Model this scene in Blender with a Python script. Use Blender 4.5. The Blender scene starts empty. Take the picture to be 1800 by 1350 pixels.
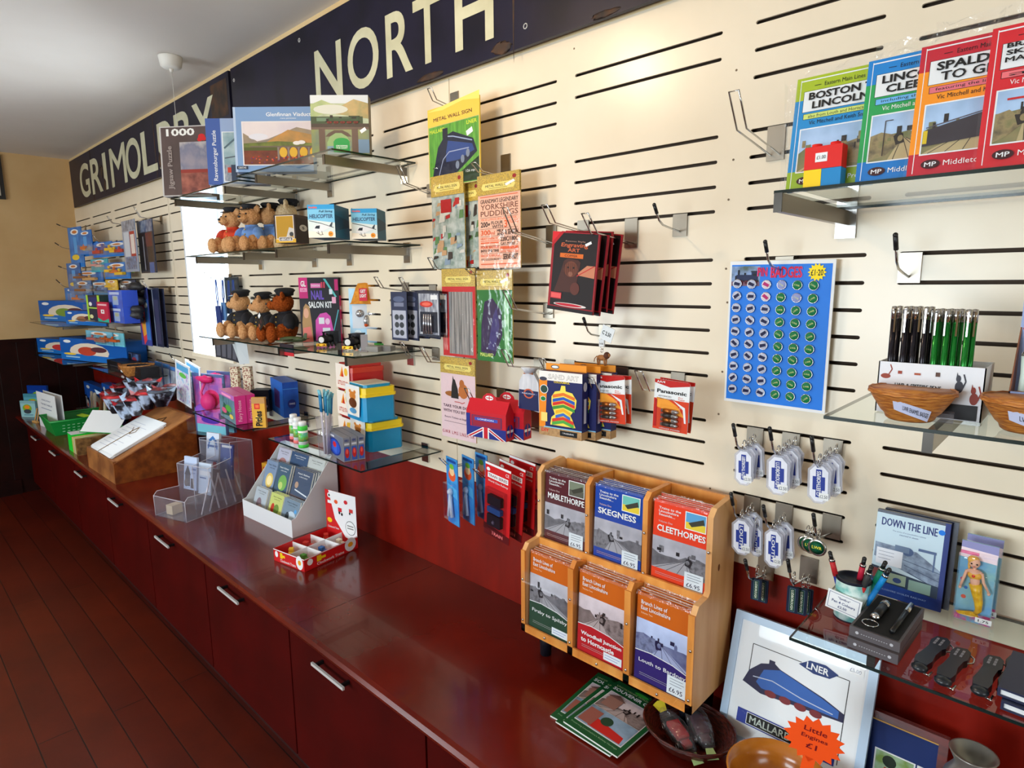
import bpy, math, random
from mathutils import Vector, Matrix
from mathutils.geometry import tessellate_polygon
random.seed(7)
SC = bpy.context.scene
COL = SC.collection

# ------------------------------------------------------------------ camera
CAM = Vector((0.0, -1.63065, 1.98519))
YAW, PITCH, ROLL = math.radians(-43.47388), math.radians(-9.20703), math.radians(-0.45833)
FPX = 1090.07
fwd = Vector((math.sin(YAW)*math.cos(PITCH), math.cos(YAW)*math.cos(PITCH), math.sin(PITCH)))
rgt = Vector((math.cos(YAW), -math.sin(YAW), 0.0))
upv = rgt.cross(fwd)
R_ = rgt*math.cos(ROLL) + upv*math.sin(ROLL)
U_ = -rgt*math.sin(ROLL) + upv*math.cos(ROLL)
cd = bpy.data.cameras.new('camera'); cam = bpy.data.objects.new('camera', cd); COL.objects.link(cam)
cd.sensor_fit = 'HORIZONTAL'; cd.sensor_width = 36.0; cd.lens = FPX/1800*36
cd.clip_start = 0.05; cd.clip_end = 60
cam.matrix_world = Matrix(((R_.x, U_.x, -fwd.x, CAM.x), (R_.y, U_.y, -fwd.y, CAM.y), (R_.z, U_.z, -fwd.z, CAM.z), (0, 0, 0, 1)))
SC.camera = cam

# ------------------------------------------------------------------ view, world, lights
SC.view_settings.view_transform = 'Standard'; SC.view_settings.look = 'None'
SC.view_settings.gamma = 1.0; SC.view_settings.use_curve_mapping = False
SC.view_settings.exposure = 0.0
SC.cycles.max_bounces = 8; SC.cycles.diffuse_bounces = 4; SC.cycles.glossy_bounces = 4
SC.cycles.transparent_max_bounces = 40; SC.cycles.sample_clamp_indirect = 4.0
SC.cycles.caustics_reflective = False; SC.cycles.caustics_refractive = False
wd = bpy.data.worlds.new('world'); SC.world = wd; wd.use_nodes = True
wd.node_tree.nodes['Background'].inputs[0].default_value = (0.86, 0.95, 1.0, 1)
wd.node_tree.nodes['Background'].inputs[1].default_value = 2.6

def area(name, loc, target, sx, sy, power, colr, spread=math.pi):
    l = bpy.data.lights.new(name, 'AREA'); l.shape = 'RECTANGLE'; l.size = sx; l.size_y = sy
    l.energy = power; l.color = colr; l.spread = spread
    o = bpy.data.objects.new(name, l); COL.objects.link(o); o.location = loc
    o.rotation_euler = (Vector(target)-Vector(loc)).to_track_quat('-Z', 'Y').to_euler()
    return o
# daylight through the windows of the street side and of the right end wall
area('window_daylight', (-4.6, -4.35, 1.75), (-4.4, 0, 1.3), 1.5, 1.25, 75, (0.80, 0.93, 1.0))
area('window_daylight', (-1.2, -4.35, 1.75), (-1.0, 0, 1.3), 1.5, 1.25, 85, (0.80, 0.93, 1.0))
area('window_daylight', (2.35, -2.2, 1.7), (-1.0, -0.6, 1.0), 1.3, 1.2, 22, (0.80, 0.93, 1.0))
# daylight through the small window in the slatted wall
area('window_daylight', (-4.25, 0.30, 2.05), (-4.25, -3.0, 1.3), 0.62, 1.0, 34, (0.86, 0.95, 1.0))

# ------------------------------------------------------------------ measuring helpers (points of the room seen at a photo position)
def ray(px, py): return fwd + R_*((px-900)/FPX) + U_*((675-py)/FPX)
def onY(px, py, Y=0.0):
    d = ray(px, py); return CAM + d*((Y-CAM.y)/d.y)
def onZ(px, py, Z):
    d = ray(px, py); return CAM + d*((Z-CAM.z)/d.z)
def onX(px, py, X):
    d = ray(px, py); return CAM + d*((X-CAM.x)/d.x)
def box_px(x0, y0, x1, y1, Y):
    "extent X0,X1,Z0,Z1 on the plane at depth Y of a picture rectangle"
    xm, ym = (x0+x1)/2, (y0+y1)/2
    return onY(x0, ym, Y).x, onY(x1, ym, Y).x, onY(xm, y1, Y).z, onY(xm, y0, Y).z

# ------------------------------------------------------------------ materials
_M = {}
def lin(c):
    c = c/255.0
    return c/12.92 if c <= 0.04045 else ((c+0.055)/1.055)**2.4
def M(r, g=None, b=None, rough=0.5, metal=0.0, spec=0.5, coat=0.0):
    if g is None: r, g, b = r
    k = ('p', r, g, b, rough, metal, spec, coat)
    if k in _M: return _M[k]
    m = bpy.data.materials.new('paint_%d_%d_%d' % (r, g, b)); m.use_nodes = True
    n = m.node_tree.nodes['Principled BSDF']
    n.inputs['Base Color'].default_value = (lin(r), lin(g), lin(b), 1)
    n.inputs['Roughness'].default_value = rough; n.inputs['Metallic'].default_value = metal
    n.inputs['Specular IOR Level'].default_value = spec; n.inputs['Coat Weight'].default_value = coat
    n.inputs['Coat Roughness'].default_value = 0.08
    _M[k] = m; return m
def MN(c1, c2, scale=20.0, rough=0.5, c3=None, stretch=(1, 1, 1), bump=0.0, detail=4.0, spec=0.5, coat=0.0, metal=0.0, contrast=0.15):
    k = ('n', c1, c2, scale, rough, c3, stretch, bump, detail, spec, coat, metal, contrast)
    if k in _M: return _M[k]
    m = bpy.data.materials.new('grain_%d_%d_%d' % c1); m.use_nodes = True
    nt = m.node_tree; N = nt.nodes; L = nt.links; p = N['Principled BSDF']
    tc = N.new('ShaderNodeTexCoord'); mp = N.new('ShaderNodeMapping'); mp.inputs['Scale'].default_value = stretch
    nz = N.new('ShaderNodeTexNoise'); nz.inputs['Scale'].default_value = scale; nz.inputs['Detail'].default_value = detail
    cr = N.new('ShaderNodeValToRGB')
    cr.color_ramp.elements[0].position = 0.5-contrast; cr.color_ramp.elements[1].position = 0.5+contrast
    cr.color_ramp.elements[0].color = (*[lin(v) for v in c1], 1); cr.color_ramp.elements[1].color = (*[lin(v) for v in c2], 1)
    if c3:
        e = cr.color_ramp.elements.new(0.5); e.color = (*[lin(v) for v in c3], 1)
    L.new(tc.outputs['Object'], mp.inputs['Vector']); L.new(mp.outputs[0], nz.inputs['Vector'])
    L.new(nz.outputs['Fac'], cr.inputs[0]); L.new(cr.outputs[0], p.inputs['Base Color'])
    p.inputs['Roughness'].default_value = rough; p.inputs['Specular IOR Level'].default_value = spec
    p.inputs['Coat Weight'].default_value = coat; p.inputs['Metallic'].default_value = metal
    if bump:
        bp = N.new('ShaderNodeBump'); bp.inputs['Strength'].default_value = bump; bp.inputs['Distance'].default_value = 0.01
        L.new(nz.outputs['Fac'], bp.inputs['Height']); L.new(bp.outputs[0], p.inputs['Normal'])
    _M[k] = m; return m
def clear(tint=(1, 1, 1), refl=0.5, rough=0.03, name='clear', veil=0.0, veilc=(0.8, 0.8, 0.85), bump=0.0, bscale=40):
    "thin clear sheet: see-through with a fresnel shine (and a faint milky veil)"
    k = ('c', tint, refl, rough, name, veil, veilc, bump, bscale)
    if k in _M: return _M[k]
    m = bpy.data.materials.new(name); m.use_nodes = True
    nt = m.node_tree; N = nt.nodes; L = nt.links
    N.remove(N['Principled BSDF']); out = N['Material Output']
    t = N.new('ShaderNodeBsdfTransparent'); t.inputs[0].default_value = (*tint, 1)
    g = N.new('ShaderNodeBsdfGlossy'); g.inputs['Roughness'].default_value = rough; g.inputs[0].default_value = (1, 1, 1, 1)
    lw = N.new('ShaderNodeLayerWeight'); lw.inputs['Blend'].default_value = 0.5
    pw = N.new('ShaderNodeMath'); pw.operation = 'POWER'; pw.inputs[1].default_value = 4.0; L.new(lw.outputs['Facing'], pw.inputs[0])
    mu = N.new('ShaderNodeMath'); mu.operation = 'MULTIPLY_ADD'; mu.inputs[1].default_value = refl; mu.inputs[2].default_value = .07*refl; mu.use_clamp = True
    mx = N.new('ShaderNodeMixShader')
    L.new(pw.outputs[0], mu.inputs[0]); L.new(mu.outputs[0], mx.inputs[0]); L.new(t.outputs[0], mx.inputs[1]); L.new(g.outputs[0], mx.inputs[2])
    last = mx
    if veil:
        d = N.new('ShaderNodeBsdfDiffuse'); d.inputs[0].default_value = (*veilc, 1)
        m2 = N.new('ShaderNodeMixShader'); m2.inputs[0].default_value = veil
        L.new(mx.outputs[0], m2.inputs[1]); L.new(d.outputs[0], m2.inputs[2]); last = m2
    if bump:
        nz = N.new('ShaderNodeTexNoise'); nz.inputs['Scale'].default_value = bscale; nz.inputs['Detail'].default_value = 2
        tc = N.new('ShaderNodeTexCoord'); L.new(tc.outputs['Object'], nz.inputs['Vector'])
        bp = N.new('ShaderNodeBump'); bp.inputs['Strength'].default_value = bump; bp.inputs['Distance'].default_value = 0.02
        L.new(nz.outputs['Fac'], bp.inputs['Height']); L.new(bp.outputs[0], g.inputs['Normal']); L.new(bp.outputs[0], lw.inputs['Normal'])
    L.new(last.outputs[0], out.inputs['Surface'])
    _M[k] = m; return m
CHROME = M(200, 200, 200, rough=0.16, metal=1.0)
STEEL = M(150, 142, 130, rough=0.34, metal=1.0)
BLACK = M(14, 14, 16, rough=0.4)
WHITE = M(238, 240, 240, rough=0.5)
PAPER = M(228, 230, 232, rough=0.7)
FILM = clear(refl=0.45, rough=0.10, name='clear_film', bump=0.16, bscale=22)
FILM2 = clear(refl=0.6, rough=0.14, name='crinkled_film', veil=0.04, bump=0.4, bscale=45)
GLASS = clear(tint=(0.86, 0.93, 0.91), refl=0.7, rough=0.01, name='shelf_glass')
GEDGE = M(6, 30, 28, rough=0.15)
ACRYL = clear(tint=(0.93, 0.93, 0.95), refl=0.6, rough=0.04, name='acrylic', veil=0.07, veilc=(0.66, 0.66, 0.76))
AEDGE = M(200, 196, 205, rough=0.2)

# ------------------------------------------------------------------ mesh collector
_TXT = {}
def text_mesh(s, bold):
    bold = 0.0 if ('M' in s or 'W' in s) else min(bold, .008 if len(s) > 14 else .03)
    k = (s, bold)
    if k not in _TXT:
        c = bpy.data.curves.new('lettering', 'FONT'); c.body = s; c.resolution_u = 2 if len(s) > 1 else 6; c.offset = bold
        o = bpy.data.objects.new('lettering', c)
        me = bpy.data.meshes.new_from_object(o)
        vs = [(v.co.x, v.co.y) for v in me.vertices]; fs = [tuple(p.vertices) for p in me.polygons]
        bpy.data.objects.remove(o); bpy.data.curves.remove(c); bpy.data.meshes.remove(me)
        if not vs: vs = [(0, 0)]; fs = []
        xs = [v[0] for v in vs]; ys = [v[1] for v in vs]
        x0, x1, y0, y1 = min(xs), max(xs), min(ys), max(ys)
        _TXT[k] = ([((x-x0)/max(x1-x0, 1e-6), (y-y0)/max(y1-y0, 1e-6)) for x, y in vs], fs)
    return _TXT[k]

class G:
    def __init__(s): s.v = []; s.f = []; s.mi = []; s.mats = []; s.sm = []; s.T = None
    def _m(s, m):
        if m not in s.mats: s.mats.append(m)
        return s.mats.index(m)
    def add(s, vs, fs, m, smooth=False):
        b = len(s.v)
        if s.T is not None: vs = [tuple(s.T @ Vector(v)) for v in vs]
        s.v += [tuple(v) for v in vs]; k = s._m(m)
        for f in fs: s.f.append(tuple(i+b for i in f)); s.mi.append(k); s.sm.append(smooth)
        return s
    def face(s, pts, m): return s.add(pts, [tuple(range(len(pts)))], m)
    def box(s, x0, x1, y0, y1, z0, z1, m, front=None, bev=0.0):
        if x0 > x1: x0, x1 = x1, x0
        if y0 > y1: y0, y1 = y1, y0
        if z0 > z1: z0, z1 = z1, z0
        if bev:
            return s.prism([(x0+bev, z0), (x1-bev, z0), (x1, z0+bev), (x1, z1-bev), (x1-bev, z1), (x0+bev, z1), (x0, z1-bev), (x0, z0+bev)], y0, y1, m)
        v = [(x0, y0, z0), (x1, y0, z0), (x1, y1, z0), (x0, y1, z0), (x0, y0, z1), (x1, y0, z1), (x1, y1, z1), (x0, y1, z1)]
        s.add(v, [(0, 3, 2, 1), (4, 5, 6, 7), (1, 2, 6, 5), (2, 3, 7, 6), (3, 0, 4, 7)], m)
        return s.add([v[0], v[1], v[5], v[4]], [(0, 1, 2, 3)], front or m)
    def prism(s, pts, y0, y1, m, side=None):
        "pts: counter-clockwise outline in X,Z seen from the room; y0 front, y1 back"
        n = len(pts)
        tri = tessellate_polygon([[Vector((p[0], p[1], 0)) for p in pts]])
        fr = [(p[0], y0, p[1]) for p in pts]; bk = [(p[0], y1, p[1]) for p in pts]
        s.add(fr+bk, [tuple(t) for t in tri] + [tuple(i+n for i in reversed(t)) for t in tri], m)
        s.add(fr+bk, [(i, i+n, (i+1) % n+n, (i+1) % n) for i in range(n)], side or m)
        return s
    def prismz(s, pts, z0, z1, m):
        n = len(pts); tri = tessellate_polygon([[Vector((p[0], p[1], 0)) for p in pts]])
        a = [(p[0], p[1], z0) for p in pts]; b = [(p[0], p[1], z1) for p in pts]
        return s.add(a+b, [tuple(t) for t in tri] + [tuple(i+n for i in t) for t in tri] + [(i, (i+1) % n, (i+1) % n+n, i+n) for i in range(n)], m)
    def prismx(s, pts, x0, x1, m):
        n = len(pts); tri = tessellate_polygon([[Vector((p[0], p[1], 0)) for p in pts]])
        a = [(x0, p[0], p[1]) for p in pts]; b = [(x1, p[0], p[1]) for p in pts]
        return s.add(a+b, [tuple(t) for t in tri] + [tuple(i+n for i in t) for t in tri] + [(i, (i+1) % n, (i+1) % n+n, i+n) for i in range(n)], m)
    def flat(s, pts, y, m):
        tri = tessellate_polygon([[Vector((p[0], p[1], 0)) for p in pts]])
        return s.add([(p[0], y, p[1]) for p in pts], [tuple(t) for t in tri], m)
    def tube(s, pts, r, m, n=6, closed=False, r1=None):
        P = [Vector(p) for p in pts]; k = len(P); vs = []; prev = None
        for i, p in enumerate(P):
            if closed: t = P[(i+1) % k]-P[i-1]
            else: t = P[min(i+1, k-1)]-P[max(i-1, 0)]
            if t.length < 1e-9: t = Vector((0, 0, 1))
            t.normalize()
            if prev is None: a = t.orthogonal().normalized()
            else:
                a = prev - t*prev.dot(t)
                if a.length < 1e-6: a = t.orthogonal()
                a.normalize()
            prev = a; b = t.cross(a)
            rr = r if r1 is None else r+(r1-r)*i/(k-1)
            for j in range(n):
                an = 2*math.pi*j/n; vs.append(p+a*(rr*math.cos(an))+b*(rr*math.sin(an)))
        fs = []
        for i in range(k if closed else k-1):
            i2 = (i+1) % k
            for j in range(n): fs.append((i*n+j, i*n+(j+1) % n, i2*n+(j+1) % n, i2*n+j))
        if not closed: fs += [tuple(range(n))[::-1], tuple((k-1)*n+j for j in range(n))]
        return s.add(vs, fs, m, True)
    def ring(s, c, r, wire, m, axis='y', n=14):
        c = Vector(c); pts = []
        for i in range(n):
            a = 2*math.pi*i/n
            d = {'y': (math.cos(a), 0, math.sin(a)), 'x': (0, math.cos(a), math.sin(a)), 'z': (math.cos(a), math.sin(a), 0)}[axis]
            pts.append(c+Vector(d)*r)
        return s.tube(pts, wire, m, 5, True)
    def lathe(s, prof, m, n=20, c=(0, 0, 0), smooth=True, sx=1.0, sy=1.0):
        vs = []; k = len(prof)
        for r, z in prof:
            for j in range(n):
                a = 2*math.pi*j/n; vs.append((c[0]+sx*r*math.cos(a), c[1]+sy*r*math.sin(a), c[2]+z))
        fs = []
        for i in range(k-1):
            for j in range(n): fs.append((i*n+j, i*n+(j+1) % n, (i+1)*n+(j+1) % n, (i+1)*n+j))
        if prof[0][0] > 1e-5: fs.append(tuple(range(n))[::-1])
        if prof[-1][0] > 1e-5: fs.append(tuple((k-1)*n+j for j in range(n)))
        return s.add(vs, fs, m, smooth)
    def ball(s, c, r, m, n=12, rot=None, jag=0.0):
        if not isinstance(r, (tuple, list)): r = (r, r, r)
        vs = []; fs = []; h = max(n//2+2, 6)
        for i in range(h+1):
            th = math.pi*i/h
            for j in range(n):
                a = 2*math.pi*j/n; q = 1+(random.uniform(-jag, jag) if jag else 0)
                v = Vector((r[0]*math.sin(th)*math.cos(a)*q, r[1]*math.sin(th)*math.sin(a)*q, r[2]*math.cos(th)*q))
                if rot: v = rot @ v
                vs.append(v+Vector(c))
        for i in range(h):
            for j in range(n): fs.append((i*n+j, i*n+(j+1) % n, (i+1)*n+(j+1) % n, (i+1)*n+j))
        return s.add(vs, fs, m, True)
    def text(s, t, x0, z0, x1, z1, y, m, bold=0.0, italic=0.0):
        if bold >= .015 and ('M' in t or 'W' in t):   # widen these letters by laying the strokes side by side
            q = (z1-z0)*bold*1.3
            st = .0002 if z1-z0 > .1 else .00002
            for k, (dx, dz) in enumerate(((-q, 0), (q, 0), (0, q*.6), (0, -q*.6))): s.text(t, x0+dx, z0+dz, x1+dx, z1+dz, y-st*(k+1), m, .01, italic)
        vs, fs = text_mesh(t, bold)
        return s.add([(x0+(x1-x0)*u+italic*(z1-z0)*w, y, z0+(z1-z0)*w) for u, w in vs], fs, m)
    def art(s, W, H, items, x=0.0, z=0.0, y=0.0, step=0.00008):
        "printed matter laid on a face of size W x H whose lower left corner is at x,z"
        L = y-0.0002
        for it in items:
            k = it[0]; L -= step
            if k == 'r':
                _, a, b, c, d, m = it; s.flat([(x+a*W, z+b*H), (x+c*W, z+b*H), (x+c*W, z+d*H), (x+a*W, z+d*H)], L, m)
            elif k == 'p': s.flat([(x+a*W, z+b*H) for a, b in it[1]], L, it[2])
            elif k == 'e':
                _, a, b, c, d, m = it
                s.flat([(x+a*W+c*W*math.cos(i*math.pi/8), z+b*H+d*H*math.sin(i*math.pi/8)) for i in range(16)], L, m)
            elif k == 't':
                _, t, a, b, c, d, m = it[:7]; s.text(t, x+a*W, z+b*H, x+c*W, z+d*H, L, m, *(it[7:]))
            elif k == 'l':
                _, pts, w, m = it
                for (a, b), (c, d) in zip(pts[:-1], pts[1:]):
                    p = Vector((a*W, b*H)); q = Vector((c*W, d*H)); e = q-p
                    if e.length < 1e-9: continue
                    nn = Vector((-e.y, e.x)).normalized()*(w*W/2)
                    s.flat([(x+(p-nn).x, z+(p-nn).y), (x+(q-nn).x, z+(q-nn).y), (x+(q+nn).x, z+(q+nn).y), (x+(p+nn).x, z+(p+nn).y)], L, m)
        return s
    def build(s, name, parent=None, loc=(0, 0, 0), rot=(0, 0, 0), label=None, cat=None, group=None, kind=None):
        me = bpy.data.meshes.new(name); me.from_pydata(s.v, [], s.f)
        for m in s.mats: me.materials.append(m)
        me.polygons.foreach_set('material_index', s.mi); me.polygons.foreach_set('use_smooth', s.sm); me.update()
        o = bpy.data.objects.new(name, me); COL.objects.link(o)
        o.location = loc; o.rotation_euler = rot
        if parent: o.parent = parent
        return tag(o, label, cat, group, kind)
def tag(o, label=None, cat=None, group=None, kind=None):
    if label: o['label'] = label
    if cat: o['category'] = cat
    if group: o['group'] = group
    if kind: o['kind'] = kind
    return o
def thing(name, label, cat, loc=(0, 0, 0), rotz=0.0, group=None, rot=None):
    o = bpy.data.objects.new(name, None); COL.objects.link(o); o.empty_display_size = 0.05
    o.location = loc; o.rotation_euler = rot or (0, 0, rotz)
    return tag(o, label, cat, group)
def dup(root, loc=None, rot=None, label=None, group=None):
    r = root.copy(); COL.objects.link(r)
    if loc is not None: r.location = loc
    if rot is not None: r.rotation_euler = rot
    if label: r['label'] = label
    if group: r['group'] = group
    for ch in list(root.children):
        c = ch.copy(); COL.objects.link(c); c.parent = r
        for g in list(ch.children):
            d = g.copy(); COL.objects.link(d); d.parent = c
    return r
def struct(name, g): return g.build(name, kind='structure')
# ================================================================== THE SETTING
CREAM = MN((238, 225, 202), (231, 217, 193), scale=3, rough=0.27, bump=0.03, spec=0.5)
CREAM_M = MN((222, 196, 150), (214, 186, 138), scale=2.5, rough=0.7)
REDW = MN((134, 22, 7), (108, 14, 4), scale=9, rough=0.34, spec=.4, stretch=(1, 1, 0.25), bump=0.03)
CEILM = MN((226, 222, 218), (218, 213, 208), scale=1.2, rough=0.85)
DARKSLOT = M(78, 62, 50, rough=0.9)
DARKW = MN((36, 6, 3), (24, 4, 2), scale=6, rough=0.7, spec=0.12)
HC = 3.215; XL = -7.50; ROW = 0.064; Z0 = 2.62; BASE = 1.203; TOP = 0.765
XR = 2.5; YF = -4.5
# floor of red-brown boards running along the counter
def floor_mat():
    m = bpy.data.materials.new('painted_floor_boards'); m.use_nodes = True
    nt = m.node_tree; N = nt.nodes; L = nt.links; p = N['Principled BSDF']
    tc = N.new('ShaderNodeTexCoord'); br = N.new('ShaderNodeTexBrick')
    br.inputs['Scale'].default_value = 1.0; br.inputs['Brick Width'].default_value = 3.2; br.inputs['Row Height'].default_value = 0.145
    br.inputs['Mortar Size'].default_value = 0.0025; br.inputs['Mortar Smooth'].default_value = 0.2; br.inputs['Bias'].default_value = 0.0
    br.inputs['Color1'].default_value = (lin(98), lin(28), lin(4), 1); br.inputs['Color2'].default_value = (lin(82), lin(16), lin(3), 1)
    br.inputs['Mortar'].default_value = (0.008, 0.002, 0.001, 1)
    L.new(tc.outputs['Object'], br.inputs['Vector'])
    nz = N.new('ShaderNodeTexNoise'); nz.inputs['Scale'].default_value = 2.2; nz.inputs['Detail'].default_value = 8; nz.inputs['Roughness'].default_value = 0.7
    L.new(tc.outputs['Object'], nz.inputs['Vector'])
    mx = N.new('ShaderNodeMix'); mx.data_type = 'RGBA'; mx.blend_type = 'MULTIPLY'; mx.inputs[0].default_value = 0.7
    cr = N.new('ShaderNodeValToRGB'); cr.color_ramp.elements[0].position = 0.35; cr.color_ramp.elements[1].position = 0.7
    cr.color_ramp.elements[0].color = (0.45, 0.4, 0.4, 1); cr.color_ramp.elements[1].color = (1, 1, 1, 1)
    L.new(nz.outputs['Fac'], cr.inputs[0]); L.new(br.outputs['Color'], mx.inputs[6]); L.new(cr.outputs[0], mx.inputs[7])
    L.new(mx.outputs[2], p.inputs['Base Color'])
    p.inputs['Roughness'].default_value = 0.42
    bp = N.new('ShaderNodeBump'); bp.inputs['Strength'].default_value = 0.25; bp.inputs['Distance'].default_value = 0.004
    L.new(br.outputs['Fac'], bp.inputs['Height']); bp.invert = True
    L.new(bp.outputs[0], p.inputs['Normal'])
    return m
struct('floor', G().box(XL-.1, XR+.1, YF-.1, 0.1, -0.05, 0.0, floor_mat()))
struct('ceiling', G().box(XL-.1, XR+.1, YF-.1, 0.3, HC, HC+0.08, CEILM))
# wall_back: cream slotted board with real slots, a window opening, red board below
def slot_cell(g, x0, x1, z0, z1, sx0, sx1, sz):
    "cream face x0..x1,z0..z1 with a rounded slot at height sz and its shallow lips"
    h = 0.0046; hole = []
    for k in range(5):
        a = math.pi/2+math.pi*k/4; hole.append((sx0+h+h*math.cos(a), sz+h*math.sin(a)))
    for k in range(5):
        a = -math.pi/2+math.pi*k/4; hole.append((sx1-h+h*math.cos(a), sz+h*math.sin(a)))
    outer = [(x0, z0), (x1, z0), (x1, z1), (x0, z1)]
    tri = tessellate_polygon([[Vector((a, b, 0)) for a, b in outer], [Vector((a, b, 0)) for a, b in hole]])
    pts = [(a, 0.0, b) for a, b in outer+hole]
    g.add(pts, [tuple(t) for t in tri], CREAM)
    n = len(hole); a = [(x, 0.0, z) for x, z in hole]; b = [(x, 0.006, z) for x, z in hole]
    g.add(a+b, [(i, (i+1) % n, (i+1) % n+n, i+n) for i in range(n)], CREAM)
WX0, WX1, WZ0, WZ1 = -4.615, -3.955, 1.525, 2.62
wb = G()
COLS = [(-7.60, -6.965, 'L'), (-6.885, -6.285, 'L'), (-6.195, -5.58, 'L'), (-5.50, -4.91, 'L'),
        (-4.872, -4.635, 'W'), (-3.94, -3.77, 'W'), (-3.68, -3.26, 'N'), (-3.19, -2.82, 'N'), (-2.75, -2.355, 'N'), (-2.285, -1.955, 'N'),
        (-1.93, -1.338, 'A'), (-1.266, -0.786, 'B'), (-0.70, -0.41, 'C'), (-0.344, 0.25, 'C')]
ROWS = {'L': [0, 1, 2, 4, 5, 6, 7, 9, 10, 11, 12, 13, 14, 16, 17, 18, 19, 20], 'B': [0, 1, 4, 5, 6, 7, 9, 10, 11, 12, 13, 14, 16, 17, 18]}
for k in 'WNAC': ROWS[k] = ROWS['L']
lo, hi = BASE, 2.74
edges = []
for i, (a, b, t) in enumerate(COLS):
    l = XL if i == 0 else (COLS[i-1][1]+a)/2
    r = 0.6 if i == len(COLS)-1 else (b+COLS[i+1][0])/2
    edges.append([l, r])
edges[4][1] = WX0; edges[5][0] = WX1
for i, (a, b, t) in enumerate(COLS):
    l, r = edges[i]; a = max(a, l+0.02); z = lo
    for k in sorted(ROWS[t], reverse=True):
        sz = Z0-k*ROW; zt = sz+ROW/2; zb = sz-ROW/2
        if zb > z+1e-6: wb.face([(l, 0, z), (r, 0, z), (r, 0, zb), (l, 0, zb)], CREAM)
        slot_cell(wb, l, r, zb, zt, a, b, sz); z = zt
    wb.face([(l, 0, z), (r, 0, z), (r, 0, hi), (l, 0, hi)], CREAM)
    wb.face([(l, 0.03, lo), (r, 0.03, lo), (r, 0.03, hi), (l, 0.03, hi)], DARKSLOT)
wb.face([(WX0, 0, lo), (WX1, 0, lo), (WX1, 0, WZ0), (WX0, 0, WZ0)], CREAM)
wb.face([(WX0, 0, WZ1), (WX1, 0, WZ1), (WX1, 0, hi), (WX0, 0, hi)], CREAM)
wb.face([(XL, 0.002, hi), (0.6, 0.002, hi), (0.6, 0.002, HC), (XL, 0.002, HC)], CREAM_M)
wb.box(0.6, XR, 0.0, 0.05, 0, HC, CREAM_M)
for xs in (-4.891, -1.857): wb.box(xs-.0012, xs+.0012, -0.0006, 0.0, lo, hi, M(150, 132, 100, rough=0.8))
for x_, z_ in [(-1.79, 2.655), (-1.27, 2.70), (-0.745, 2.52), (-0.742, 2.30), (-0.75, 2.2), (-0.748, 2.02), (-0.74, 1.93), (-0.745, 1.74), (-0.75, 1.62), (-0.765, 1.40), (-2.55, 2.33), (-1.17, 1.3)]:
    wb.ball((x_, -0.0005, z_), (0.003, 0.001, 0.003), M(120, 100, 78), 6)
for a_, b_, c_, d_ in ((XL-.08, WX0-.004, 0, HC), (WX1+.004, .6, 0, HC), (WX0-.004, WX1+.004, 0, WZ0-.004), (WX0-.004, WX1+.004, WZ1+.004, HC)): wb.box(a_, b_, .05, .1, c_, d_, CREAM_M)  # unseen backing boxes added behind the slotted board to block light leaks
struct('wall_back', wb)
rw = G().face([(XL, 0.0, 0), (0.6, 0.0, 0), (0.6, 0.0, BASE), (XL, 0.0, BASE)], REDW)
struct('trim_1', rw)
# window in the back wall: deep reveal, frame and pane
wn = G()
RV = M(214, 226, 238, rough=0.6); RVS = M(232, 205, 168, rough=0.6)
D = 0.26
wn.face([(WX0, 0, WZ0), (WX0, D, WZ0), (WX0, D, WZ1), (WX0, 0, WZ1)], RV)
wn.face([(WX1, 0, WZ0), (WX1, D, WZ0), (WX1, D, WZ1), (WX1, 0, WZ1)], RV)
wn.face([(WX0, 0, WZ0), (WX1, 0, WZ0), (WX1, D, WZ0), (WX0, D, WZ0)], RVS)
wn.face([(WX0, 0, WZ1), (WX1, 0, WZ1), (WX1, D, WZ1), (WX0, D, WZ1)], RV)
wn.box(WX0-.02, WX0+.006, -0.012, 0.0, WZ0-.02, WZ1, M(222, 228, 236, rough=0.4))
wn.box(WX0-.02, WX1+.01, -0.02, 0.004, WZ0-.025, WZ0, M(236, 224, 200, rough=0.5))
wn.box(WX0, WX1, D-.03, D, WZ0, WZ0+.05, WHITE); wn.box(WX0, WX1, D-.03, D, WZ1-.05, WZ1, WHITE)
wn.box(WX0, WX0+.05, D-.03, D, WZ0, WZ1, WHITE); wn.box(WX1-.05, WX1, D-.03, D, WZ0, WZ1, WHITE)
w1 = wn.build('window_1', kind='structure')
G().box(WX0+.05, WX1-.05, D-.018, D-.012, WZ0+.05, WZ1-.05, clear(refl=0.3, name='window_pane')).build('pane', w1)
# far left wall with dark wainscot and rail
wl = G().box(XL-.08, XL, YF, 0.1, 1.50, HC, MN((206, 172, 122), (196, 160, 108), scale=2.5, rough=.7)); struct('wall_left', wl)
t2 = G().box(XL-.08, XL, YF, 0.1, 0, 1.50, DARKW).box(XL, XL+.012, YF, 0.0, 0, 1.50, DARKW).box(XL, XL+.03, YF, 0, 1.47, 1.50, DARKW).box(XL, XL+.025, YF, -.7, 0, .14, DARKW)
for k in range(30): t2.box(XL+.012, XL+.0135, YF+.15*k, YF+.15*k+.004, .14, 1.47, M(12, 3, 2))
struct('trim_2', t2)
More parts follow.
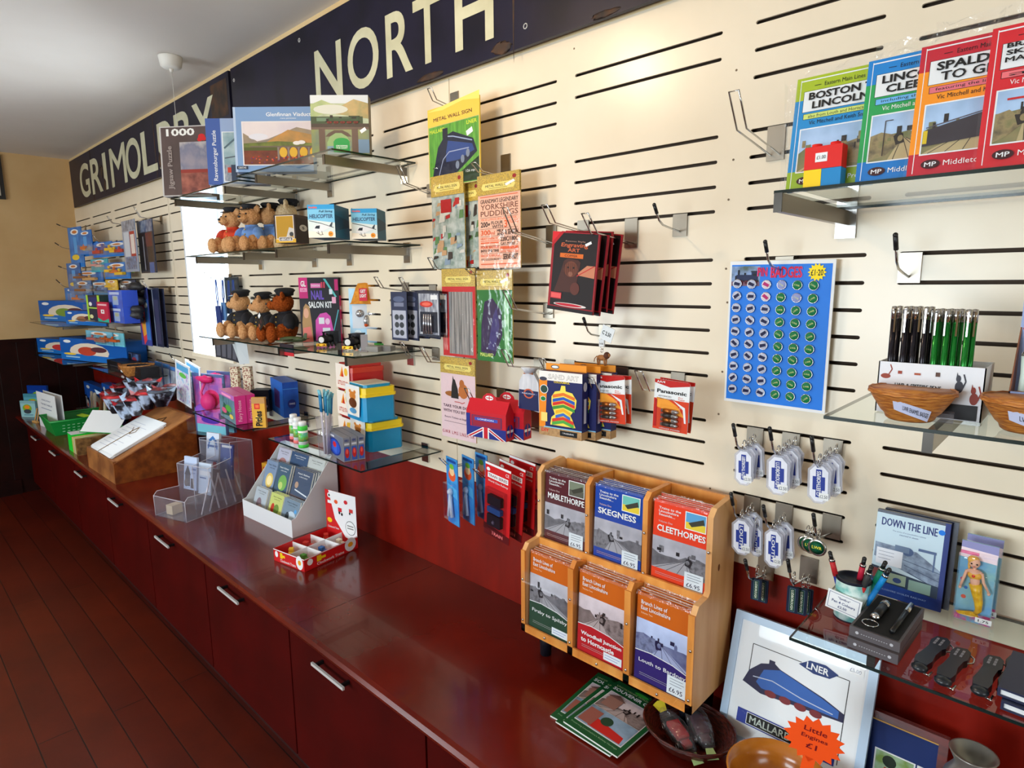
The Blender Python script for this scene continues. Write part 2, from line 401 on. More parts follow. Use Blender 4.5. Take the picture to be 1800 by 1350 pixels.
# street side wall with two windows, and right end wall with one (out of view, they let the daylight in)
def wall_with_holes(name, axis, at_, lo_, hi_, holes):
    g = G(); xs = lo_
    for a, b, z0, z1 in holes:
        for (p, q, r, s_) in ((xs, a, 0, HC), (a, b, 0, z0), (a, b, z1, HC)):
            if axis == 'y': g.box(p, q, at_-.1, at_, r, s_, CREAM_M)
            else: g.box(at_, at_+.1, p, q, r, s_, CREAM_M)
        xs = b
    if axis == 'y': g.box(xs, hi_, at_-.1, at_, 0, HC, CREAM_M)
    else: g.box(at_, at_+.1, xs, hi_, 0, HC, CREAM_M)
    return struct(name, g)
FW = [(-5.4, -3.8, 1.05, 2.45), (-2.0, -0.4, 1.05, 2.45)]
wall_with_holes('wall_front', 'y', YF, XL, XR, FW)
wall_with_holes('wall_right', 'x', XR, YF, 0.05, [(-2.9, -1.5, 1.05, 2.35)])
for n_, (a, b, z0, z1) in enumerate(FW):
    g = G()
    for p, q in ((a, a+.06), (b-.06, b), ((a+b)/2-.02, (a+b)/2+.02)): g.box(p, q, YF-.07, YF-.03, z0, z1, WHITE)
    for p, q in ((z0, z0+.06), (z1-.06, z1), (1.9, 1.94)): g.box(a, b, YF-.07, YF-.03, p, q, WHITE)
    wn_ = g.build('window_%d' % (n_+2), kind='structure')
    G().box(a, b, YF-.052, YF-.048, z0, z1, clear(refl=0.3, name='window_pane')).build('pane', wn_)
g = G()
for p, q in ((-2.9, -2.84), (-1.56, -1.5)): g.box(XR+.03, XR+.07, p, q, 1.05, 2.35, WHITE)
for p, q in ((1.05, 1.11), (2.29, 2.35)): g.box(XR+.03, XR+.07, -2.9, -1.5, p, q, WHITE)
wn_ = g.build('window_4', kind='structure')
G().box(XR+.048, XR+.052, -2.9, -1.5, 1.05, 2.35, clear(refl=0.3, name='window_pane')).build('pane', wn_)

# ------------------------------------------------------------------ ceiling lamp (warm) and pull switch
def ceiling_lamp(x, y, power, label):
    t = thing('ceiling_lamp', label, 'lamp', (x, y, HC))
    G().lathe([(0.05, -0.03), (0.05, 0.0)], WHITE, 16).build('rose', t)
    G().tube([(0, 0, -.03), (0, 0, -.12)], .003, WHITE).build('flex', t)
    em = bpy.data.materials.new('lamp_glow'); em.use_nodes = True
    p = em.node_tree.nodes['Principled BSDF']; p.inputs['Emission Color'].default_value = (1, .72, .42, 1); p.inputs['Emission Strength'].default_value = 12
    G().ball((0, 0, -.17), (.035, .035, .05), em).build('bulb', t)
    l = bpy.data.lights.new('lamp_light', 'POINT'); l.energy = power; l.color = (1, .74, .46); l.shadow_soft_size = .06
    o = bpy.data.objects.new('lamp_light', l); COL.objects.link(o); o.parent = t; o.location = (0, 0, -.25)
ceiling_lamp(-1.68, -1.03, 24, 'bare warm bulb hanging from the ceiling above the shop floor near the camera')
ceiling_lamp(-5.2, -2.3, 16, 'bare warm bulb hanging from the ceiling at the far end of the room')
t = thing('pull_switch', 'small round white pull switch on the ceiling with a thin cord', 'switch', (-3.823, -0.277, HC))
G().lathe([(.030, -.062), (.042, -.058), (.052, -.05), (.060, -.004), (.060, 0)], M(222, 220, 214), 20).build('housing', t)
G().lathe([(.008, -.078), (.012, -.06)], M(222, 220, 214), 10).build('nozzle', t)
G().tube([(0, 0, -.07), (.004, .004, -.9)], .0014, M(225, 222, 215)).build('cord', t)

# ------------------------------------------------------------------ enamel station signs
NAVY = MN((20, 20, 44), (12, 12, 30), scale=5, rough=0.4, c3=(22, 20, 42), spec=0.25)
RUST = MN((70, 42, 20), (30, 20, 18), scale=20, rough=0.7)
LET = MN((205, 204, 176), (188, 186, 156), scale=8, rough=0.3)
SB, ST = 2.741, 3.167
def letters(g, spec, y):
    for ch, xa, xb, za, zb in spec: g.text(ch, xa, za, xb, zb, y, LET, 0.012)
g = G().box(-7.33, -3.672, -0.035, -0.02, SB, ST, NAVY)
g.box(-3.93, -3.70, -0.0355, -0.035, SB+.2, ST-.03, RUST); g.box(-6.60, -6.585, -0.0358, -0.035, SB, ST, RUST); g.box(-4.95, -4.935, -0.0358, -0.035, SB, ST, RUST)
s1 = g.build('station_sign', label='long navy enamel sign reading GRIMOLDBY in cream letters, high on the wall', cat='sign')
g = G(); za, zb = onY(150, 345, -.035).z+.035, onY(160, 280, -.035).z
za, zb = 2.792, 3.085
def ch(c, p0, p1, y_=-.0365, **k):
    a = onY(p0[0], p0[1], -.035).x; b = onY(p1[0], p1[1], -.035).x
    g.text(c, a, za, b, zb, y_, LET, 0.015)
ch('G', (140, 310), (157, 310)); ch('R', (160, 305), (179, 305)); ch('I', (182, 300), (188, 300))
ch('M', (195, 295), (222, 290)); ch('O', (222, 285), (248, 280)); ch('L', (250, 270), (276, 270))
ch('D', (279, 262), (306, 258)); ch('B', (309, 252), (338, 245)); ch('Y', (341, 235), (379, 225))
for cx, cz in ((-6.28, 2.95), (-6.22, 2.83), (-4.86, 2.85), (-4.72, 2.82)): g.ball((cx, -.0368, cz), (.035, .0006, .05), RUST, 8, jag=.3)
g.build('lettering', s1, label='cream letters GRIMOLDBY')
g = G().box(-3.640, 0.55, -0.035, -0.02, SB, ST, NAVY)
for a, b, c, d in ((-2.0, -1.85, 2.742, 2.765), (-1.60, -1.50, 2.742, 2.78), (-1.497, -1.489, 2.741, 3.16), (-1.18, -1.08, 2.742, 2.76)):
    g.ball(((a+b)/2, -.0352, (c+d)/2), ((b-a)/2, .0006, (d-c)/2), RUST, 12, jag=.25)
for a, c in ((-1.44, 2.80), (-2.87, 3.12), (-3.6, 3.1)): g.ring((a, -.036, c), .008, .002, M(190, 190, 190), 'y', 8)
s2 = g.build('station_sign', label='long navy enamel sign reading NORTH in large cream letters', cat='sign')
g = G(); za, zb = 2.802, 3.037
ch('N', (554, 120), (601, 110)); ch('O', (611, 100), (666, 90)); ch('R', (679, 85), (725, 75)); ch('T', (727, 60), (778, 50)); ch('H', (800, 40), (868, 25))
g.build('lettering', s2, label='cream letters NORTH')
# black framed picture on the far wall
t = thing('picture_frame', 'black framed picture on the far left wall under the ceiling', 'picture', (XL, -0.9, 2.79))
f = G(); f.box(0, .03, -.36, .37, .0, .03, BLACK); f.box(0, .03, -.36, .37, .365, .395, BLACK); f.box(0, .03, .34, .37, .03, .365, BLACK); f.box(0, .03, -.36, -.33, .03, .365, BLACK)
f.build('frame', t)
G().box(0.002, .012, -.33, .34, .03, .365, M(205, 196, 176)).box(.012, .013, -.2, .2, .1, .3, M(120, 110, 90)).build('print', t)

# ------------------------------------------------------------------ counter and cabinets
def counter_mat():
    m = MN((108, 24, 10), (78, 13, 5), scale=2.5, rough=0.2, c3=(94, 18, 7), stretch=(1, 1, 1), detail=9, spec=0.5, coat=0.2, bump=0.012, contrast=0.2)
    return m
CTR = counter_mat()
g = G(); prof = [(-.02, .725), (-.64, .725), (-.662, .73), (-.676, .742), (-.678, .752), (-.670, .762), (-.655, TOP), (-.02, TOP)]
g.prismx([(y, z) for y, z in prof], XL+.015, 0.5, CTR)
g.box(XL+.015, .5, -.02, -.001, .725, TOP, CTR)
for xs in (-2.02, -4.46, -6.2): g.box(xs, xs+.002, -.66, -.02, TOP-.0001, TOP+.0003, M(30, 6, 4))
g.build('worktop', label='long glossy dark red painted counter top running along the slatted wall', cat='worktop')
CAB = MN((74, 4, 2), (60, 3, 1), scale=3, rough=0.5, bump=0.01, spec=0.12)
seams = [-7.36, -6.41, -5.53, -4.68, -3.84, -3.0, -2.16, -1.32, -0.48, 0.36]
hx = [-6.85, -6.10, -5.255, -4.39, -3.495, -2.65, -1.82, -0.98, -0.14]
names = ['at the far left end', 'second from the far left end', 'below the green basket', 'below the wooden clipboard desk', 'below the clear leaflet holder',
         'below the red train box', 'in the middle of the empty counter stretch', 'below the souvenir guides', 'at the right end under the pictures']
for i in range(9):
    a, b = seams[i]+.002, seams[i+1]-.002
    t = thing('cabinet', 'dark red cabinet unit with one bar handle, ' + names[i], 'cabinet', ((a+b)/2, -.6, 0), group='dark red cabinet units under the counter'); w = (b-a)/2
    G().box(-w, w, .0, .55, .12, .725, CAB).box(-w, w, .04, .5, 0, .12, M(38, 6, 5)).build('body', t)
    d = G().box(-w+.003, w-.003, -.02, 0.0, .125, .715, CAB).build('door', t)
    hh = hx[i]-(a+b)/2; z = .648
    G().box(hh-.105, hh+.105, -.058, -.050, z-.0055, z+.0055, M(226, 224, 220, rough=.45, metal=.35)).box(hh-.09, hh-.08, -.05, -.02, z-.006, z+.006, BLACK).box(hh+.08, hh+.09, -.05, -.02, z-.006, z+.006, BLACK).build('handle', d, label='bright metal bar handle')
    if i != 0 and i != 8: pass
# ================================================================== FIXTURES ON THE WALL
def shelf(name_label, X0, X1, Z, D, sheets=1, brackets=(), back=-0.012, glabel=None):
    out = []
    w_ = (X1-X0)/sheets
    for k in range(sheets):
        a, b = X0+w_*k+.002, X0+w_*(k+1)-.002
        g = G(); y0, y1 = -D, back; t = .006
        g.add([(a, y0, Z), (b, y0, Z), (b, y1, Z), (a, y1, Z)], [(0, 1, 2, 3)], GLASS)
        g.box(a, b, y0-.0015, y0, Z-t, Z, GEDGE); g.box(a-.001, a, y0, y1, Z-t, Z, GEDGE); g.box(b, b+.001, y0, y1, Z-t, Z, GEDGE); g.box(a, b, y1-.001, y1, Z-t, Z, GEDGE)
        g.build('glass_shelf', label=name_label[k] if isinstance(name_label, (list, tuple)) else name_label, cat='shelf')
    for i, (bx, bd, lab) in enumerate(brackets):
        t = thing('shelf_bracket', lab, 'bracket', (bx, 0, Z-.006), group='chrome shelf brackets')
        G().box(-.022, .022, -.008, -.0005, -.065, .018, CHROME).box(-.022, .022, -.001, .022, .006, .0105, CHROME).build('wall_plate', t)
        G().box(-.0065, .0065, -bd, -.008, -.036, -.003, STEEL).build('arm', t)
        G().box(-.0075, .0075, -bd-.003, -bd, -.037, -.002, M(70, 66, 62, rough=.3, metal=.8)).build('end_cap', t)
CB = 'chrome bracket under '
shelf(['upper left glass shelf carrying the two left jigsaw puzzle boxes', ], -3.74, -2.87, 2.455, .37, 1,
      [(-3.70, .36, CB+'left end of the glass shelf with the 1000 piece puzzle'), (-3.05, .36, CB+'right part of the glass shelf with the 1000 piece puzzle')])
shelf('upper glass shelf carrying the Glenfinnan and railway bridge puzzles', -2.86, -2.055, 2.467, .385, 1,
      [(-2.72, .36, CB+'left part of the glass shelf with the bridge puzzle'), (-2.14, .37, CB+'right part of the glass shelf with the bridge puzzle')])
shelf(['glass shelf in front of the window carrying the three seated teddies', 'glass shelf carrying the two helicopter boxes'], -3.62, -2.04, 2.145, .36, 2,
      [(-3.50, .35, CB+'teddy shelf, nearest the window'), (-2.90, .36, CB+'teddy shelf below the engine box'), (-2.58, .36, CB+'helicopter shelf, left one'), (-2.14, .37, CB+'helicopter shelf, right one')])
shelf(['glass shelf carrying the soldier teddies below the window', 'glass shelf carrying the nail salon kit and toy engine'], -3.62, -2.06, 1.712, .33, 2,
      [(-3.45, .32, CB+'soldier teddy shelf, nearest the window'), (-2.70, .32, CB+'nail salon kit'), (-2.14, .32, CB+'toy lamp pack shelf, right end')])
shelf('low glass shelf carrying the pink game boxes', -3.62, -2.955, 1.295, .40, 1, [(-3.5, .3, CB+'pink game box shelf, left one'), (-3.08, .3, CB+'pink game box shelf, right one')])
shelf('low glass shelf carrying the blue and yellow lunch boxes', -2.70, -1.945, 1.298, .40, 1, [(-2.60, .3, CB+'lunch box shelf, left one'), (-2.06, .3, CB+'lunch box shelf, right one')])
shelf('top right glass shelf carrying the railway books', -.478, .30, 2.155, .40, 1, [(-.458, .425, CB+'left end of the railway book shelf')])
shelf('right middle glass shelf carrying the pens and wicker bowls', -.345, .30, 1.747, .455, 1, [(-.186, .44, CB+'the shelf with the wicker bowls')])
shelf('low right glass shelf carrying the gift boxes and penknives', -.395, .30, 1.27, .40, 1, [(-.26, .33, CB+'the gift box shelf')])
shelf(['left glass shelf holding blue toy tins by the wall of train packs'], -6.35, -5.35, 1.72, .34, 1, [(-6.2, .3, CB+'the far left toy tin shelf, left one'), (-5.5, .3, CB+'the far left toy tin shelf, right one')])
shelf(['far left glass shelf in the corner holding two blue toy boxes'], -7.30, -6.20, 1.665, .50, 1, [(-6.5, .4, CB+'the corner toy box shelf')])
shelf(['far left lower glass shelf in the corner holding large blue train boxes'], -7.30, -6.10, 1.36, .50, 1, [(-6.3, .4, CB+'the lower corner shelf with large train boxes')])
shelf(['left dark glass shelf holding a wicker basket and black cases'], -6.0, -4.93, 1.34, .36, 1, [(-5.8, .3, CB+'the wicker basket shelf, left one'), (-5.1, .3, CB+'the wicker basket shelf, right one')])

def hook(tip, base, label, kind='loop', plate=True, L=None):
    B = onY(base[0], base[1], -.006); T = onX(tip[0], tip[1], B.x)
    dy = T.y-B.y; dz = T.z-B.z; k_ = round((Z0-(B.z+.05))/ROW); pt_ = max(.035, min(.08, Z0-k_*ROW-B.z))
    t = thing('display_hook', label, 'hook', (B.x, 0, B.z), group='chrome display hooks on the slats')
    if plate: G().box(-.022, .022, -.005, -.001, -.013, pt_, STEEL).box(-.022, .022, -.003, .02, pt_-.002, pt_+.002, STEEL).build('wall_plate', t)
    if kind == 'loop':
        w = .011
        def pt(f, x): return (x, -.006+dy*f, dz*f*.35 if f < .8 else dz*(.28+(f-.8)/.2*.72))
        L_ = [pt(f, -w) for f in (0, .3, .6, .8, .93, 1)]; R2 = [pt(f, w) for f in (1, .93, .8, .6, .3, 0)]
        G().tube(L_+R2, .0022, CHROME, 6).build('wire_loop', t)
    else:
        pts = [(0, -.006, 0)]+[(0, -.006+dy*f, dz*q) for f, q in ((.35, .1), (.65, .2), (.8, .38), (.95, .85))]
        G().tube(pts, .0028, CHROME, 6).build('prong', t)
        a = Vector(pts[-2]); b = Vector((0, -.006+dy, dz))
        G().tube([a+(b-a)*.45, b], .0048, BLACK, 8).ball(tuple(b), .0052, BLACK, 8).build('rubber_tip', t, label='black rubber tip')
    return t
H = 'wire hook '
for tip, base, lab, kind in [
    ((755, 155), (798, 192), H+'holding the green locomotive metal sign at the top', 'loop'),
    ((700, 291), (756, 340), H+'left of the metal signs, empty, beside the upper shelf end', 'loop'),
    ((765, 296), (800, 315), H+'holding the left one of two old street metal signs', 'loop'),
    ((832, 286), (888, 314), H+'holding the Yorkshire pudding metal sign', 'loop'),
    ((888, 365), (968, 428), H+'empty, right of the Yorkshire pudding sign', 'loop'),
    ((957, 360), (1024, 408), H+'holding the tiger engraving art packs', 'loop'),
    ((1028, 375), (1108, 428), H+'empty, just right of the engraving art packs', 'loop'),
    ((755, 453), (800, 478), H+'holding the red metal sign', 'loop'),
    ((822, 473), (872, 486), H+'holding the green sign in the middle row', 'loop'),
    ((888, 510), (963, 552), H+'empty, right of the middle row of metal signs', 'loop'),
    ((885, 615), (946, 648), H+'holding the drawstring pouch', 'loop'),
    ((952, 630), (1000, 652), H+'holding the orange sand art boxes', 'loop'),
    ((1122, 652), (1190, 686), H+'holding the right battery packs', 'loop'),
    ((1038, 665), (1092, 690), H+'holding the left battery packs', 'loop'),
    ((820, 683), (880, 712), H+'holding the red union flag boxes', 'loop'),
    ((915, 730), (942, 752), H+'empty, below the sand art boxes', 'loop'),
    ((660, 487), (712, 512), H+'holding the grey figure packs by the toy lamp', 'loop'),
    ((704, 488), (760, 520), H+'holding the silver tool packs by the red sign', 'loop'),
    ((705, 602), (765, 628), H+'empty, by the shelf end below the tool packs', 'loop'),
    ((740, 610), (808, 640), H+'holding the lowest metal sign with two dogs', 'loop'),
    ((1290, 160), (1362, 272), H+'large and empty, left of the railway books', 'loop'),
    ((188, 380), (232, 398), H+'holding the grey model packs at the left', 'loop'),
    ((235, 363), (283, 390), H+'empty, above and left of the window', 'loop'),
    ((250, 494), (298, 512), H+'holding the tall colourful toy packs left of the window', 'loop'),
    ((100, 394), (150, 403), H+'top left, reaching into the corner', 'prong'),
    ((97, 427), (150, 440), H+'second from the top in the left corner', 'prong'),
    ((103, 468), (150, 475), H+'third from the top in the left corner', 'prong'),
    ((99, 492), (150, 508), H+'lowest in the left corner', 'prong'),
    ((163, 413), (205, 430), H+'above the yellow toy digger packs', 'loop'),
    ((226, 415), (300, 640), H, 'x'),
    ((360, 479), (404, 492), H+'in front of the window holding blue keyrings', 'loop'),
    ((298, 622), (335, 640), H+'below the window with a black tip, empty', 'prong'),
    ((775, 806), (842, 812), H+'holding the three blue toy packs above the counter', 'loop'),
    ((835, 825), (905, 830), H+'holding the red train packs above the counter', 'loop'),
    ((1150, 360), (1194, 407), H+'single prong, empty, on the plain wall', 'prong'),
    ((1345, 425), (1377, 477), H+'single prong holding the pin badge card', 'prong'),
    ((1574, 413), (1597, 487), H+'single prong, empty, below the railway book shelf', 'prong'),
    ((1026, 560), (1062, 592), H+'single prong holding the lion keyring', 'prong'),
    ((1289, 747), (1325, 790), H+'single prong holding the North Thoresby keyrings', 'prong'),
    ((1353, 753), (1388, 797), H+'single prong holding the upper Ludborough keyrings', 'prong'),
    ((1427, 770), (1461, 818), H+'single prong holding the Cleethorpes keyrings', 'prong'),
    ((1285, 868), (1320, 907), H+'single prong holding the left Louth keyrings', 'prong'),
    ((1342, 890), (1376, 922), H+'single prong holding the right Louth keyrings', 'prong'),
    ((1430, 905), (1460, 938), H+'single prong holding the round green keyrings', 'prong'),
    ((1310, 985), (1345, 1010), H+'single prong holding the left navy leather keyrings', 'prong'),
    ((1385, 985), (1420, 1015), H+'single prong holding the right navy leather keyrings', 'prong')]:
    if kind != 'x': hook(tip, base, lab, kind)

# ================================================================== PRINT DESIGNS
C = lambda *a: M(*a, rough=.45, spec=.22)
def loco(x, z, w, h, body, dark=(20, 20, 26), wheel=(110, 24, 24)):
    b, d, wh = C(*body), C(*dark), C(*wheel)
    it = [('r', x, z+h*.18, x+w, z+h*.3, d), ('r', x+w*.08, z+h*.3, x+w*.7, z+h*.66, b), ('r', x+w*.7, z+h*.3, x+w*.97, z+h*.86, b),
          ('r', x+w*.68, z+h*.84, x+w, z+h*.92, d), ('r', x+w*.76, z+h*.58, x+w*.9, z+h*.76, d), ('r', x+w*.14, z+h*.66, x+w*.22, z+h, d),
          ('r', x+w*.4, z+h*.66, x+w*.48, z+h*.8, d), ('r', x+w*.03, z+h*.26, x+w*.1, z+h*.6, d)]
    for k in range(5): it.append(('e', x+w*(.12+.19*k), z+h*.14, w*.075, h*.14, wh)); it.append(('e', x+w*(.12+.19*k), z+h*.14, w*.03, h*.05, d))
    return it
def a4loco(x, z, w, h, body=(44, 96, 178), dark=(30, 30, 70)):
    "streamlined engine with a sloping nose at the left, running away to the right"
    b, d = C(*body), C(*dark)
    return [('p', [(x, z+h*.18), (x+w*.05, z+h*.55), (x+w*.16, z+h*.86), (x+w*.3, z+h), (x+w*.36, z+h*.9), (x+w*.8, z+h*.62), (x+w, z+h*.42), (x+w, z+h*.2), (x+w*.2, z+h*.02)], d),
            ('p', [(x+w*.14, z+h*.3), (x+w*.2, z+h*.72), (x+w*.36, z+h*.88), (x+w*.78, z+h*.6), (x+w*.95, z+h*.44), (x+w*.95, z+h*.24), (x+w*.2, z+h*.18)], b),
            ('l', [(x+w*.1, z+h*.42), (x+w*.3, z+h*.5), (x+w*.6, z+h*.36), (x+w*.9, z+h*.3)], .008, C(190, 200, 220)),
            ('r', x+w*.24, z+h*.92, x+w*.3, z+h*1.06, d)] + [('e', x+w*(.3+.15*k), z+h*.12, w*.06, h*.1, C(120, 34, 40)) for k in range(4)]
def photo(x0, z0, x1, z1, kind='bw', seed=0):
    r = random.Random(seed); w, h = x1-x0, z1-z0
    pal = {'bw': ((168, 168, 180), (70, 70, 78), (130, 130, 138), (30, 30, 36)), 'sepia': ((196, 182, 190), (92, 78, 76), (146, 130, 130), (40, 32, 32)),
           'blue': ((170, 186, 226), (60, 66, 120), (128, 138, 176), (26, 28, 66)), 'col': ((150, 180, 216), (90, 108, 60), (150, 132, 90), (50, 44, 40)),
           'green': ((176, 190, 196), (60, 96, 50), (120, 140, 60), (30, 40, 30))}[kind]
    sky = MN(pal[0], tuple(min(255, c+30) for c in pal[0]), 14, .4); mid = MN(pal[1], pal[3], 50, .4, c3=pal[2], contrast=.25); gr = MN(pal[2], pal[1], 36, .4, contrast=.3); dk = C(*pal[3])
    it = [('r', x0, z0, x1, z1, sky), ('p', [(x0, z0+h*.45)]+[(x0, z0), (x1, z0)]+[(x1-w*k/8, z0+h*(.42+.2*r.random())) for k in range(9)], gr)]
    f = (lambda u: x0+w*u) if seed % 2 else (lambda u: x1-w*u)
    def pp(l): q = [(f(u), z0+h*v) for u, v in l]; return q if seed % 2 else q[::-1]
    e = .1*((seed % 5)-2)*.5
    it.append(('p', pp([(0, 0), (.75, 0), (.60+e, .44), (.54+e, .44)]), C(*[min(255, c+34) for c in pal[2]])))
    for k in range(4): it.append(('l', [(f(.08+.2*k), z0), (f(.54+e+.018*k), z0+h*.44)], .007, dk))
    it.append(('p', pp([(.62+e, .30), (.78+e, .10), (1, .02), (1, .56), (.86, .62), (.70+e, .54), (.62+e, .50)]), mid))
    it += [('p', pp([(.56+e, .34), (.66+e, .30), (.70+e, .50), (.66+e, .56), (.58+e, .54)]), dk), ('e', f(.61+e), z0+h*.44, w*.035, h*.07, mid), ('r', min(f(.61+e), f(.64+e)), z0+h*.54, max(f(.61+e), f(.64+e)), z0+h*.64, dk)]
    for k in range(7):
        a = x0+w*r.uniform(.02, .9); b = z0+h*r.uniform(.4, .6); it.append(('r', a, b, a+w*r.uniform(.02, .09), b+h*r.uniform(.05, .2), r.choice([mid, dk, gr])))
    return it
def lines(x0, x1, zs, h, m):  # rows of small type
    return [('t', t, x0, z, x0+(x1-x0)*f, z+h, m) for z, f, t in zs]
def star(cx, cz, ri, ro, n, asp=1.0):
    return [(cx+(ro if k % 2 == 0 else ri)*math.cos(math.pi*k/n), cz+asp*(ro if k % 2 == 0 else ri)*math.sin(math.pi*k/n)) for k in range(2*n)]
W_, K_ = C(236, 238, 240), C(16, 16, 18)
def card(name, W, H, T, front, items, label=None, cat=None, group=None, loc=(0, 0, 0), rot=(0, 0, 0), side=None, parent=None, film=False, round_=0.0):
    g = G()
    if round_:
        pts = []
        for (cx, cz, a0) in ((W-round_, round_, -90), (W-round_, H-round_, 0), (round_, H-round_, 90), (round_, round_, 180)):
            for k in range(4): a = math.radians(a0+30*k); pts.append((cx+round_*math.cos(a), cz+round_*math.sin(a)))
        g.prism(pts, 0, T, front, side)
    else: g.box(0, W, 0, T, 0, H, side or front, front)
    g.art(W, H, items)
    o = g.build(name, parent, loc, rot, label, cat, group)
    if film:
        f = G(); e = .004
        f.add([(-e, -.005, -e), (W+e, -.005, -e), (W+e, -.005, H*1.04), (-e, -.005, H*1.04)], [(0, 1, 2, 3)], FILM)
        f.build('plastic_sleeve', o)
    return o
# ================================================================== RIGHT SIDE: BOOKS, BADGES, KEYRINGS
def rail_book(x, y, label, top_, mid_, bot_, t1, t2, sub, auth, kind, seed, w=.150, h=.215, side=None, auc=(20, 20, 24), pub=(240, 240, 240), lean=.14, italic=False):
    it = [('r', 0, .88, 1, 1, C(*top_)), ('r', 0, .17, 1, .80, C(*mid_)), ('r', 0, .80, 1, .88, C(*top_)), ('r', 0, 0, 1, .17, C(*bot_)),
          ('r', .05, .02, .058, .98, W_), ('r', .05, .965, 1, .975, W_), ('r', .10, .69, .97, .875, K_), ('r', .105, .693, .965, .872, W_),
          ('t', 'Eastern Main Lines', .34, .90, .80, .935, K_, .01), ('r', .22, .913, .30, .918, K_),
          ('r', .12, .625, .96, .675, K_), ('r', .125, .628, .955, .672, C(*[min(255, int(c*.7+90)) for c in top_])),
          ('t', sub, .18, .636, .9, .664, K_, .005), ('t', auth, .2, .575, .9, .61, C(*auc), .01),
          ('r', .10, .155, .93, .545, W_)] + photo(.115, .165, .915, .535, 'col', seed)
    if len(t1) and not italic:
        it += [('t', t1, .17, .79, .17+.095*len(t1), .855, K_, .03), ('t', t2, .22 if len(t2) > 6 else .14, .71, (.22 if len(t2) > 6 else .14)+.093*len(t2), .775, K_, .03)]
    else: it += [('t', 'BRANCH LINES', .14, .835, .9, .868, K_, .035), ('t', 'SKEGNESS', .14, .785, .72, .82, K_, .035), ('t', 'MABLETHORPE', .14, .735, .9, .77, K_, .035), ('t', 'also', .4, .70, .5, .725, K_)]
    it += [('e', .22, .08, .09, .035, C(60, 14, 20) if pub else K_), ('t', 'MP', .165, .063, .275, .096, W_, .02), ('t', 'Middleton Press', .34, .06, .92, .10, C(*pub), .01)]
    if seed == 2: it += [('r', .55, .22, .74, .34, C(220, 210, 200)), ('p', [(.53, .34), (.76, .34), (.645, .41)], C(190, 178, 170)), ('l', [(.75, .2), (.75, .5)], .012, W_), ('r', .66, .45, .76, .47, C(210, 30, 40)), ('l', [(.26, .2), (.26, .48), (.34, .48)], .01, C(60, 50, 50))]
    if seed == 3: it += [('p', [(.12, .22), (.12, .34), (.75, .44), (.9, .44), (.9, .26)], C(60, 54, 60)), ('r', .12, .24, .16, .34, C(220, 190, 40)), ('l', [(.14, .36), (.7, .44), (.83, .49), (.91, .43)], .012, C(90, 84, 96))]
    if seed == 4: it += [('r', .62, .2, .93, .42, C(214, 170, 40)), ('r', .66, .30, .90, .40, C(70, 80, 90)), ('l', [(.4, .2), (.4, .5)], .012, W_), ('r', .2, .46, .4, .475, C(200, 40, 40))]
    return card('railway_book', w, h, .012, C(*mid_), it, label, 'book', 'railway books on the top right shelf', (x, y, 2.158), (-lean, 0, 0), side=C(*mid_), film=True)
X = lambda px, py, Y: onY(px, py, Y).x
rail_book(X(1381, 330, -.345), -.345, 'lime and blue railway book titled BOSTON, behind the toy bricks', (168, 190, 40), (34, 140, 206), (150, 180, 40), 'BOSTON TO', 'LINCOLN', 'also from Louth and Horncastle', 'Vic Mitchell and Keith Smith', 'col', 1)
rail_book(X(1502, 330, -.358), -.358, 'blue and green railway book titled LINCOLN, second from the left on its shelf', (26, 130, 208), (40, 160, 84), (24, 120, 200), 'LINCOLN TO', 'CLEETHORPES', 'including the branches', 'Vic Mitchell and Keith Smith', 'col', 2, auc=(240, 240, 240))
rail_book(X(1592, 320, -.371), -.371, 'red and orange railway book titled SPALDING, third from the left on its shelf', (196, 34, 52), (250, 150, 30), (196, 34, 52), 'SPALDING', 'TO GRIMSBY', 'featuring the line north', 'Vic Mitchell and Keith Smith', 'col', 3)
rail_book(X(1713, 305, -.384), -.384, 'red railway book about branch lines, rightmost on the top shelf', (214, 36, 46), (214, 36, 46), (206, 34, 44), '', '', 'also', 'Vic Mitchell and Keith Smith', 'col', 4, auc=(240, 240, 240), italic=True)
# big crumpled clear bag wrapping the books
g = G(); r = random.Random(3)
for k, (xa, xb, za, zb, y) in enumerate([(-.492, -.47, 2.16, 2.36, -.33), (-.47, -.335, 2.372, 2.392, -.30), (-.34, -.25, 2.372, 2.40, -.32), (-.25, -.14, 2.378, 2.41, -.33), (-.14, .05, 2.378, 2.43, -.35)]):
    vs = []; n = 6
    for i in range(n+1):
        for j in range(4): vs.append((xa+(xb-xa)*i/n, y+r.uniform(-.008, .008), za+(zb-za)*j/3+r.uniform(-.004, .004)))
    g.add(vs, [(i*4+j, (i+1)*4+j, (i+1)*4+j+1, i*4+j+1) for i in range(n) for j in range(3)], FILM2)
g.build('plastic_wrap', label='crumpled clear plastic wrap sticking out around the railway books', cat='wrap', kind='stuff')
def brick(x0, x1, z0, z1, y, col, label, studs, sticker=False):
    t = thing('toy_brick', label, 'toy', (x0, y, z0), group='large toy bricks by the railway books'); w, h, d = x1-x0, z1-z0, .03
    G().box(0, w, 0, d, 0, h, C(*col)).build('block', t)
    for k in range(studs): G().lathe([(.009, 0), (.009, .006), (0, .006)], C(*col), 14, (w*(k+.5)/studs, d/2, h)).build('stud', t)
    if sticker: G().box(w*.3, w*.62, -.001, 0, h*.3, h*.7, WHITE).text('£1.00', w*.34, h*.42, w*.58, h*.58, -.0015, K_).build('price_sticker', t)
bx = lambda px, py: onY(px, py, -.375)
a = bx(1413, 300); b = bx(1444, 300); c_ = bx(1478, 300); z0 = 2.156
zm = onY(1440, 297, -.375).z; zt = onY(1440, 257, -.375).z
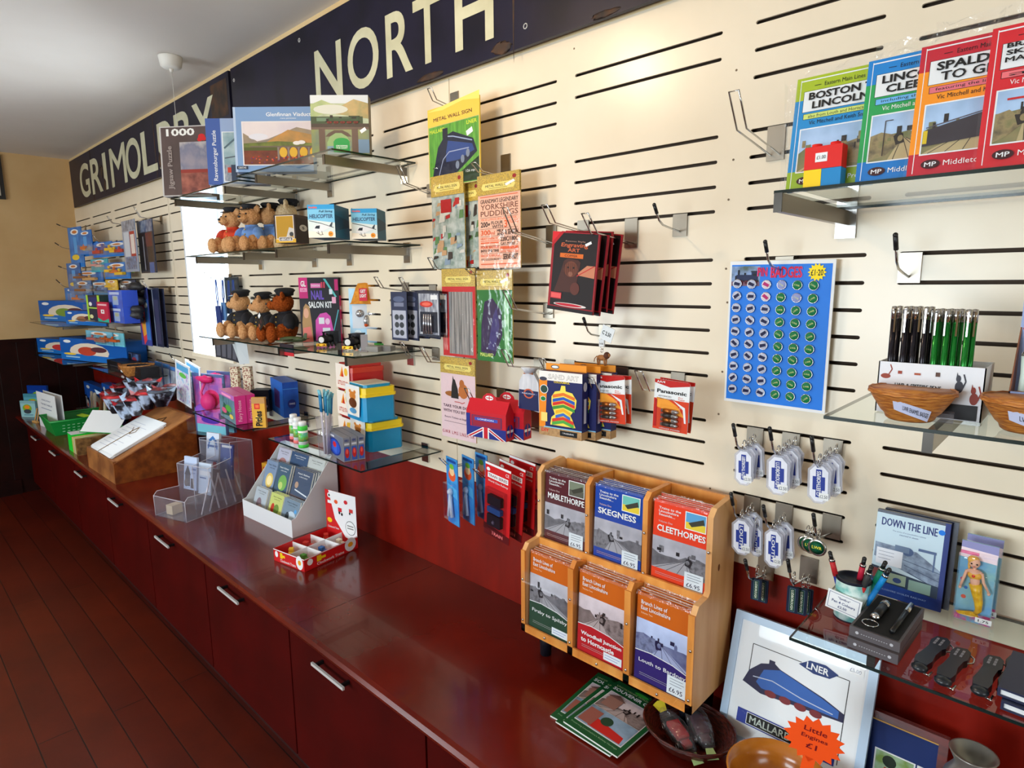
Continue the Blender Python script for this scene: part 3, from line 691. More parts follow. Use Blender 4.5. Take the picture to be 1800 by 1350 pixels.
brick(a.x, b.x-.0005, z0, zm, -.375, (250, 208, 20), 'yellow toy brick, lower left of the three', 1)
brick(b.x, c_.x, z0, zm, -.375, (30, 132, 196), 'blue toy brick, lower right of the three', 1)
brick(a.x, c_.x, zm+.0005, zt, -.375, (224, 34, 28), 'red toy brick with a price sticker on top of the other two', 2, True)

# pin badge card
X0, X1, Zb, Zt = -.728, -.470, 1.664, 2.038
W, Hh = X1-X0, Zt-Zb
BLUE = C(34, 124, 230)
it = [('r', .02, .02, .975, .975, BLUE), ('r', .02, .83, .31, .965, MN((120, 150, 200), (60, 80, 70), 40, .3)), ('r', .02, .83, .31, .86, C(120, 90, 110))] + loco(.05, .84, .25, .10, (28, 40, 78), (20, 22, 34), (90, 20, 40))
it += [('t', 'PIN', .285, .895, .385, .955, C(226, 96, 180), .05), ('t', 'PIN', .29, .895, .38, .955, C(206, 20, 60), .02), ('t', 'BADGES', .415, .885, .715, .96, C(226, 96, 180), .05), ('t', 'BADGES', .42, .885, .71, .96, C(206, 20, 60), .02),
       ('p', star(.845, .92, .062, .085, 14, .69), C(255, 226, 10)), ('t', '£1·20', .79, .898, .90, .938, K_, .02)]
t = thing('pin_badge_card', 'tall bright blue PIN BADGES card with rows of round badges hanging on the wall', 'display', (X0, -.018, Zb), rot=(.02, .008, 0))
card('card_board', W, Hh, .004, W_, it, parent=t, side=W_)
r = random.Random(5)
bN = None; protos = {}
for row in range(10):
    for c in range(6):
        kind = 'g' if c >= 3 else 'b'
        if (row, c) in ((0, 2), (1, 2)): kind = 'm'
        if (row, c) in ((0, 3), (1, 4)): kind = 's'
        if row == 9 and c == 3: pass
        colr = {'g': (16, 118, 70), 'b': (190, 196, 220), 'm': (230, 214, 224), 's': (150, 158, 210)}[kind]
        x = W*(.09+.147*c)+W*.004*row*0; z = Hh*(.845-.083*row)-Hh*.002*c
        if kind not in protos:
            g = G(); g.lathe([(.0112, 0), (.0118, .002), (.009, .0036), (0, .004)], C(*colr), 16)
            g.ring((0, 0, .0022), .0112, .0009, CHROME, 'z', 16)
            if kind in 'gs': g.add([(p[0], p[2], .0044) for p in [(-.0065+.013*u, 0, -.002+.004*v) for u, v in text_mesh('LWR', .02)[0]]], text_mesh('LWR', .02)[1], C(220, 232, 150))
            else: g.add([(-.0085, -.004, .0043), (.007, -.004, .0043), (.008, .003, .0043), (-.007, .0045, .0043)], [(0, 1, 2, 3)], C(16, 18, 66) if kind == 'b' else C(180, 30, 110))
            o = g.build('badge', t); protos[kind] = o
        else: o = protos[kind].copy(); COL.objects.link(o); o.parent = t
        o.location = (x, -.0022, z); o.rotation_euler = (math.pi/2, r.uniform(-.7, .7), 0)

# keyrings
NVY = C(44, 62, 150)
def plastic_keyring(px, py0, py1, wpx, n, text, label, Y=-.10, flip=False):
    a = onY(px-wpx/2, (py0+py1)/2, Y); b = onY(px+wpx/2, (py0+py1)/2, Y); zt = onY(px, py0, Y).z; zb = onY(px, py1, Y).z
    w = b.x-a.x; h = zt-zb
    proto = None
    for k in range(n):
        loc = ((a.x+b.x)/2+.006*k, Y+.017*k, zt+.006*k); ry = (-.04, .05, -.09, .1)[k % 4]
        lab = label if k == 0 else label+(', just behind the front one', ', third back', ', last at the back')[k-1]
        if proto is None:
            t = thing('keyring', lab, 'keyring', loc, 0, 'plastic station keyrings', rot=(0, ry, .06))
            g = G(); c = .3*w
            pts = [(-w/2+c, -h), (w/2-c, -h), (w/2, -h+c), (w/2, -c), (w/2-c, 0), (-w/2+c, 0), (-w/2, -c), (-w/2, -h+c)]
            g.prism(pts, 0, .006, clear(tint=(.95, .95, 1), refl=.8, veil=.35, veilc=(.8, .82, .9), name='keyring_plastic'))
            q = .8; g.flat([(x*q, (z+h/2)*.9-h/2) for x, z in pts], -.0004, C(232, 234, 246)); g.flat([(x*q, (z+h/2)*.9-h/2) for x, z in pts][::-1], .0064, C(232, 234, 246))
            g.build('fob', t)
            g = G(); g.art(1, 1, [('e', 0, -h*.5, w*.14, h*.36, NVY), ('r', -w*.13, -h*.84, w*.13, -h*.14, NVY), ('r', -w*.27, -h*.66, w*.27, -h*.32, NVY), ('r', -w*.13, -h*.84, w*.13, -h*.14, NVY)], y=-.0006)
            vs, fs = text_mesh(text, .02)
            if not flip: g.add([(w*.09-w*.18*(1-v), -.0013, -h*.8+h*.62*u) if False else (-w*.09+w*.18*(1-v), -.0014, -h*.8+h*.62*u) for u, v in vs], fs, W_)
            else: g.add([(-w*.09+w*.18*v, -.0014, -h*.18-h*.62*u) for u, v in vs], fs, W_)
            g.art(1, 1, [('r', w*.02, -h*.9, w*.44, -h*.72, W_)], y=-.0016); g.text('£2.50', w*.06, -h*.85, w*.4, -h*.77, -.0022, C(60, 60, 70))
            g.build('insert', t, label='blue and white printed station name')
            G().ring((0, .003, .012), .012, .0015, CHROME, 'x').ring((0, .003, .002), .005, .001, CHROME, 'y').build('split_ring', t)
            proto = t
        else: dup(proto, loc, (0, ry, .06), lab)
plastic_keyring(1306, 790, 853, 32, 3, 'NTH THORESBY', 'clear plastic keyring reading NTH THORESBY, left of the top three')
plastic_keyring(1366, 800, 870, 40, 4, 'LUDBOROUGH', 'clear plastic keyring reading LUDBOROUGH, middle of the top three', flip=True)
plastic_keyring(1438, 815, 885, 40, 4, 'CLEETHORPES', 'clear plastic keyring reading CLEETHORPES, right of the top three')
plastic_keyring(1302, 912, 975, 34, 3, 'LOUTH', 'clear plastic keyring reading LOUTH, far left of the second row', flip=True)
plastic_keyring(1358, 930, 998, 32, 3, 'LOUTH', 'clear plastic keyring reading LOUTH, second of the second row', flip=True)
plastic_keyring(1328, 925, 978, 22, 1, 'LOUTH', 'clear plastic keyring tucked between the other LOUTH ones', Y=-.07, flip=True)
for k, (px, py, lab) in enumerate([(1437, 962, 'round green and steel keyring with yellow letters, front of three'), (1425, 958, 'round steel keyring behind the green one'), (1418, 955, 'round steel keyring at the back of the round ones')]):
    p = onY(px, py, -.11+.02*k); t = thing('keyring', lab, 'keyring', p, 0, 'round station keyrings')
    g = G(); g.T = Matrix.Rotation(math.pi/2, 4, 'X'); g.lathe([(.02, 0), (.0215, .002), (.0195, .004), (.017, .0045), (0, .0045)], CHROME, 24).lathe([(.0165, .0046), (0, .005)], C(14, 96, 66), 20)
    g.T = None; g.text('LWR', -.011, -.003, .011, .004, -.0056, C(232, 220, 60), .02); g.build('disc', t)
    G().ring((0, .001, .034), .012, .0014, CHROME, 'x').ring((0, 0, .023), .004, .001, CHROME).build('split_ring', t)
def leather_keyring(px, py0, py1, Y, label, txt='LUDBOROUGH'):
    p = onY(px, py0, Y); zb = onY(px, py1, Y).z; h = p.z-zb; w = .026
    t = thing('keyring', label, 'keyring', (p.x, Y, zb), .12, 'navy leather keyrings')
    g = G().box(-w/2, w/2, 0, .006, 0, h, C(22, 34, 58), bev=.002); g.art(1, 1, [('r', -w*.26, h*.05, w*.26, h*.95, C(90, 110, 130)), ('r', -w*.22, h*.07, w*.22, h*.93, C(14, 60, 44))], y=0)
    vs, fs = text_mesh(txt, .02); g.add([(-w*.12+w*.24*v, -.0008, h*.88-h*.76*u) for u, v in vs], fs, C(220, 230, 210)); g.build('fob', t)
    G().ring((0, .003, h+.026), .013, .0014, CHROME, 'x').ring((0, .003, h+.010), .005, .001, CHROME).ring((0, .003, h+.004), .004, .001, CHROME, 'x').build('split_ring', t)
for k, (px, a, b, Y, lab) in enumerate([(1330, 1018, 1056, -.09, 'navy leather keyring, left pair, front one'), (1342, 1020, 1060, -.06, 'navy leather keyring, left pair, rear one'),
     (1394, 1032, 1078, -.10, 'navy leather keyring reading LUDBOROUGH, left of the right cluster'), (1410, 1035, 1082, -.08, 'navy leather keyring reading LUDBOROUGH, middle of the right cluster'), (1420, 1036, 1082, -.05, 'navy leather keyring, rear of the right cluster')]):
    leather_keyring(px, a, b, Y, lab)
# lion keyring
p = onY(1058, 616, -.10); t = thing('keyring', 'lion figure keyring with a white handwritten price tag', 'keyring', (p.x, -.10, p.z))
LION = MN((170, 110, 56), (120, 70, 30), 60, .7)
g = G()
g.ball((0, 0, -.022), (.019, .007, .009), LION, 10).ball((.018, 0, -.014), (.010, .009, .011), MN((96, 50, 22), (70, 36, 16), 60, .8), 10).ball((.025, 0, -.013), (.006, .005, .006), LION, 8)
for lx in (-.014, -.009, .010, .015): g.tube([(lx, .002 if lx in (-.009, .015) else -.003, -.025), (lx+.001, 0, -.045)], .003, LION, 6, r1=.0022)
g.tube([(-.018, 0, -.018), (-.026, 0, -.026), (-.028, 0, -.036)], .0014, LION, 5); g.build('lion', t)
G().ring((0, 0, 0), .006, .001, CHROME, 'x').ring((0, 0, .008), .005, .001, CHROME).box(-.009, .009, -.003, .003, .012, .034, M(214, 214, 214, rough=.3)).text('Go-Safe', -.007, .018, .007, .024, -.0036, K_).build('clip', t)
g = G(); g.T = Matrix.Rotation(.35, 4, 'Y'); g.box(-.018, .026, -.008, -.006, .035, .078, WHITE); g.text('C 2.50', -.013, .05, .019, .062, -.0085, K_, .02); g.build('price_tag', t, label='white handwritten price tag')
# ================================================================== MIDDLE OF THE WALL: HANGING GOODS
def hang(name, px0, py0, px1, py1, Y, T, front, items, label, cat, group=None, rot=(0, 0, 0), side=None, film=False, n=1, dy=.02, dx=0, rlab=None, round_=0.0, bubble=None):
    a, b, z0, z1 = box_px(px0, py0, px1, py1, Y)
    o = card(name, b-a, z1-z0, T, front, items, label, cat, group, (a, Y, z0), rot, side, film=film, round_=round_)
    if bubble: bubble(o, b-a, z1-z0)
    for k in range(1, n):
        dup(o, (a+dx*k, Y+dy*k, z0+.002*k), (rot[0], rot[1]+(.03 if k % 2 else -.02), rot[2]), rlab[k-1] if rlab else label+(', second in its stack' if k == 1 else ', third in its stack' if k == 2 else ', rearmost in its stack'))
    return o
GOLD = MN((206, 172, 66), (168, 140, 60), 260, .3, contrast=.05); GOLDP = C(232, 196, 74); REDB = C(150, 30, 30)
MS = 'metal signs in gold-topped packs'
def gold(zb, price=None, small=True):
    it = [('r', 0, zb, 1, 1, GOLD), ('p', [(.14, zb+(1-zb)*.22), (.86, zb+(1-zb)*.22), (.9, zb+(1-zb)*.38), (.86, zb+(1-zb)*.56), (.14, zb+(1-zb)*.56), (.1, zb+(1-zb)*.38)], C(232, 214, 120)),
          ('t', 'METAL WALL SIGN', .2, zb+(1-zb)*.36, .8, zb+(1-zb)*.48, C(60, 40, 20), .02), ('r', .28, zb+(1-zb)*.28, .72, zb+(1-zb)*.30, C(120, 90, 40)), ('e', .88, zb+(1-zb)*.75, .045, (1-zb)*.1, REDB)]
    if price: it += [('p', [(.66, zb+(1-zb)*.42), (.86, zb+(1-zb)*.6), (.9, zb+(1-zb)*.5), (.7, zb+(1-zb)*.32)], W_)]
    return it
it = [('r', 0, .78, 1, 1, GOLDP), ('t', 'METAL WALL SIGN', .12, .83, .86, .875, C(90, 24, 20), .035), ('p', [(.0, .97), (.3, .95), (.7, 1.0), (1, .96), (1, 1.06), (.5, 1.02)], C(246, 220, 110)),
      ('r', .01, .0, .99, .775, C(190, 180, 120)), ('r', .02, .01, .98, .768, MN((66, 132, 30), (100, 170, 50), 12, .3, stretch=(8, 1, 1))), ('t', 'MALLARD', .04, .69, .34, .735, C(210, 220, 60), .02), ('t', 'LNER', .76, .70, .95, .745, C(210, 220, 60), .02),
      ('p', [(.06, .06), (.1, .2), (.2, .5), (.33, .62), (.5, .66), (.88, .52), (.95, .36), (.85, .3), (.4, .06)], C(22, 26, 50)), ('p', [(.36, .42), (.4, .56), (.86, .46), (.9, .38), (.6, .3), (.36, .3)], C(40, 66, 130)),
      ('l', [(.2, .12), (.3, .34), (.42, .42), (.8, .42)], .012, C(150, 160, 190)), ('l', [(.34, .62), (.5, .6), (.86, .5)], .014, C(150, 165, 200)), ('r', .3, .6, .4, .72, C(24, 24, 40)), ('p', [(.06, .02), (.4, .04), (.98, .3), (.98, .02)], C(30, 50, 24)),
      ('p', [(.75, .62), (.86, .66), (.88, .60), (.77, .56)], W_), ('t', '126 mph', .74, .12, .93, .16, W_)]
for k in range(3): it.append(('e', .58+.1*k, .24+.06*k, .035, .05, C(120, 130, 150)))
hang('metal_sign', 753, 180, 844, 325, -.10, .004, GOLDP, it, 'green metal wall sign with a dark blue streamlined locomotive, topmost of the metal signs', 'sign', MS, film=True)
r = random.Random(11)
def street(seed):
    r = random.Random(seed); cols = [C(*c) for c in ((176, 40, 40), (210, 206, 196), (70, 96, 60), (130, 150, 170), (60, 50, 44), (190, 150, 110), (90, 130, 80))]
    it = [('r', 0, 0, 1, .78, MN((190, 196, 190), (120, 140, 130), 30, .4))]
    for k in range(34):
        a, b = r.uniform(0, .85), r.uniform(0, .68); w, h = r.uniform(.06, .2), r.uniform(.03, .1)
        it.append(('p', [(a, b), (min(1, a+w), b+r.uniform(0, .03)), (min(1, a+w), b+h), (a+r.uniform(0, .05), b+h)], r.choice(cols)))
    return it+[('r', .3, .6, .62, .74, C(170, 30, 36))]
hang('metal_sign', 790, 322, 846, 470, -.075, .004, GOLD, street(2)+gold(.78), 'metal sign with a green village scene, mostly hidden behind the Yorkshire pudding sign', 'sign', MS)
hang('metal_sign', 760, 306, 817, 472, -.10, .004, GOLD, street(1)+gold(.78), 'metal sign with a busy red street scene, left of the Yorkshire pudding sign', 'sign', MS, film=True)
PK = C(244, 186, 160); OR = C(226, 92, 44); DK = C(60, 46, 44)
it = [('r', 0, 0, 1, .79, PK), ('t', "GRANDMA'S LEGENDARY", .06, .70, .95, .745, DK, .03), ('t', 'YORKSHIRE', .06, .63, .95, .69, C(130, 84, 70), .02), ('t', 'PUDDINGS', .06, .56, .95, .62, C(130, 84, 70), .02),
      ('t', 'IN A LARGE BOWL WHISK', .08, .515, .92, .54, OR), ('t', '200g', .06, .43, .29, .505, DK, .03), ('t', 'FLOUR', .32, .47, .6, .505, DK, .02), ('t', 'WITH', .34, .43, .6, .463, DK, .02), ('t', '3', .63, .43, .70, .505, OR, .02), ('t', 'EGGS', .73, .47, .95, .505, OR),
      ('t', '300', .06, .36, .30, .415, OR, .02), ('t', 'ml', .31, .36, .4, .40, OR), ('t', 'MILK', .46, .385, .62, .415, DK, .02), ('t', 'AND', .46, .35, .62, .38, DK, .02), ('t', '& SEASON', .65, .355, .95, .41, DK, .02),
      ('t', 'HEAT OVEN TO', .06, .31, .5, .335, OR), ('t', '220C/180C', .54, .285, .95, .335, DK, .02), ('t', 'GAS MARK 7', .54, .245, .95, .275, DK, .01), ('r', .06, .295, .5, .30, OR), ('r', .06, .27, .5, .283, OR),
      ('t', 'POUR BATTER', .06, .215, .5, .245, OR, .02), ('t', 'INTO THE TINS', .06, .175, .5, .205, DK, .02), ('r', .54, .2, .95, .23, OR), ('t', 'UNTIL WELL RISEN', .54, .165, .95, .19, OR), ('t', 'BAKE UNTIL WELL RISEN', .06, .125, .55, .15, OR, .01), ('t', 'AND GOLDEN BROWN', .06, .085, .55, .11, DK, .01), ('t', 'SERVE HOT', .6, .09, .95, .15, DK, .02),
      ('r', .06, .765, .95, .772, OR), ('r', .06, .04, .95, .05, OR)]
for zz in (.545, .425, .345, .24, .16): it.append(('r', .06, zz, .95, zz+.003, DK))
hang('metal_sign', 841, 304, 915, 471, -.10, .004, GOLD, it+gold(.79, True), 'pink metal sign with the Yorkshire puddings recipe', 'sign', MS, film=True)
SIL = MN((230, 230, 232), (120, 124, 130), 9, .12, stretch=(14, 1, .6), metal=.6, contrast=.2)
hang('metal_sign', 778, 472, 836, 627, -.10, .004, GOLD, [('r', 0, 0, 1, .8, C(196, 40, 44)), ('r', .2, .03, .92, .74, SIL), ('t', 'POST OFFICE', .03, .06, .14, .5, C(250, 200, 190))]+gold(.8), 'red metal sign under silvery film, in the middle row of metal signs', 'sign', MS, film=True)
hang('metal_sign', 839, 475, 901, 636, -.10, .004, GOLD, [('r', 0, 0, 1, .79, C(40, 112, 44)), ('p', [(.1, .1), (.5, .06), (.72, .3), (.7, .56), (.45, .7), (.22, .66), (.12, .4)], C(46, 26, 70)), ('p', [(.3, .14), (.5, .12), (.64, .4), (.56, .6), (.46, .5)], C(60, 50, 110)), ('r', .78, .02, .9, .76, MN((60, 150, 70), (190, 230, 190), 30, .2, stretch=(6, 1, 1))), ('t', 'MALLARD', .08, .05, .45, .09, C(220, 230, 120), .02)]+gold(.79, True), 'green metal sign with a dark blue locomotive, right of the red one', 'sign', MS, film=True)
it = [('r', 0, 0, 1, .80, C(228, 200, 206)), ('e', .34, .55, .22, .035, C(160, 96, 40)), ('p', [(.3, .5), (.32, .64), (.36, .74), (.42, .73), (.5, .62), (.52, .5)], C(30, 26, 26)), ('p', [(.35, .72), (.36, .78), (.39, .73)], C(30, 26, 26)), ('e', .66, .60, .14, .09, C(190, 110, 50)), ('e', .62, .69, .07, .05, C(176, 100, 44)), ('l', [(.4, .46), (.55, .46), (.62, .45), (.7, .47)], .015, C(190, 60, 60)),
      ('t', 'TAKE YOUR DOG', .06, .38, .86, .415, C(70, 30, 60), .02), ('t', 'WITH YOU BY RAIL', .06, .32, .92, .355, C(70, 30, 60), .02), ('t', 'Return Tickets at Single Fare', .1, .24, .9, .27, C(90, 50, 80)), ('r', .08, .2, .92, .204, C(90, 50, 80)), ('t', 'G.W.R  L.M.S  L.N.E.R  S.R', .02, .05, .95, .09, C(180, 60, 80), .01)]
hang('metal_sign', 776, 629, 836, 772, -.10, .004, GOLD, it+gold(.8), 'pale pink metal sign with two dogs, lowest of the metal signs', 'sign', MS, film=True)

# engraving art packs
AR = C(150, 20, 34)
it = [('r', .05, .06, .97, .985, C(26, 12, 12)), ('p', [(0, .86), (.18, 1), (0, 1)], C(210, 30, 40)), ('p', [(.0, .80), (.26, 1), (.18, 1), (0, .86)], C(176, 20, 30)), ('t', 'Engraving', .2, .80, .78, .865, C(196, 92, 50), .02, .2), ('t', 'ART', .36, .755, .62, .80, C(196, 92, 50), .02), ('r', .2, .68, .7, .735, C(214, 104, 30)), ('t', 'COPPER', .3, .69, .58, .72, C(60, 20, 10), .01), ('t', 'Reeves Style', .3, .875, .72, .895, C(200, 150, 130)),
      ('p', [(.12, .24), (.2, .4), (.3, .64), (.38, .67), (.6, .66), (.66, .63), (.62, .42), (.58, .25)], C(70, 34, 26)), ('e', .46, .54, .15, .10, C(110, 58, 40)), ('e', .40, .56, .02, .012, C(20, 10, 10)), ('e', .52, .56, .02, .012, C(20, 10, 10)), ('e', .46, .48, .05, .03, C(150, 96, 76)), ('e', .58, .30, .10, .08, C(92, 44, 34)),
      ('p', [(.62, .5), (.8, .6), (.97, .6), (.97, .45), (.8, .46), (.64, .47)], C(196, 124, 92)), ('l', [(.6, .46), (.95, .6)], .015, C(190, 30, 40)),
      ('r', .06, .15, .3, .23, C(190, 40, 50)), ('r', .07, .16, .29, .22, C(226, 90, 90)), ('e', .5, .085, .36, .025, C(226, 216, 214)), ('e', .47, .085, .3, .018, C(190, 30, 50)), ('r', 0, 0, 1, .045, C(24, 16, 20)), ('p', [(.72, .86), (.84, .90), (.86, .87), (.74, .83)], W_)]
for k in range(7): it.append(('l', [(.34+.04*k, .46), (.32+.045*k, .62)], .004, C(30, 12, 10)))
hang('engraving_art_pack', 962, 403, 1043, 543, -.175, .006, AR, it, 'black and red engraving art pack with copper tigers, front of its stack', 'art kit', 'engraving art packs on one hook', (0, .10, 0), AR, n=4, dy=.028, dx=.004, rlab=['red edged engraving art pack behind the tiger pack', 'blue edged looking art pack third in the tiger stack', 'rearmost pack in the tiger engraving art stack'])
# drawstring pouch
a, b, z0, z1 = box_px(911, 650, 948, 722, -.13); w = b-a; h = z1-z0
t = thing('drawstring_pouch', 'white and navy drawstring pouch with a red emblem behind the sand art boxes', 'bag', (a, -.13, z0))
g = G(); PCH = MN((226, 226, 232), (196, 198, 206), 12, .6, stretch=(5, 1, 1)); g.prism([(0, .01), (w, 0), (w*.96, h*.7), (w*.72, h*.93), (w*.28, h*.93), (w*.05, h*.7)], 0, .014, PCH); g.art(w, h, [('p', [(0.02, .02), (.98, .02), (.95, .5), (.04, .5)], C(30, 36, 84)), ('e', .5, .42, .24, .12, C(200, 90, 60)), ('e', .5, .42, .17, .085, C(30, 36, 84)), ('r', .1, .40, .9, .44, C(60, 66, 120)), ('t', 'RAILWAY', .2, .405, .8, .435, W_)]); g.build('sack', t)
g = G(); g.lathe([(w*.2, 0), (w*.24, .008), (w*.33, .018)], PCH, 14, (w/2, .007, h*.92)); g.build('gathered_top', t)
G().tube([(w*.3, -.003, h*.9), (w*.5, -.006, h*.93), (w*.72, -.003, h*.9), (w*.6, 0, h*1.05), (w*.3, -.003, h*.9)], .0018, C(210, 120, 40)).build('cord', t)
# sand art boxes
NB = C(30, 34, 92)
def sandart():
    it = [('p', [(0, 0), (.14, 0), (.2, .97), (0, .97)], C(240, 140, 30)), ('r', 0, .86, 1, 1, C(244, 240, 236)), ('t', 'SAND ART', .22, .885, .92, .96, C(60, 40, 60), .03), ('t', 'SAND ART', .225, .889, .915, .956, C(250, 246, 240), .0), ('t', 'COLOURFUL', .35, .83, .72, .86, C(250, 220, 40), .02),
          ('r', 0, 0, 1, .13, MN((190, 150, 100), (160, 120, 76), 90, .7)), ('r', .12, .13, 1, .145, C(130, 200, 240)), ('r', .5, .03, .9, .11, C(20, 20, 20)), ('t', '! WARNING', .56, .06, .82, .085, W_, .01),
          ('p', [(.27, .18), (.3, .3), (.38, .35), (.3, .5), (.3, .62), (.38, .7), (.5, .72), (.53, .8), (.62, .8), (.63, .72), (.78, .7), (.88, .6), (.86, .48), (.74, .36), (.8, .28), (.86, .18)], C(250, 226, 90)),
          ('t', 'DIY', .06, .06, .24, .11, C(220, 40, 30), .03), ('e', .12, .72, .10, .07, W_), ('e', .12, .72, .085, .06, C(40, 70, 60)), ('e', .1, .57, .07, .04, W_), ('e', .1, .57, .06, .033, C(30, 130, 60)), ('e', .1, .88, .09, .03, C(60, 60, 80)), ('r', .05, .22, .2, .36, C(250, 220, 120))]
    xs = [(.32, .84), (.34, .8), (.40, .70), (.42, .68), (.38, .76), (.32, .82)]
    for k, (zz, cc) in enumerate([(.62, (236, 120, 40)), (.555, (40, 90, 190)), (.50, (220, 50, 40)), (.44, (70, 150, 60)), (.38, (244, 180, 40)), (.31, (60, 110, 200)), (.25, (220, 60, 40)), (.2, (80, 170, 70))]):
        l, rr = (.33, .84) if zz > .4 else (.40, .74) if zz > .3 else (.32, .82); it.append(('p', [(l, zz-.02), (.58, zz+.03), (rr, zz-.03), (rr, zz+.02), (.58, zz+.075), (l, zz+.03)], C(*cc)))
    return it
a, b, z0, z1 = box_px(948, 655, 1018, 770, -.20); w = b-a; h = z1-z0
def sand_box(loc, label):
    t = thing('sand_art_box', label, 'craft kit', loc, .10, 'sand art boxes on one hook')
    g = G().box(0, w, 0, .034, 0, h, NB, NB); g.art(w, h, sandart()); g.T = Matrix.Translation((w, 0, 0)) @ Matrix.Rotation(math.pi/2, 4, 'Z'); g.art(.034, h, [('e', .5, .8, .3, .07, C(200, 200, 210)), ('r', .3, .25, .7, .62, C(200, 200, 214)), ('r', 0, 0, 1, .12, C(180, 140, 90))]); g.T = None
    g.build('carton', t)
    G().prism([(w*.03, h), (w*.97, h), (w*.97, h*1.1), (w*.03, h*1.1)], .030, .033, C(242, 150, 40)).art(w, h, [('e', .25, 1.05, .1, .03, C(60, 60, 70)), ('e', .25, 1.05, .08, .02, W_)], y=.03).build('hang_tab', t, label='orange cardboard hang tab')
    return t
s0 = sand_box((a, -.20, z0), 'orange and navy sand art box with a striped vase, front one')
dup(s0, (a+.02, -.157, z0-.004), label='orange and navy sand art box, second behind the front one'); dup(s0, (a+.045, -.115, z0-.003), label='orange and navy sand art box, rearmost of three')
# battery packs
def batt(o, W, H):
    g = G(); g.T = Matrix.Translation((0, 0, 0))
    for k in range(4): g.T = Matrix.Translation((W*.28, -.007, H*(.13+.09*k))) @ Matrix.Rotation(math.pi/2, 4, 'Y'); g.lathe([(.0055, 0), (.0055, W*.44), (.002, W*.44), (.002, W*.47)], C(200, 150, 90) if k > 5 else M(190, 190, 194, rough=.25, metal=.9), 12); g.lathe([(.0057, W*.05), (.0057, W*.3)], M(176, 100, 40, rough=.3, metal=.8) if k % 2 else M(40, 40, 44, rough=.3), 12)
    g.T = None; g.build('batteries', o)
    f = G(); f.box(W*.2, W*.8, -.014, 0, H*.07, H*.5, clear(refl=.8, name='blister')); f.build('blister', o)
def bart():
    return [('r', 0, 0, 1, .62, C(214, 60, 24)), ('p', [(.08, .45), (.9, .3), (.7, .5), (.4, .62), (.08, .64)], C(250, 160, 50)), ('p', [(.0, .93), (.45, .86), (1, .93), (1, 1), (0, 1)], C(190, 26, 20)), ('t', 'AA/4', .06, .93, .3, .975, W_, .02),
            ('t', 'Panasonic', .08, .735, .92, .81, K_, .035), ('t', 'Pro', .7, .67, .82, .70, C(220, 80, 30)), ('t', 'Power', .7, .63, .88, .665, C(220, 80, 30)), ('t', 'ADVANCED', .12, .66, .5, .69, C(90, 90, 90)), ('t', 'LONG LASTING', .1, .61, .6, .64, C(90, 90, 90)),
            ('p', [(.55, .62), (.9, .5), (.95, .2), (.9, .2), (.84, .46)], W_), ('p', [(.02, .05), (.02, .6), (.1, .6), (.1, .05)], C(180, 20, 16)), ('t', 'LONGER POWER', .2, .02, .8, .045, W_)]
hang('battery_pack', 1148, 668, 1209, 757, -.16, .002, W_, bart(), 'red and white battery pack on the right hook, front one', 'battery pack', 'battery packs', (0, .03, .02), n=2, dy=.02, round_=.008, bubble=batt, rlab=['red and white battery pack behind the front one on the right hook'])
hang('battery_pack', 1045, 662, 1100, 745, -.12, .002, W_, bart(), 'red and white battery pack on the left hook, next to the sand art', 'battery pack', 'battery packs', (0, -.05, .02), n=2, dy=.022, dx=.005, round_=.008, bubble=batt, rlab=['battery pack behind the front one on the left hook'])
# union flag boxes
RD = C(196, 24, 40); BL = C(34, 44, 130)
a, b, z0, z1 = box_px(820, 698, 882, 772, -.2); w = b-a; h = z1-z0
def ujbox(loc, lab):
    t = thing('gift_box', lab, 'gift box', loc, .12, 'red union flag gift boxes')
    g = G(); hb = h*.62; d = .045; g.box(0, w, 0, d, 0, hb, RD); g.prismx([(0, hb), (d, hb), (d/2, h*.9)], 0, w, RD)
    g.art(w, hb, [('r', 0, 0, 1, .42, BL), ('p', [(0, 0), (.14, 0), (.56, .42), (.42, .42)], W_), ('p', [(1, 0), (.86, 0), (.44, .42), (.58, .42)], W_), ('p', [(.03, 0), (.1, 0), (.52, .42), (.46, .42)], RD), ('p', [(.97, 0), (.9, 0), (.48, .42), (.54, .42)], RD), ('r', .42, 0, .58, .42, W_), ('r', .45, 0, .55, .42, RD),
                   ('r', .14, .44, .9, .86, C(60, 50, 100)), ('r', .16, .46, .88, .84, C(150, 30, 56)), ('r', .22, .66, .8, .78, C(60, 80, 180)), ('t', 'LONDON', .3, .69, .7, .75, W_, .01), ('r', 0, .42, .1, .9, BL)])
    g.T = Matrix.Translation((w, 0, 0)) @ Matrix.Rotation(math.pi/2, 4, 'Z'); g.art(d, hb, [('e', .5, .35, .4, .26, BL), ('r', .1, .3, .9, .4, W_), ('r', .44, .1, .56, .6, RD)]); g.T = None
    g.build('box', t)
    g = G().prism([(w*.3, h*.86), (w*.7, h*.86), (w*.66, h*.97), (w*.56, h*1.05), (w*.44, h*1.05), (w*.34, h*.97)], d/2-.001, d/2+.001, RD); g.art(w, h, [('e', .5, .94, .1, .055, W_), ('r', .42, .93, .58, .95, RD), ('r', .49, .89, .51, .99, RD)], y=d/2-.001); g.build('handle', t)
    return t
u0 = ujbox((a, -.2, z0), 'red union flag box shaped like a house, front one')
dup(u0, (a+.03, -.145, z0), label='red union flag box shaped like a house, behind the front one')
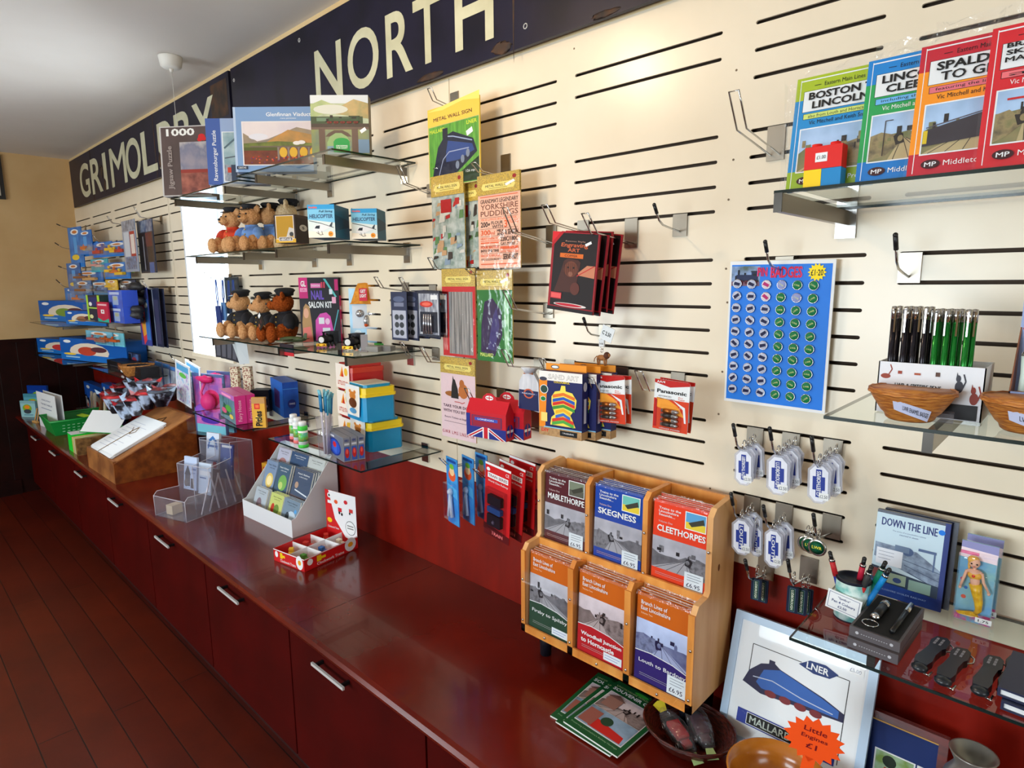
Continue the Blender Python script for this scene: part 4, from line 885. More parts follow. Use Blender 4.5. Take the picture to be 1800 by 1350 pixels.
# three blue packs and three red packs above the counter, one pink pack
def toybub(o, W, H):
    g = G(); g.box(W*.1, W*.85, -.022, 0, H*.08, H*.62, clear(refl=.7, name='blister', tint=(.9, .95, 1))); g.build('blister', o)
    g = G(); cc = C(206, 214, 230)
    g.tube([(W*.3, -.01, H*.12), (W*.5, -.01, H*.42)], .008, cc).tube([(W*.6, -.01, H*.12), (W*.45, -.01, H*.5)], .007, cc).ball((W*.48, -.01, H*.5), .012, cc, 8, jag=.2); g.build('toy_figure', o)
bp = [('r', 0, 0, 1, 1, MN((36, 120, 206), (70, 160, 226), 14, .3)), ('e', .5, .74, .32, .09, C(226, 90, 50)), ('e', .5, .8, .22, .07, C(240, 200, 150)), ('e', .5, .87, .2, .04, C(110, 180, 60)), ('r', .1, .93, .9, .97, C(20, 70, 150)), ('p', [(.05, .6), (.9, .55), (.95, .4), (.1, .45)], C(90, 180, 230))]
o = hang('blue_toy_pack', 787, 806, 815, 920, -.17, .003, C(40, 120, 200), bp, 'blue blister pack with a white toy, leftmost above the counter', 'toy pack', 'blue blister packs on one hook', (0, -.03, -.25), n=3, dy=.05, dx=.028, bubble=toybub, rlab=['blue blister pack, middle of three', 'blue blister pack, right of three, beside the red packs'])
def trainbub(o, W, H):
    G().box(W*.14, W*.88, -.02, 0, H*.12, H*.68, clear(refl=.8, name='blister2', tint=(.75, .78, .84))).build('blister', o)
    g = G(); dk = C(30, 26, 36); g.box(W*.24, W*.76, -.016, -.002, H*.18, H*.34, dk, bev=.003).box(W*.24, W*.76, -.016, -.002, H*.36, H*.44, C(40, 80, 140), bev=.003).box(W*.24, W*.76, -.016, -.002, H*.47, H*.6, dk, bev=.003).ball((W*.5, -.014, H*.24), .008, C(80, 70, 90), 8); g.build('toy_train', o)
tp = [('r', 0, 0, 1, 1, C(206, 30, 34)), ('r', .1, .8, .9, .87, W_), ('t', 'TRAIN SERIES', .13, .815, .87, .855, C(120, 20, 20), .02), ('t', 'CE', .8, .9, .93, .94, W_), ('e', .12, .91, .07, .025, W_), ('t', 'World Class Railway', .12, .74, .9, .775, W_), ('p', [(0, 0), (1, 0), (1, .1), (0, .16)], C(90, 16, 20)), ('t', 'TRAIN', .3, .03, .75, .08, C(240, 120, 120), .02), ('r', 0, .97, 1, 1, W_)]
hang('red_train_pack', 850, 815, 899, 944, -.18, .003, C(190, 26, 30), tp, 'red blister pack with dark toy trains, front one', 'toy pack', 'red train packs on one hook', (0, .06, -.1), n=3, dy=.05, dx=.012, bubble=trainbub, rlab=['red blister train pack, middle of three', 'red blister train pack, rearmost'])
hang('pink_toy_pack', 924, 826, 950, 894, -.05, .003, C(236, 130, 190), [('r', 0, 0, 1, 1, MN((244, 140, 196), (250, 190, 220), 80, .4)), ('e', .5, .25, .38, .16, C(240, 60, 130)), ('e', .5, .2, .24, .09, C(250, 170, 210)), ('t', 'LOVE', .3, .18, .7, .23, W_, .02), ('e', .25, .75, .16, .08, C(60, 150, 220)), ('p', [(.4, .55), (.7, .9), (.8, .85), (.5, .5)], W_), ('e', .8, .5, .1, .05, C(120, 80, 200))], 'pink toy pack between the red packs and the wooden book stand', 'toy pack')
# silver tool packs and grey figure packs
def sil(o, W, H):
    g = G()
    for k in range(4): g.tube([(W*(.3+.12*k), -.006, H*.06), (W*(.35+.1*k), -.008, H*.5)], .004, M(190, 190, 200, rough=.2, metal=.9))
    g.build('tools', o)
hang('silver_tool_pack', 735, 512, 773, 592, -.13, .003, C(40, 44, 60), [('r', 0, 0, 1, 1, C(46, 50, 66)), ('r', .05, .05, .95, .95, MN((90, 96, 116), (200, 204, 214), 14, .2, stretch=(5, 1, 1))), ('r', .1, .1, .9, .55, C(30, 34, 50)), ('e', .4, .72, .3, .07, C(200, 50, 40)), ('e', .4, .72, .2, .04, C(236, 110, 90)), ('r', .6, .82, .9, .92, W_)], 'clear pack of silver tools with a red badge, left of the red metal sign', 'tool pack', 'silver tool packs on one hook', n=2, dy=.03, dx=.01, film=True, bubble=sil, rlab=['pack of silver tools behind the one with the red badge'])
fg = [('r', 0, 0, 1, 1, C(52, 58, 84)), ('r', .08, .05, .92, .62, C(176, 180, 196)), ('e', .5, .85, .35, .06, C(90, 100, 130)), ('r', .2, .7, .8, .78, C(120, 126, 150))]+[('e', .35+.3*(k % 2), .16+.16*(k//2), .14, .06, C(60, 64, 70)) for k in range(6)]
hang('figure_pack', 688, 513, 716, 598, -.16, .004, C(30, 32, 44), fg, 'grey card of small dark figures hanging right of the toy lamp', 'toy pack', 'grey figure cards on one hook', n=4, dy=.035, dx=.022, side=C(28, 30, 36), rlab=['second grey figure card behind the front card', 'third grey figure card behind the front card', 'rearmost dark figure card beside the tool packs'])
# ================================================================== GLASS SHELVES IN THE MIDDLE
def wid(P, th, px):
    "distance from P along heading th at which the picture column px is reached"
    d = Vector((math.cos(th), math.sin(th), 0)); n = ray(px, 600)
    # vertical plane through camera and column px (approximately): solve in plan
    c = CAM; a1, a2 = d.x, -n.x; b1, b2 = d.y, -n.y; rx, ry = c.x-P.x, c.y-P.y
    det = a1*b2-a2*b1; return (rx*b2-a2*ry)/det
def near_box(npx, npy, rpx, lpx, tpy, Z, th):
    "near bottom corner at picture point n on level Z; right face reaches column rpx, left face column lpx, top row tpy"
    P = onZ(npx, npy, Z); 
    def solve(dirv, px):
        lo, hi = 0.0, 1.2
        f = lambda s: proj(P+dirv*s)[0]-px
        s0 = f(0)
        for _ in range(40):
            m = (lo+hi)/2
            if (f(m) > 0) == (s0 > 0): lo = m
            else: hi = m
        return (lo+hi)/2
    w = solve(Vector((math.cos(th), math.sin(th), 0)), rpx); d = solve(Vector((-math.sin(th), math.cos(th), 0)), lpx) if lpx is not None else .03
    lo, hi = 0, 1.0
    for _ in range(40):
        m = (lo+hi)/2
        if proj(P+Vector((0, 0, m)))[1] > tpy: lo = m
        else: hi = m
    return P, w, d, lo
def proj(p):
    v = p-CAM; z = v.dot(fwd); return 900+FPX*v.dot(R_)/z, 675-FPX*v.dot(U_)/z
def art_right(g, W, d, H, items):
    g.T = Matrix.Translation((W, 0, 0)) @ Matrix.Rotation(math.pi/2, 4, 'Z'); g.art(d, H, items); g.T = None
def art_left(g, d, H, items):
    g.T = Matrix(((0, 1, 0, 0), (-1, 0, 0, d), (0, 0, 1, 0), (0, 0, 0, 1))); g.art(d, H, items); g.T = None
def art_top(g, W, d, H, items):
    g.T = Matrix(((1, 0, 0, 0), (0, 0, 1, 0), (0, -1, 0, H), (0, 0, 0, 1))); g.art(W, d, items); g.T = None
CAMF = -YAW
def puzzle(npx, npy, rpx, tpy, Z, th, front, items, label, lean=-.05, d=.045, right=None):
    P, w, _, h = near_box(npx, npy, rpx, None, tpy, Z, th)
    g = G().box(0, w, 0, d, 0, h, front, front); g.art(w, h, items)
    art_right(g, w, d, h, right or [('r', 0, 0, 1, 1, front)])
    return g.build('jigsaw_box', None, (P.x, P.y, Z+.001), (lean, 0, th), label, 'puzzle', 'jigsaw puzzle boxes')
hill = lambda x0, z0, x1, z1: [('r', x0, z0, x1, z1, MN((206, 196, 206), (226, 216, 214), 6, .4)), ('p', [(x0, z0), (x1, z0), (x1, z1-.2*(z1-z0)), (x1-.2, z1-.12*(z1-z0)), (x0+.35*(x1-x0), z0+.6*(z1-z0)), (x0+.2*(x1-x0), z0+.55*(z1-z0)), (x0, z0+.75*(z1-z0))], MN((130, 120, 110), (160, 140, 110), 12, .4)),
    ('p', [(x0+.3*(x1-x0), z0+.5*(z1-z0)), (x0+.65*(x1-x0), z0+.82*(z1-z0)), (x1, z0+.7*(z1-z0)), (x1, z0+.4*(z1-z0))], MN((196, 140, 70), (150, 120, 70), 14, .4)), ('p', [(x0, z0), (x1, z0), (x1, z0+.5*(z1-z0)), (x0+.5*(x1-x0), z0+.55*(z1-z0)), (x0, z0+.5*(z1-z0))], MN((120, 130, 50), (80, 90, 40), 20, .4)), ('e', x0+.22*(x1-x0), z0+.66*(z1-z0), .14*(x1-x0), .05, C(216, 216, 226))]
Zs = 2.456
puzzle(287, 346, 372, 222, 2.456, .62, C(92, 74, 70), [('r', 0, 0, 1, 1, C(196, 190, 186)), ('r', .03, .015, .985, .985, MN((92, 72, 68), (74, 60, 56), 5, .3)), ('r', .40, .03, .985, .77, MN((150, 140, 150), (190, 180, 176), 9, .4, c3=(120, 120, 140))), ('r', .40, .03, .985, .34, MN((170, 96, 76), (110, 50, 40), 18, .4)), ('r', .40, .33, .985, .38, C(150, 60, 50)),
      ('t', '1000', .14, .86, .72, .965, C(240, 238, 232), .05), ('e', .86, .84, .07, .04, C(206, 44, 44)), ('e', .82, .80, .05, .03, C(206, 44, 44)), ('e', .90, .81, .05, .03, C(206, 44, 44))], 'brown jigsaw puzzle box marked 1000 with a cloudy sky, leftmost', d=.05)
P, w, d, h = near_box(367, 325, 470, None, 207, 2.456, CAMF)
g = G().box(0, w, 0, .045, 0, h, C(86, 110, 170)); g.art(w, h, [('r', 0, 0, 1, 1, C(150, 170, 206)), ('r', .0, 0, .25, 1, C(74, 98, 164)), ('r', .27, .04, .99, .80, W_), ('r', .285, .05, .98, .79, MN((130, 160, 170), (176, 196, 200), 16, .3)), ('r', .285, .05, .98, .30, MN((90, 110, 130), (170, 170, 176), 40, .3)), ('r', .34, .18, .62, .26, C(196, 70, 50)), ('r', .4, .05, .5, .3, C(60, 70, 90)), ('l', [(.3, .55), (.5, .7), (.7, .72), (.98, .6)], .03, C(90, 110, 120)), ('l', [(.3, .4), (.98, .5)], .02, C(90, 100, 110))])
vs, fs = text_mesh('Ravensburger Puzzle', .01); g.add([(w*(.19-.09*v), -.0012, h*(.06+.76*u)) for u, v in vs], fs, W_)
vs, fs = text_mesh('Puzzle', .01)
g.build('jigsaw_box', None, (P.x, P.y, 2.457), (-.05, 0, CAMF), 'blue jigsaw puzzle box with white upright lettering, second from the left', 'puzzle', 'jigsaw puzzle boxes')
# upright word on the brown box
P2, w2, d2, h2 = near_box(287, 346, 372, None, 222, 2.456, .62)
bb = bpy.data.objects['jigsaw_box']; vs, fs = text_mesh('Jigsaw Puzzle', .02)
G().add([(w2*(.27-.13*v), -.0028, h2*(.1+.62*u)) for u, v in vs], fs, C(160, 146, 140)).build('upright_lettering', bb)
it = [('r', 0, 0, 1, 1, C(124, 156, 200)), ('r', .0, .0, .03, 1, C(176, 196, 224)), ('t', 'Glenfinnan Viaduct', .42, .855, .99, .915, W_, .01), ('t', 'MIKE JEFFERIES', .6, .81, .8, .83, W_), ('r', .10, .10, 1, .78, C(226, 220, 220))]+hill(.115, .115, 1, .765)+[
      ('r', .115, .115, 1, .36, MN((120, 56, 26), (90, 36, 20), 24, .4)), ('r', .2, .36, 1, .40, C(110, 96, 86)), ('r', .115, .33, .55, .38, C(84, 90, 50))]
for k in range(4): it += [('e', .62+.13*k, .30, .05, .08, C(214, 170, 60)), ('r', .545+.13*k, .18, .57+.13*k, .38, C(130, 120, 116))]
for k in range(30):
    rr = random.Random(k); it.append(('e', rr.uniform(.13, .9), rr.uniform(.13, .24), .012, .012, C(*rr.choice([(176, 60, 40), (200, 96, 60), (110, 60, 90)]))))
it += [('e', .80, .44, .05, .03, C(226, 222, 220)), ('e', .86, .45, .05, .03, C(226, 222, 220)), ('r', .02, .04, .16, .09, C(40, 50, 70)), ('t', 'GIBSONS', .04, .05, .14, .08, W_)]
puzzle(415, 303, 552, 187, 2.468, CAMF, C(124, 156, 200), it, 'pale blue Glenfinnan Viaduct jigsaw box')
it = [('r', 0, 0, 1, 1, MN((150, 170, 150), (110, 130, 90), 12, .4)), ('r', 0, .86, 1, 1, C(196, 206, 216)), ('p', [(0, .84), (.2, .92), (.5, .80), (0, .6)], MN((110, 140, 90), (140, 160, 110), 20, .4)), ('p', [(.3, .7), (.75, .93), (1, .86), (1, .6)], MN((160, 130, 70), (110, 110, 60), 20, .4)), ('e', .35, .76, .3, .08, C(190, 196, 190)),
      ('r', 0, .5, .9, .64, C(50, 70, 50)), ('r', .1, .56, .8, .62, C(90, 120, 100)), ('r', .0, .45, 1, .52, C(60, 52, 50)), ('r', 0, 0, 1, .45, MN((110, 124, 60), (70, 96, 90), 16, .4)), ('r', 0, .42, 1, .46, C(96, 80, 74)), ('r', .13, 0, .24, .44, C(90, 74, 68)), ('r', .70, 0, .81, .44, C(90, 74, 68)), ('p', [(.24, .3), (.3, .36), (.4, .41), (.54, .41), (.64, .36), (.70, .3)], C(84, 70, 64)), ('p', [(.27, 0), (.27, .2), (.32, .30), (.42, .36), (.52, .36), (.62, .30), (.67, .2), (.67, 0)], C(130, 160, 110)), ('r', .27, 0, .67, .14, C(110, 140, 160)), ('r', .81, .02, 1, .25, C(100, 130, 160)),
      ('e', .52, .22, .13, .06, C(24, 140, 70)), ('r', .38, .03, .66, .22, C(24, 140, 70)), ('t', 'CROSSING', .42, .13, .62, .155, W_, .01), ('t', 'THE DART', .42, .095, .62, .12, W_, .01), ('p', [(.84, .40), (.93, .46), (.96, .41), (.87, .35)], W_)]+loco(.25, .52, .6, .14, (40, 70, 50))
puzzle(549, 272, 650, 166, 2.468, CAMF+.02, C(120, 110, 90), it, 'square jigsaw box with a steam train crossing a stone bridge')

# ---- teddies
def fur(c1, c2): return MN(c1, c2, 150, .95, bump=.6, detail=3, spec=.1, contrast=.25)
def ell(c, r, rot=None): return (Vector(c), r, rot)
def teddy(P, h, face, furm, shirt, label, group, hat=True, head_dir=0.0, belt=False, arms=None, noseup=.0, muzz=None, tilt=0.0):
    "seated plush bear of height h facing local -y, pushed together like the photo's"
    t = thing('teddy_bear', label, 'teddy', P, face, group); s = h/.26
    # body: one continuous remeshed surface from overlapping volumes
    g = G()
    g.ball((0, .01*s, .075*s), (.058*s, .05*s, .075*s), furm, 16)
    for sx in (-1, 1):
        g.ball((sx*.045*s, -.045*s, .032*s), (.030*s, .055*s, .031*s), furm, 14)
        g.ball((sx*.052*s, -.10*s, .04*s), (.030*s, .022*s, .042*s), furm, 14)
        g.ball((sx*.065*s, -.012*s, .088*s), (.022*s, .03*s, .045*s), furm, 12, Matrix.Rotation(-.5, 3, 'X') @ Matrix.Rotation(-sx*.35, 3, 'Y'))
        g.ball((sx*.062*s, -.05*s, .065*s), (.022*s, .024*s, .024*s), furm, 12)
    R = Matrix.Rotation(head_dir, 3, 'Z') @ Matrix.Rotation(tilt, 3, 'Y')
    hc = Vector((0, -.005*s, .187*s))
    def q(v): return tuple(hc+R @ (Vector(v)*s))
    g.ball(q((0, 0, 0)), (.056*s, .05*s, .050*s), furm, 18, R); g.ball(q((0, -.045, -.012)), (.030*s, .032*s, .024*s), muzz or furm, 14, R)
    for sx in (-1, 1): g.ball(q((sx*.047, .005, .04)), (.022*s, .011*s, .022*s), furm, 12, R)
    b = g.build('body', t)
    rm = b.modifiers.new('join', 'REMESH'); rm.mode = 'VOXEL'; rm.voxel_size = .0045*s; rm.use_smooth_shade = True
    tx = bpy.data.textures.new('plush', 'CLOUDS'); tx.noise_scale = .006
    dm = b.modifiers.new('plush', 'DISPLACE'); dm.texture = tx; dm.strength = .007*s; dm.mid_level = .5
    g = G()
    for sx in (-1, 1): g.ball(q((sx*.02, -.048, .012)), .005*s, BLACK, 8)
    g.ball(q((0, -.077, -.006)), (.009*s, .006*s, .006*s), BLACK, 8); g.tube([q((-.010, -.074, -.024)), q((0, -.078, -.02)), q((.010, -.074, -.024))], .0014*s, BLACK, 4); g.build('eyes_and_nose', t)
    if shirt:
        g = G(); g.ball((0, .008*s, .09*s), (.063*s, .056*s, .056*s), shirt, 18)
        for sx in (-1, 1): g.ball((sx*.066*s, -.012*s, .094*s), (.027*s, .035*s, .044*s), shirt, 12, Matrix.Rotation(-.5, 3, 'X') @ Matrix.Rotation(-sx*.35, 3, 'Y'))
        g.ball((0, .004*s, .14*s), (.036*s, .034*s, .014*s), shirt, 14)
        sh = g.build('jacket', t)
        bt = G()
        for k in range(3): bt.ball((0.004*s, -.047*s-.002*k, (.118-.025*k)*s), .0045*s, M(206, 176, 90, rough=.3, metal=.8), 8)
        bt.build('buttons', sh)
        if belt: G().box(-.05*s, .05*s, -.053*s, -.04*s, .058*s, .074*s, BLACK).box(-.012*s, .012*s, -.056*s, -.053*s, .055*s, .077*s, M(220, 190, 80, rough=.3, metal=.8)).box(-.007*s, .007*s, -.0565*s, -.056*s, .060*s, .072*s, BLACK).build('belt', sh)
    if hat:
        g = G(); g.T = Matrix.Translation(hc) @ R.to_4x4()
        g.lathe([(.040*s, .036*s), (.042*s, .048*s), (.050*s, .058*s), (.042*s, .066*s), (.0, .068*s)], MN((22, 22, 30), (12, 12, 16), 60, .85), 18, (0, .012*s, 0))
        g.ball((0, -.035*s, .036*s), (.032*s, .024*s, .004*s), BLACK, 12)
        g.T = None; g.build('cap', t)
    return t
TAN = fur((226, 178, 128), (190, 136, 88)); TAN2 = fur((218, 168, 118), (180, 124, 78)); PALE = fur((236, 214, 176), (200, 164, 116)); BRN = fur((170, 84, 30), (112, 44, 14)); CRM = fur((236, 216, 170), (220, 190, 130))
ORS = MN((226, 74, 30), (170, 40, 20), 30, .8); BLS = MN((110, 150, 206), (80, 116, 180), 30, .8); NVS = MN((20, 22, 34), (10, 10, 16), 30, .8)
Z2 = 2.147
for px, py, hpx, fc, fm, sh, lab, hd, mz in [
    (410, 433, 360, .35, TAN, ORS, 'tan teddy in an orange jacket, leftmost on the upper teddy shelf', -.1, PALE),
    (443, 431, 354, .30, TAN2, BLS, 'tan teddy in a light blue jacket, middle of the upper shelf row', .1, TAN2),
    (476, 428, 352, .25, TAN, BLS, 'tan teddy in a blue jacket half hidden behind the engine box', -.7, TAN),
    (508, 420, 345, .2, PALE, NVS, 'pale blonde teddy with a black cap behind the helicopter box', -.8, PALE)]:
    P = onZ(px, py, Z2)
    if P.y < -.26: P.y = -.26 if px < 430 else -.24
    if px > 470: P.y = -.15
    if px > 500: P.y = -.08
    P = onY(px, 420, P.y); P.z = Z2
    hz = onX(px, hpx, P.x).z-Z2
    hz = onY(px, hpx, P.y).z-Z2
    teddy(P, hz*.98, fc, fm, sh, lab, 'teddies on the upper glass shelf', head_dir=hd, muzz=mz)
Z3 = 1.714
for px, Y, hpx, fc, fm, lab, hd, bt in [
    (428, -.19, 508, .15, TAN, 'tan soldier teddy in a black jacket, left on the lower teddy shelf', -1.0, False),
    (466, -.18, 512, .1, TAN2, 'tan soldier teddy with a black jacket and gold buckle, middle of three', -.9, True),
    (503, -.17, 505, .0, BRN, 'chestnut brown soldier teddy with a swing tag, right of three', -.6, False)]:
    P = onY(px, 590, Y); P.z = Z3; hz = onY(px, hpx, Y).z-Z3
    t = teddy(P, hz, fc, fm, NVS, lab, 'soldier teddies on the lower glass shelf', head_dir=hd, belt=bt, tilt=.15)
    if px == 503:
        tg = G(); tg.T = Matrix.Translation((-.03, -.115, .10)) @ Matrix.Rotation(.9, 4, 'Y'); tg.box(-.035, .035, 0, .002, -.03, .035, BLACK); tg.art(1, 1, [('r', -.030, .005, -.012, .03, W_), ('r', .005, -.024, .022, -.01, C(150, 90, 60)), ('r', .0, .0, .02, .02, C(70, 40, 40))]); tg.T = None
        tg.build('swing_tag', t, label='black swing tag with a white label')
# ---- engine box, helicopter boxes
def sbox(name, n, rpx, lpx, tpy, Z, th, front, itf, itr, itl, label, cat, group=None, side=None, top=None, d=None):
    P, w, dd, h = near_box(n[0], n[1], rpx, lpx, tpy, Z, th); dd = d or dd
    g = G().box(0, w, 0, dd, 0, h, side or front, front); g.art(w, h, itf)
    if itr: art_right(g, w, dd, h, itr)
    if itl: art_left(g, dd, h, itl)
    if top: art_top(g, w, dd, h, top)
    o = g.build(name, None, (P.x, P.y, Z), (0, 0, th), label, cat, group); return o, w, dd, h
BR = C(44, 28, 22); GD = C(170, 130, 30)
o, w, d, h = sbox('engine_box', (484, 427), 521, None, 378, Z2, .52, BR, [('r', .04, .0, .99, .14, C(206, 160, 40)), ('r', .07, .13, .93, .97, C(226, 216, 206)), ('r', .10, .15, .90, .95, GD), ('p', [(.55, .2), (.9, .25), (.9, .5), (.7, .55)], C(190, 186, 180)), ('e', .8, .3, .1, .08, C(60, 60, 60)), ('r', .2, .06, .84, .2, W_), ('r', .22, .075, .82, .185, C(60, 40, 30)), ('t', 'HERITAGE', .26, .09, .78, .16, W_, .02)], [('e', .6, .55, .3, .12, C(210, 206, 200)), ('t', 'S', .5, .5, .68, .6, K_, .04), ('r', 0, .9, 1, 1, C(60, 40, 30))], None, 'brown windowed box with a vintage toy engine beside the teddies', 'toy box', d=.09)
HB = [('r', 0, 0, 1, 1, C(120, 190, 226)), ('p', [(0, 0), (1, 0), (1, .45), (0, .55)], C(214, 226, 226)), ('p', [(0, 0), (1, 0), (1, .15), (0, .2)], C(240, 232, 216)), ('r', 0, .86, 1, 1, C(46, 150, 210)), ('t', "Novelties", .05, .885, .36, .955, C(226, 80, 20), .03), ('t', 'Pull String', .42, .74, .92, .83, C(30, 60, 90), .02, .2), ('t', 'HELICOPTER', .06, .59, .93, .71, C(20, 40, 80), .025, .1), ('t', 'HELICOPTER', .07, .6, .92, .70, C(60, 90, 130), .0, .1),
      ('p', [(.16, .22), (.26, .38), (.5, .42), (.86, .36), (.86, .32), (.6, .22), (.4, .14)], C(226, 228, 232)), ('l', [(.04, .52), (.46, .44), (.95, .30)], .02, C(40, 46, 56)), ('p', [(.24, .28), (.3, .36), (.44, .37), (.42, .27)], C(30, 34, 46)), ('p', [(.78, .34), (.88, .46), (.92, .46), (.88, .32)], C(60, 66, 76)), ('l', [(.3, .16), (.44, .08), (.56, .10)], .015, C(60, 60, 66)), ('l', [(.36, .2), (.4, .1)], .015, C(60, 60, 66)), ('l', [(.5, .2), (.52, .1)], .015, C(60, 60, 66)), ('e', .83, .11, .09, .08, C(240, 150, 30)), ('t', '3+', .78, .08, .88, .14, K_, .02)]
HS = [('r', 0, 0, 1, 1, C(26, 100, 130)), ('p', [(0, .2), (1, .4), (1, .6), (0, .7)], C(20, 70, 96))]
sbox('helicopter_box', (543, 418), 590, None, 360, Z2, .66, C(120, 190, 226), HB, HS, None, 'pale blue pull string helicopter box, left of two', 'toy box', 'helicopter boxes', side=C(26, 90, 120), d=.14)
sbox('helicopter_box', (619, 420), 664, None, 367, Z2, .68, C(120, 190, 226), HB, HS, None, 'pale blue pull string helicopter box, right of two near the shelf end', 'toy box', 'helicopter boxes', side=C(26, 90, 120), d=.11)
# ---- nail salon kit
MAG = C(206, 30, 120)
it = [('r', 0, 0, 1, 1, C(24, 16, 26)), ('r', 0, .68, .22, 1, MAG), ('t', 'GL', .05, .86, .18, .95, W_, .03), ('r', .03, .78, .2, .84, C(240, 160, 200)), ('t', 'GIRL', .05, .79, .18, .83, MAG), ('r', .30, .84, .55, .91, C(236, 110, 180)), ('t', 'FASHION', .32, .86, .53, .89, W_, .01), ('t', 'NAIL', .30, .66, .62, .80, C(110, 80, 190), .04), ('t', 'SALON KIT', .22, .53, .82, .63, W_, .03),
      ('p', [(.04, .0), (.04, .3), (.09, .54), (.15, .60), (.24, .55), (.28, .3), (.3, 0)], C(180, 140, 90)), ('e', .15, .45, .065, .08, C(226, 170, 140)), ('p', [(.02, 0), (.06, .22), (.24, .24), (.3, 0)], C(226, 120, 110)),
      ('p', [(.36, .02), (.38, .34), (.5, .44), (.66, .46), (.76, .4), (.84, .1), (.8, .0)], C(226, 80, 180)), ('r', .46, .28, .6, .38, W_), ('r', .55, .14, .74, .22, W_), ('e', .68, .32, .06, .05, C(250, 200, 230)), ('p', [(.62, .98), (.68, .98), (.95, .7), (.9, .7)], C(90, 190, 190)), ('r', .56, .84, .6, .93, C(220, 60, 90)), ('r', .62, .84, .66, .93, C(220, 60, 90)), ('r', .76, .74, .84, .82, C(220, 230, 240)), ('r', .82, .6, .92, .7, C(240, 170, 200)), ('l', [(.8, .1), (.97, .5)], .025, C(90, 180, 190)), ('r', .9, .8, .99, .97, C(190, 30, 110))]
sbox('nail_salon_box', (531, 601), 600, None, 488, Z3, CAMF, C(24, 16, 26), it, [('r', 0, 0, 1, 1, C(216, 40, 110)), ('r', 0, .72, 1, 1, C(30, 20, 30)), ('r', .3, .12, .8, .35, W_), ('t', 'NAIL', .1, .5, .8, .56, W_, .02)], None, 'black and magenta nail salon kit box with a blonde girl', 'toy box', side=C(24, 16, 26), d=.05)
# ---- toy lamp pack
o, w, d, h = sbox('lamp_toy_pack', (617, 604), 684, None, 507, Z3, CAMF-.05, C(120, 180, 220), [('r', 0, 0, 1, 1, MN((120, 184, 226), (176, 214, 236), 9, .3)), ('e', .8, .9, .1, .06, C(240, 120, 40)), ('e', .9, .3, .08, .05, C(240, 130, 60)), ('e', .1, .1, .08, .05, C(230, 110, 50)), ('r', .86, .78, .97, .88, W_), ('e', .2, .2, .09, .05, C(220, 240, 250))], [('r', 0, 0, 1, 1, C(40, 120, 180)), ('r', .2, .62, .8, .8, C(206, 40, 60))], None, 'sky blue toy pack with an orange lampshade on top', 'toy pack', side=C(60, 130, 190), d=.045)
LS = MN((226, 150, 40), (196, 120, 30), 60, .8)
G().lathe([(w*.44, h*.72), (w*.40, h*.75), (w*.26, h*1.02), (w*.2, h*1.09), (0, h*1.1)], LS, 20, (w*.46, -.004, 0), sy=.35).build('lampshade', o, label='orange felt lampshade')
g = G().box(w*.36, w*.56, -.054, -.048, h*.78, h*1.0, C(206, 30, 60)); g.text('GET', w*.39, h*.92, w*.53, h*.98, -.0545, W_, .03).text('LIGHT', w*.38, h*.84, w*.54, h*.90, -.0545, W_, .03); g.build('badge', o)
g = G(); sv = M(176, 176, 182, rough=.2, metal=.7)
g.ball((w*.28, -.012, h*.55), (w*.1, .012, h*.07), sv, 10).ball((w*.62, -.012, h*.55), (w*.12, .012, h*.08), sv, 10).ball((w*.45, -.012, h*.42), (w*.08, .014, h*.1), sv, 10).box(w*.08, w*.9, -.006, -.002, h*.28, h*.7, M(190, 196, 206, rough=.3)); g.ball((w*.45, -.02, h*.34), (w*.05, .01, h*.03), C(200, 80, 30), 8); g.build('toy_parts', o)
# ---- two toy engines and a price stand, toy plane
def toy_engine(px, py, col, lab, gold_=True, L=.11):
    P = onZ(px, py, Z3); t = thing('toy_locomotive', lab, 'toy train', P, .5, 'toy engines on the glass shelf'); b = C(*col); gd = M(226, 170, 50, rough=.3, metal=.8)
    g = G(); g.T = Matrix.Translation((0, 0, .034)) @ Matrix.Rotation(-math.pi/2, 4, 'X'); g.lathe([(.0185, 0), (.0185, L*.62)], b, 18); g.T = None
    g.box(-.02, .02, L*.6, L, .012, .062, b).box(-.023, .023, L*.57, L*1.02, .060, .066, b).box(-.018, .018, 0, L, .010, .018, b); g.lathe([(.006, .048), (.005, .062), (.008, .066), (.008, .068)], b, 12, (0, .02, 0)).ball((0, .045, .052), .007, b, 10); g.build('body', t)
    G().box(-.024, .024, -.006, .0, .006, .018, gd).tube([(-.014, -.006, .012), (-.014, -.014, .012)], .004, gd).tube([(.014, -.006, .012), (.014, -.014, .012)], .004, gd).build('buffer_beam', t, label='gold buffer beam')
    gf = G(); gf.T = Matrix.Translation((0, 0, .034)) @ Matrix.Rotation(math.pi/2, 4, 'X'); gf.lathe([(.013, 0), (.013, .002), (0, .003)], C(220, 220, 220), 16, smooth=False); gf.T = None; gf.build('smokebox_door', t, label='pale round smokebox door')
    for sx in (-1, 1):
        for k in range(3):
            g = G(); g.T = Matrix.Translation((sx*.021, .02+.03*k, .011)) @ Matrix.Rotation(math.pi/2, 4, 'Y'); g.lathe([(.011, -.002), (.011, .002)], BLACK, 14); g.T = None; g.build('wheel', t)
toy_engine(566, 611, (22, 22, 26), 'black toy locomotive with a white face and gold beam, left one')
toy_engine(612, 616, (26, 26, 34), 'black and gold toy locomotive, right one next to the price stand')
toy_engine(655, 600, (24, 50, 150), 'blue toy engine lying behind the price stand', L=.09)
P = onZ(641, 618, Z3); g = G().box(-.014, .014, -.002, .002, 0, .07, M(150, 140, 140, rough=.4)).box(-.016, .016, -.02, .02, 0, .004, M(160, 150, 150)); g.build('price_stand', None, P, (0, 0, CAMF), 'small grey upright plastic price stand on the nail kit shelf', 'stand')
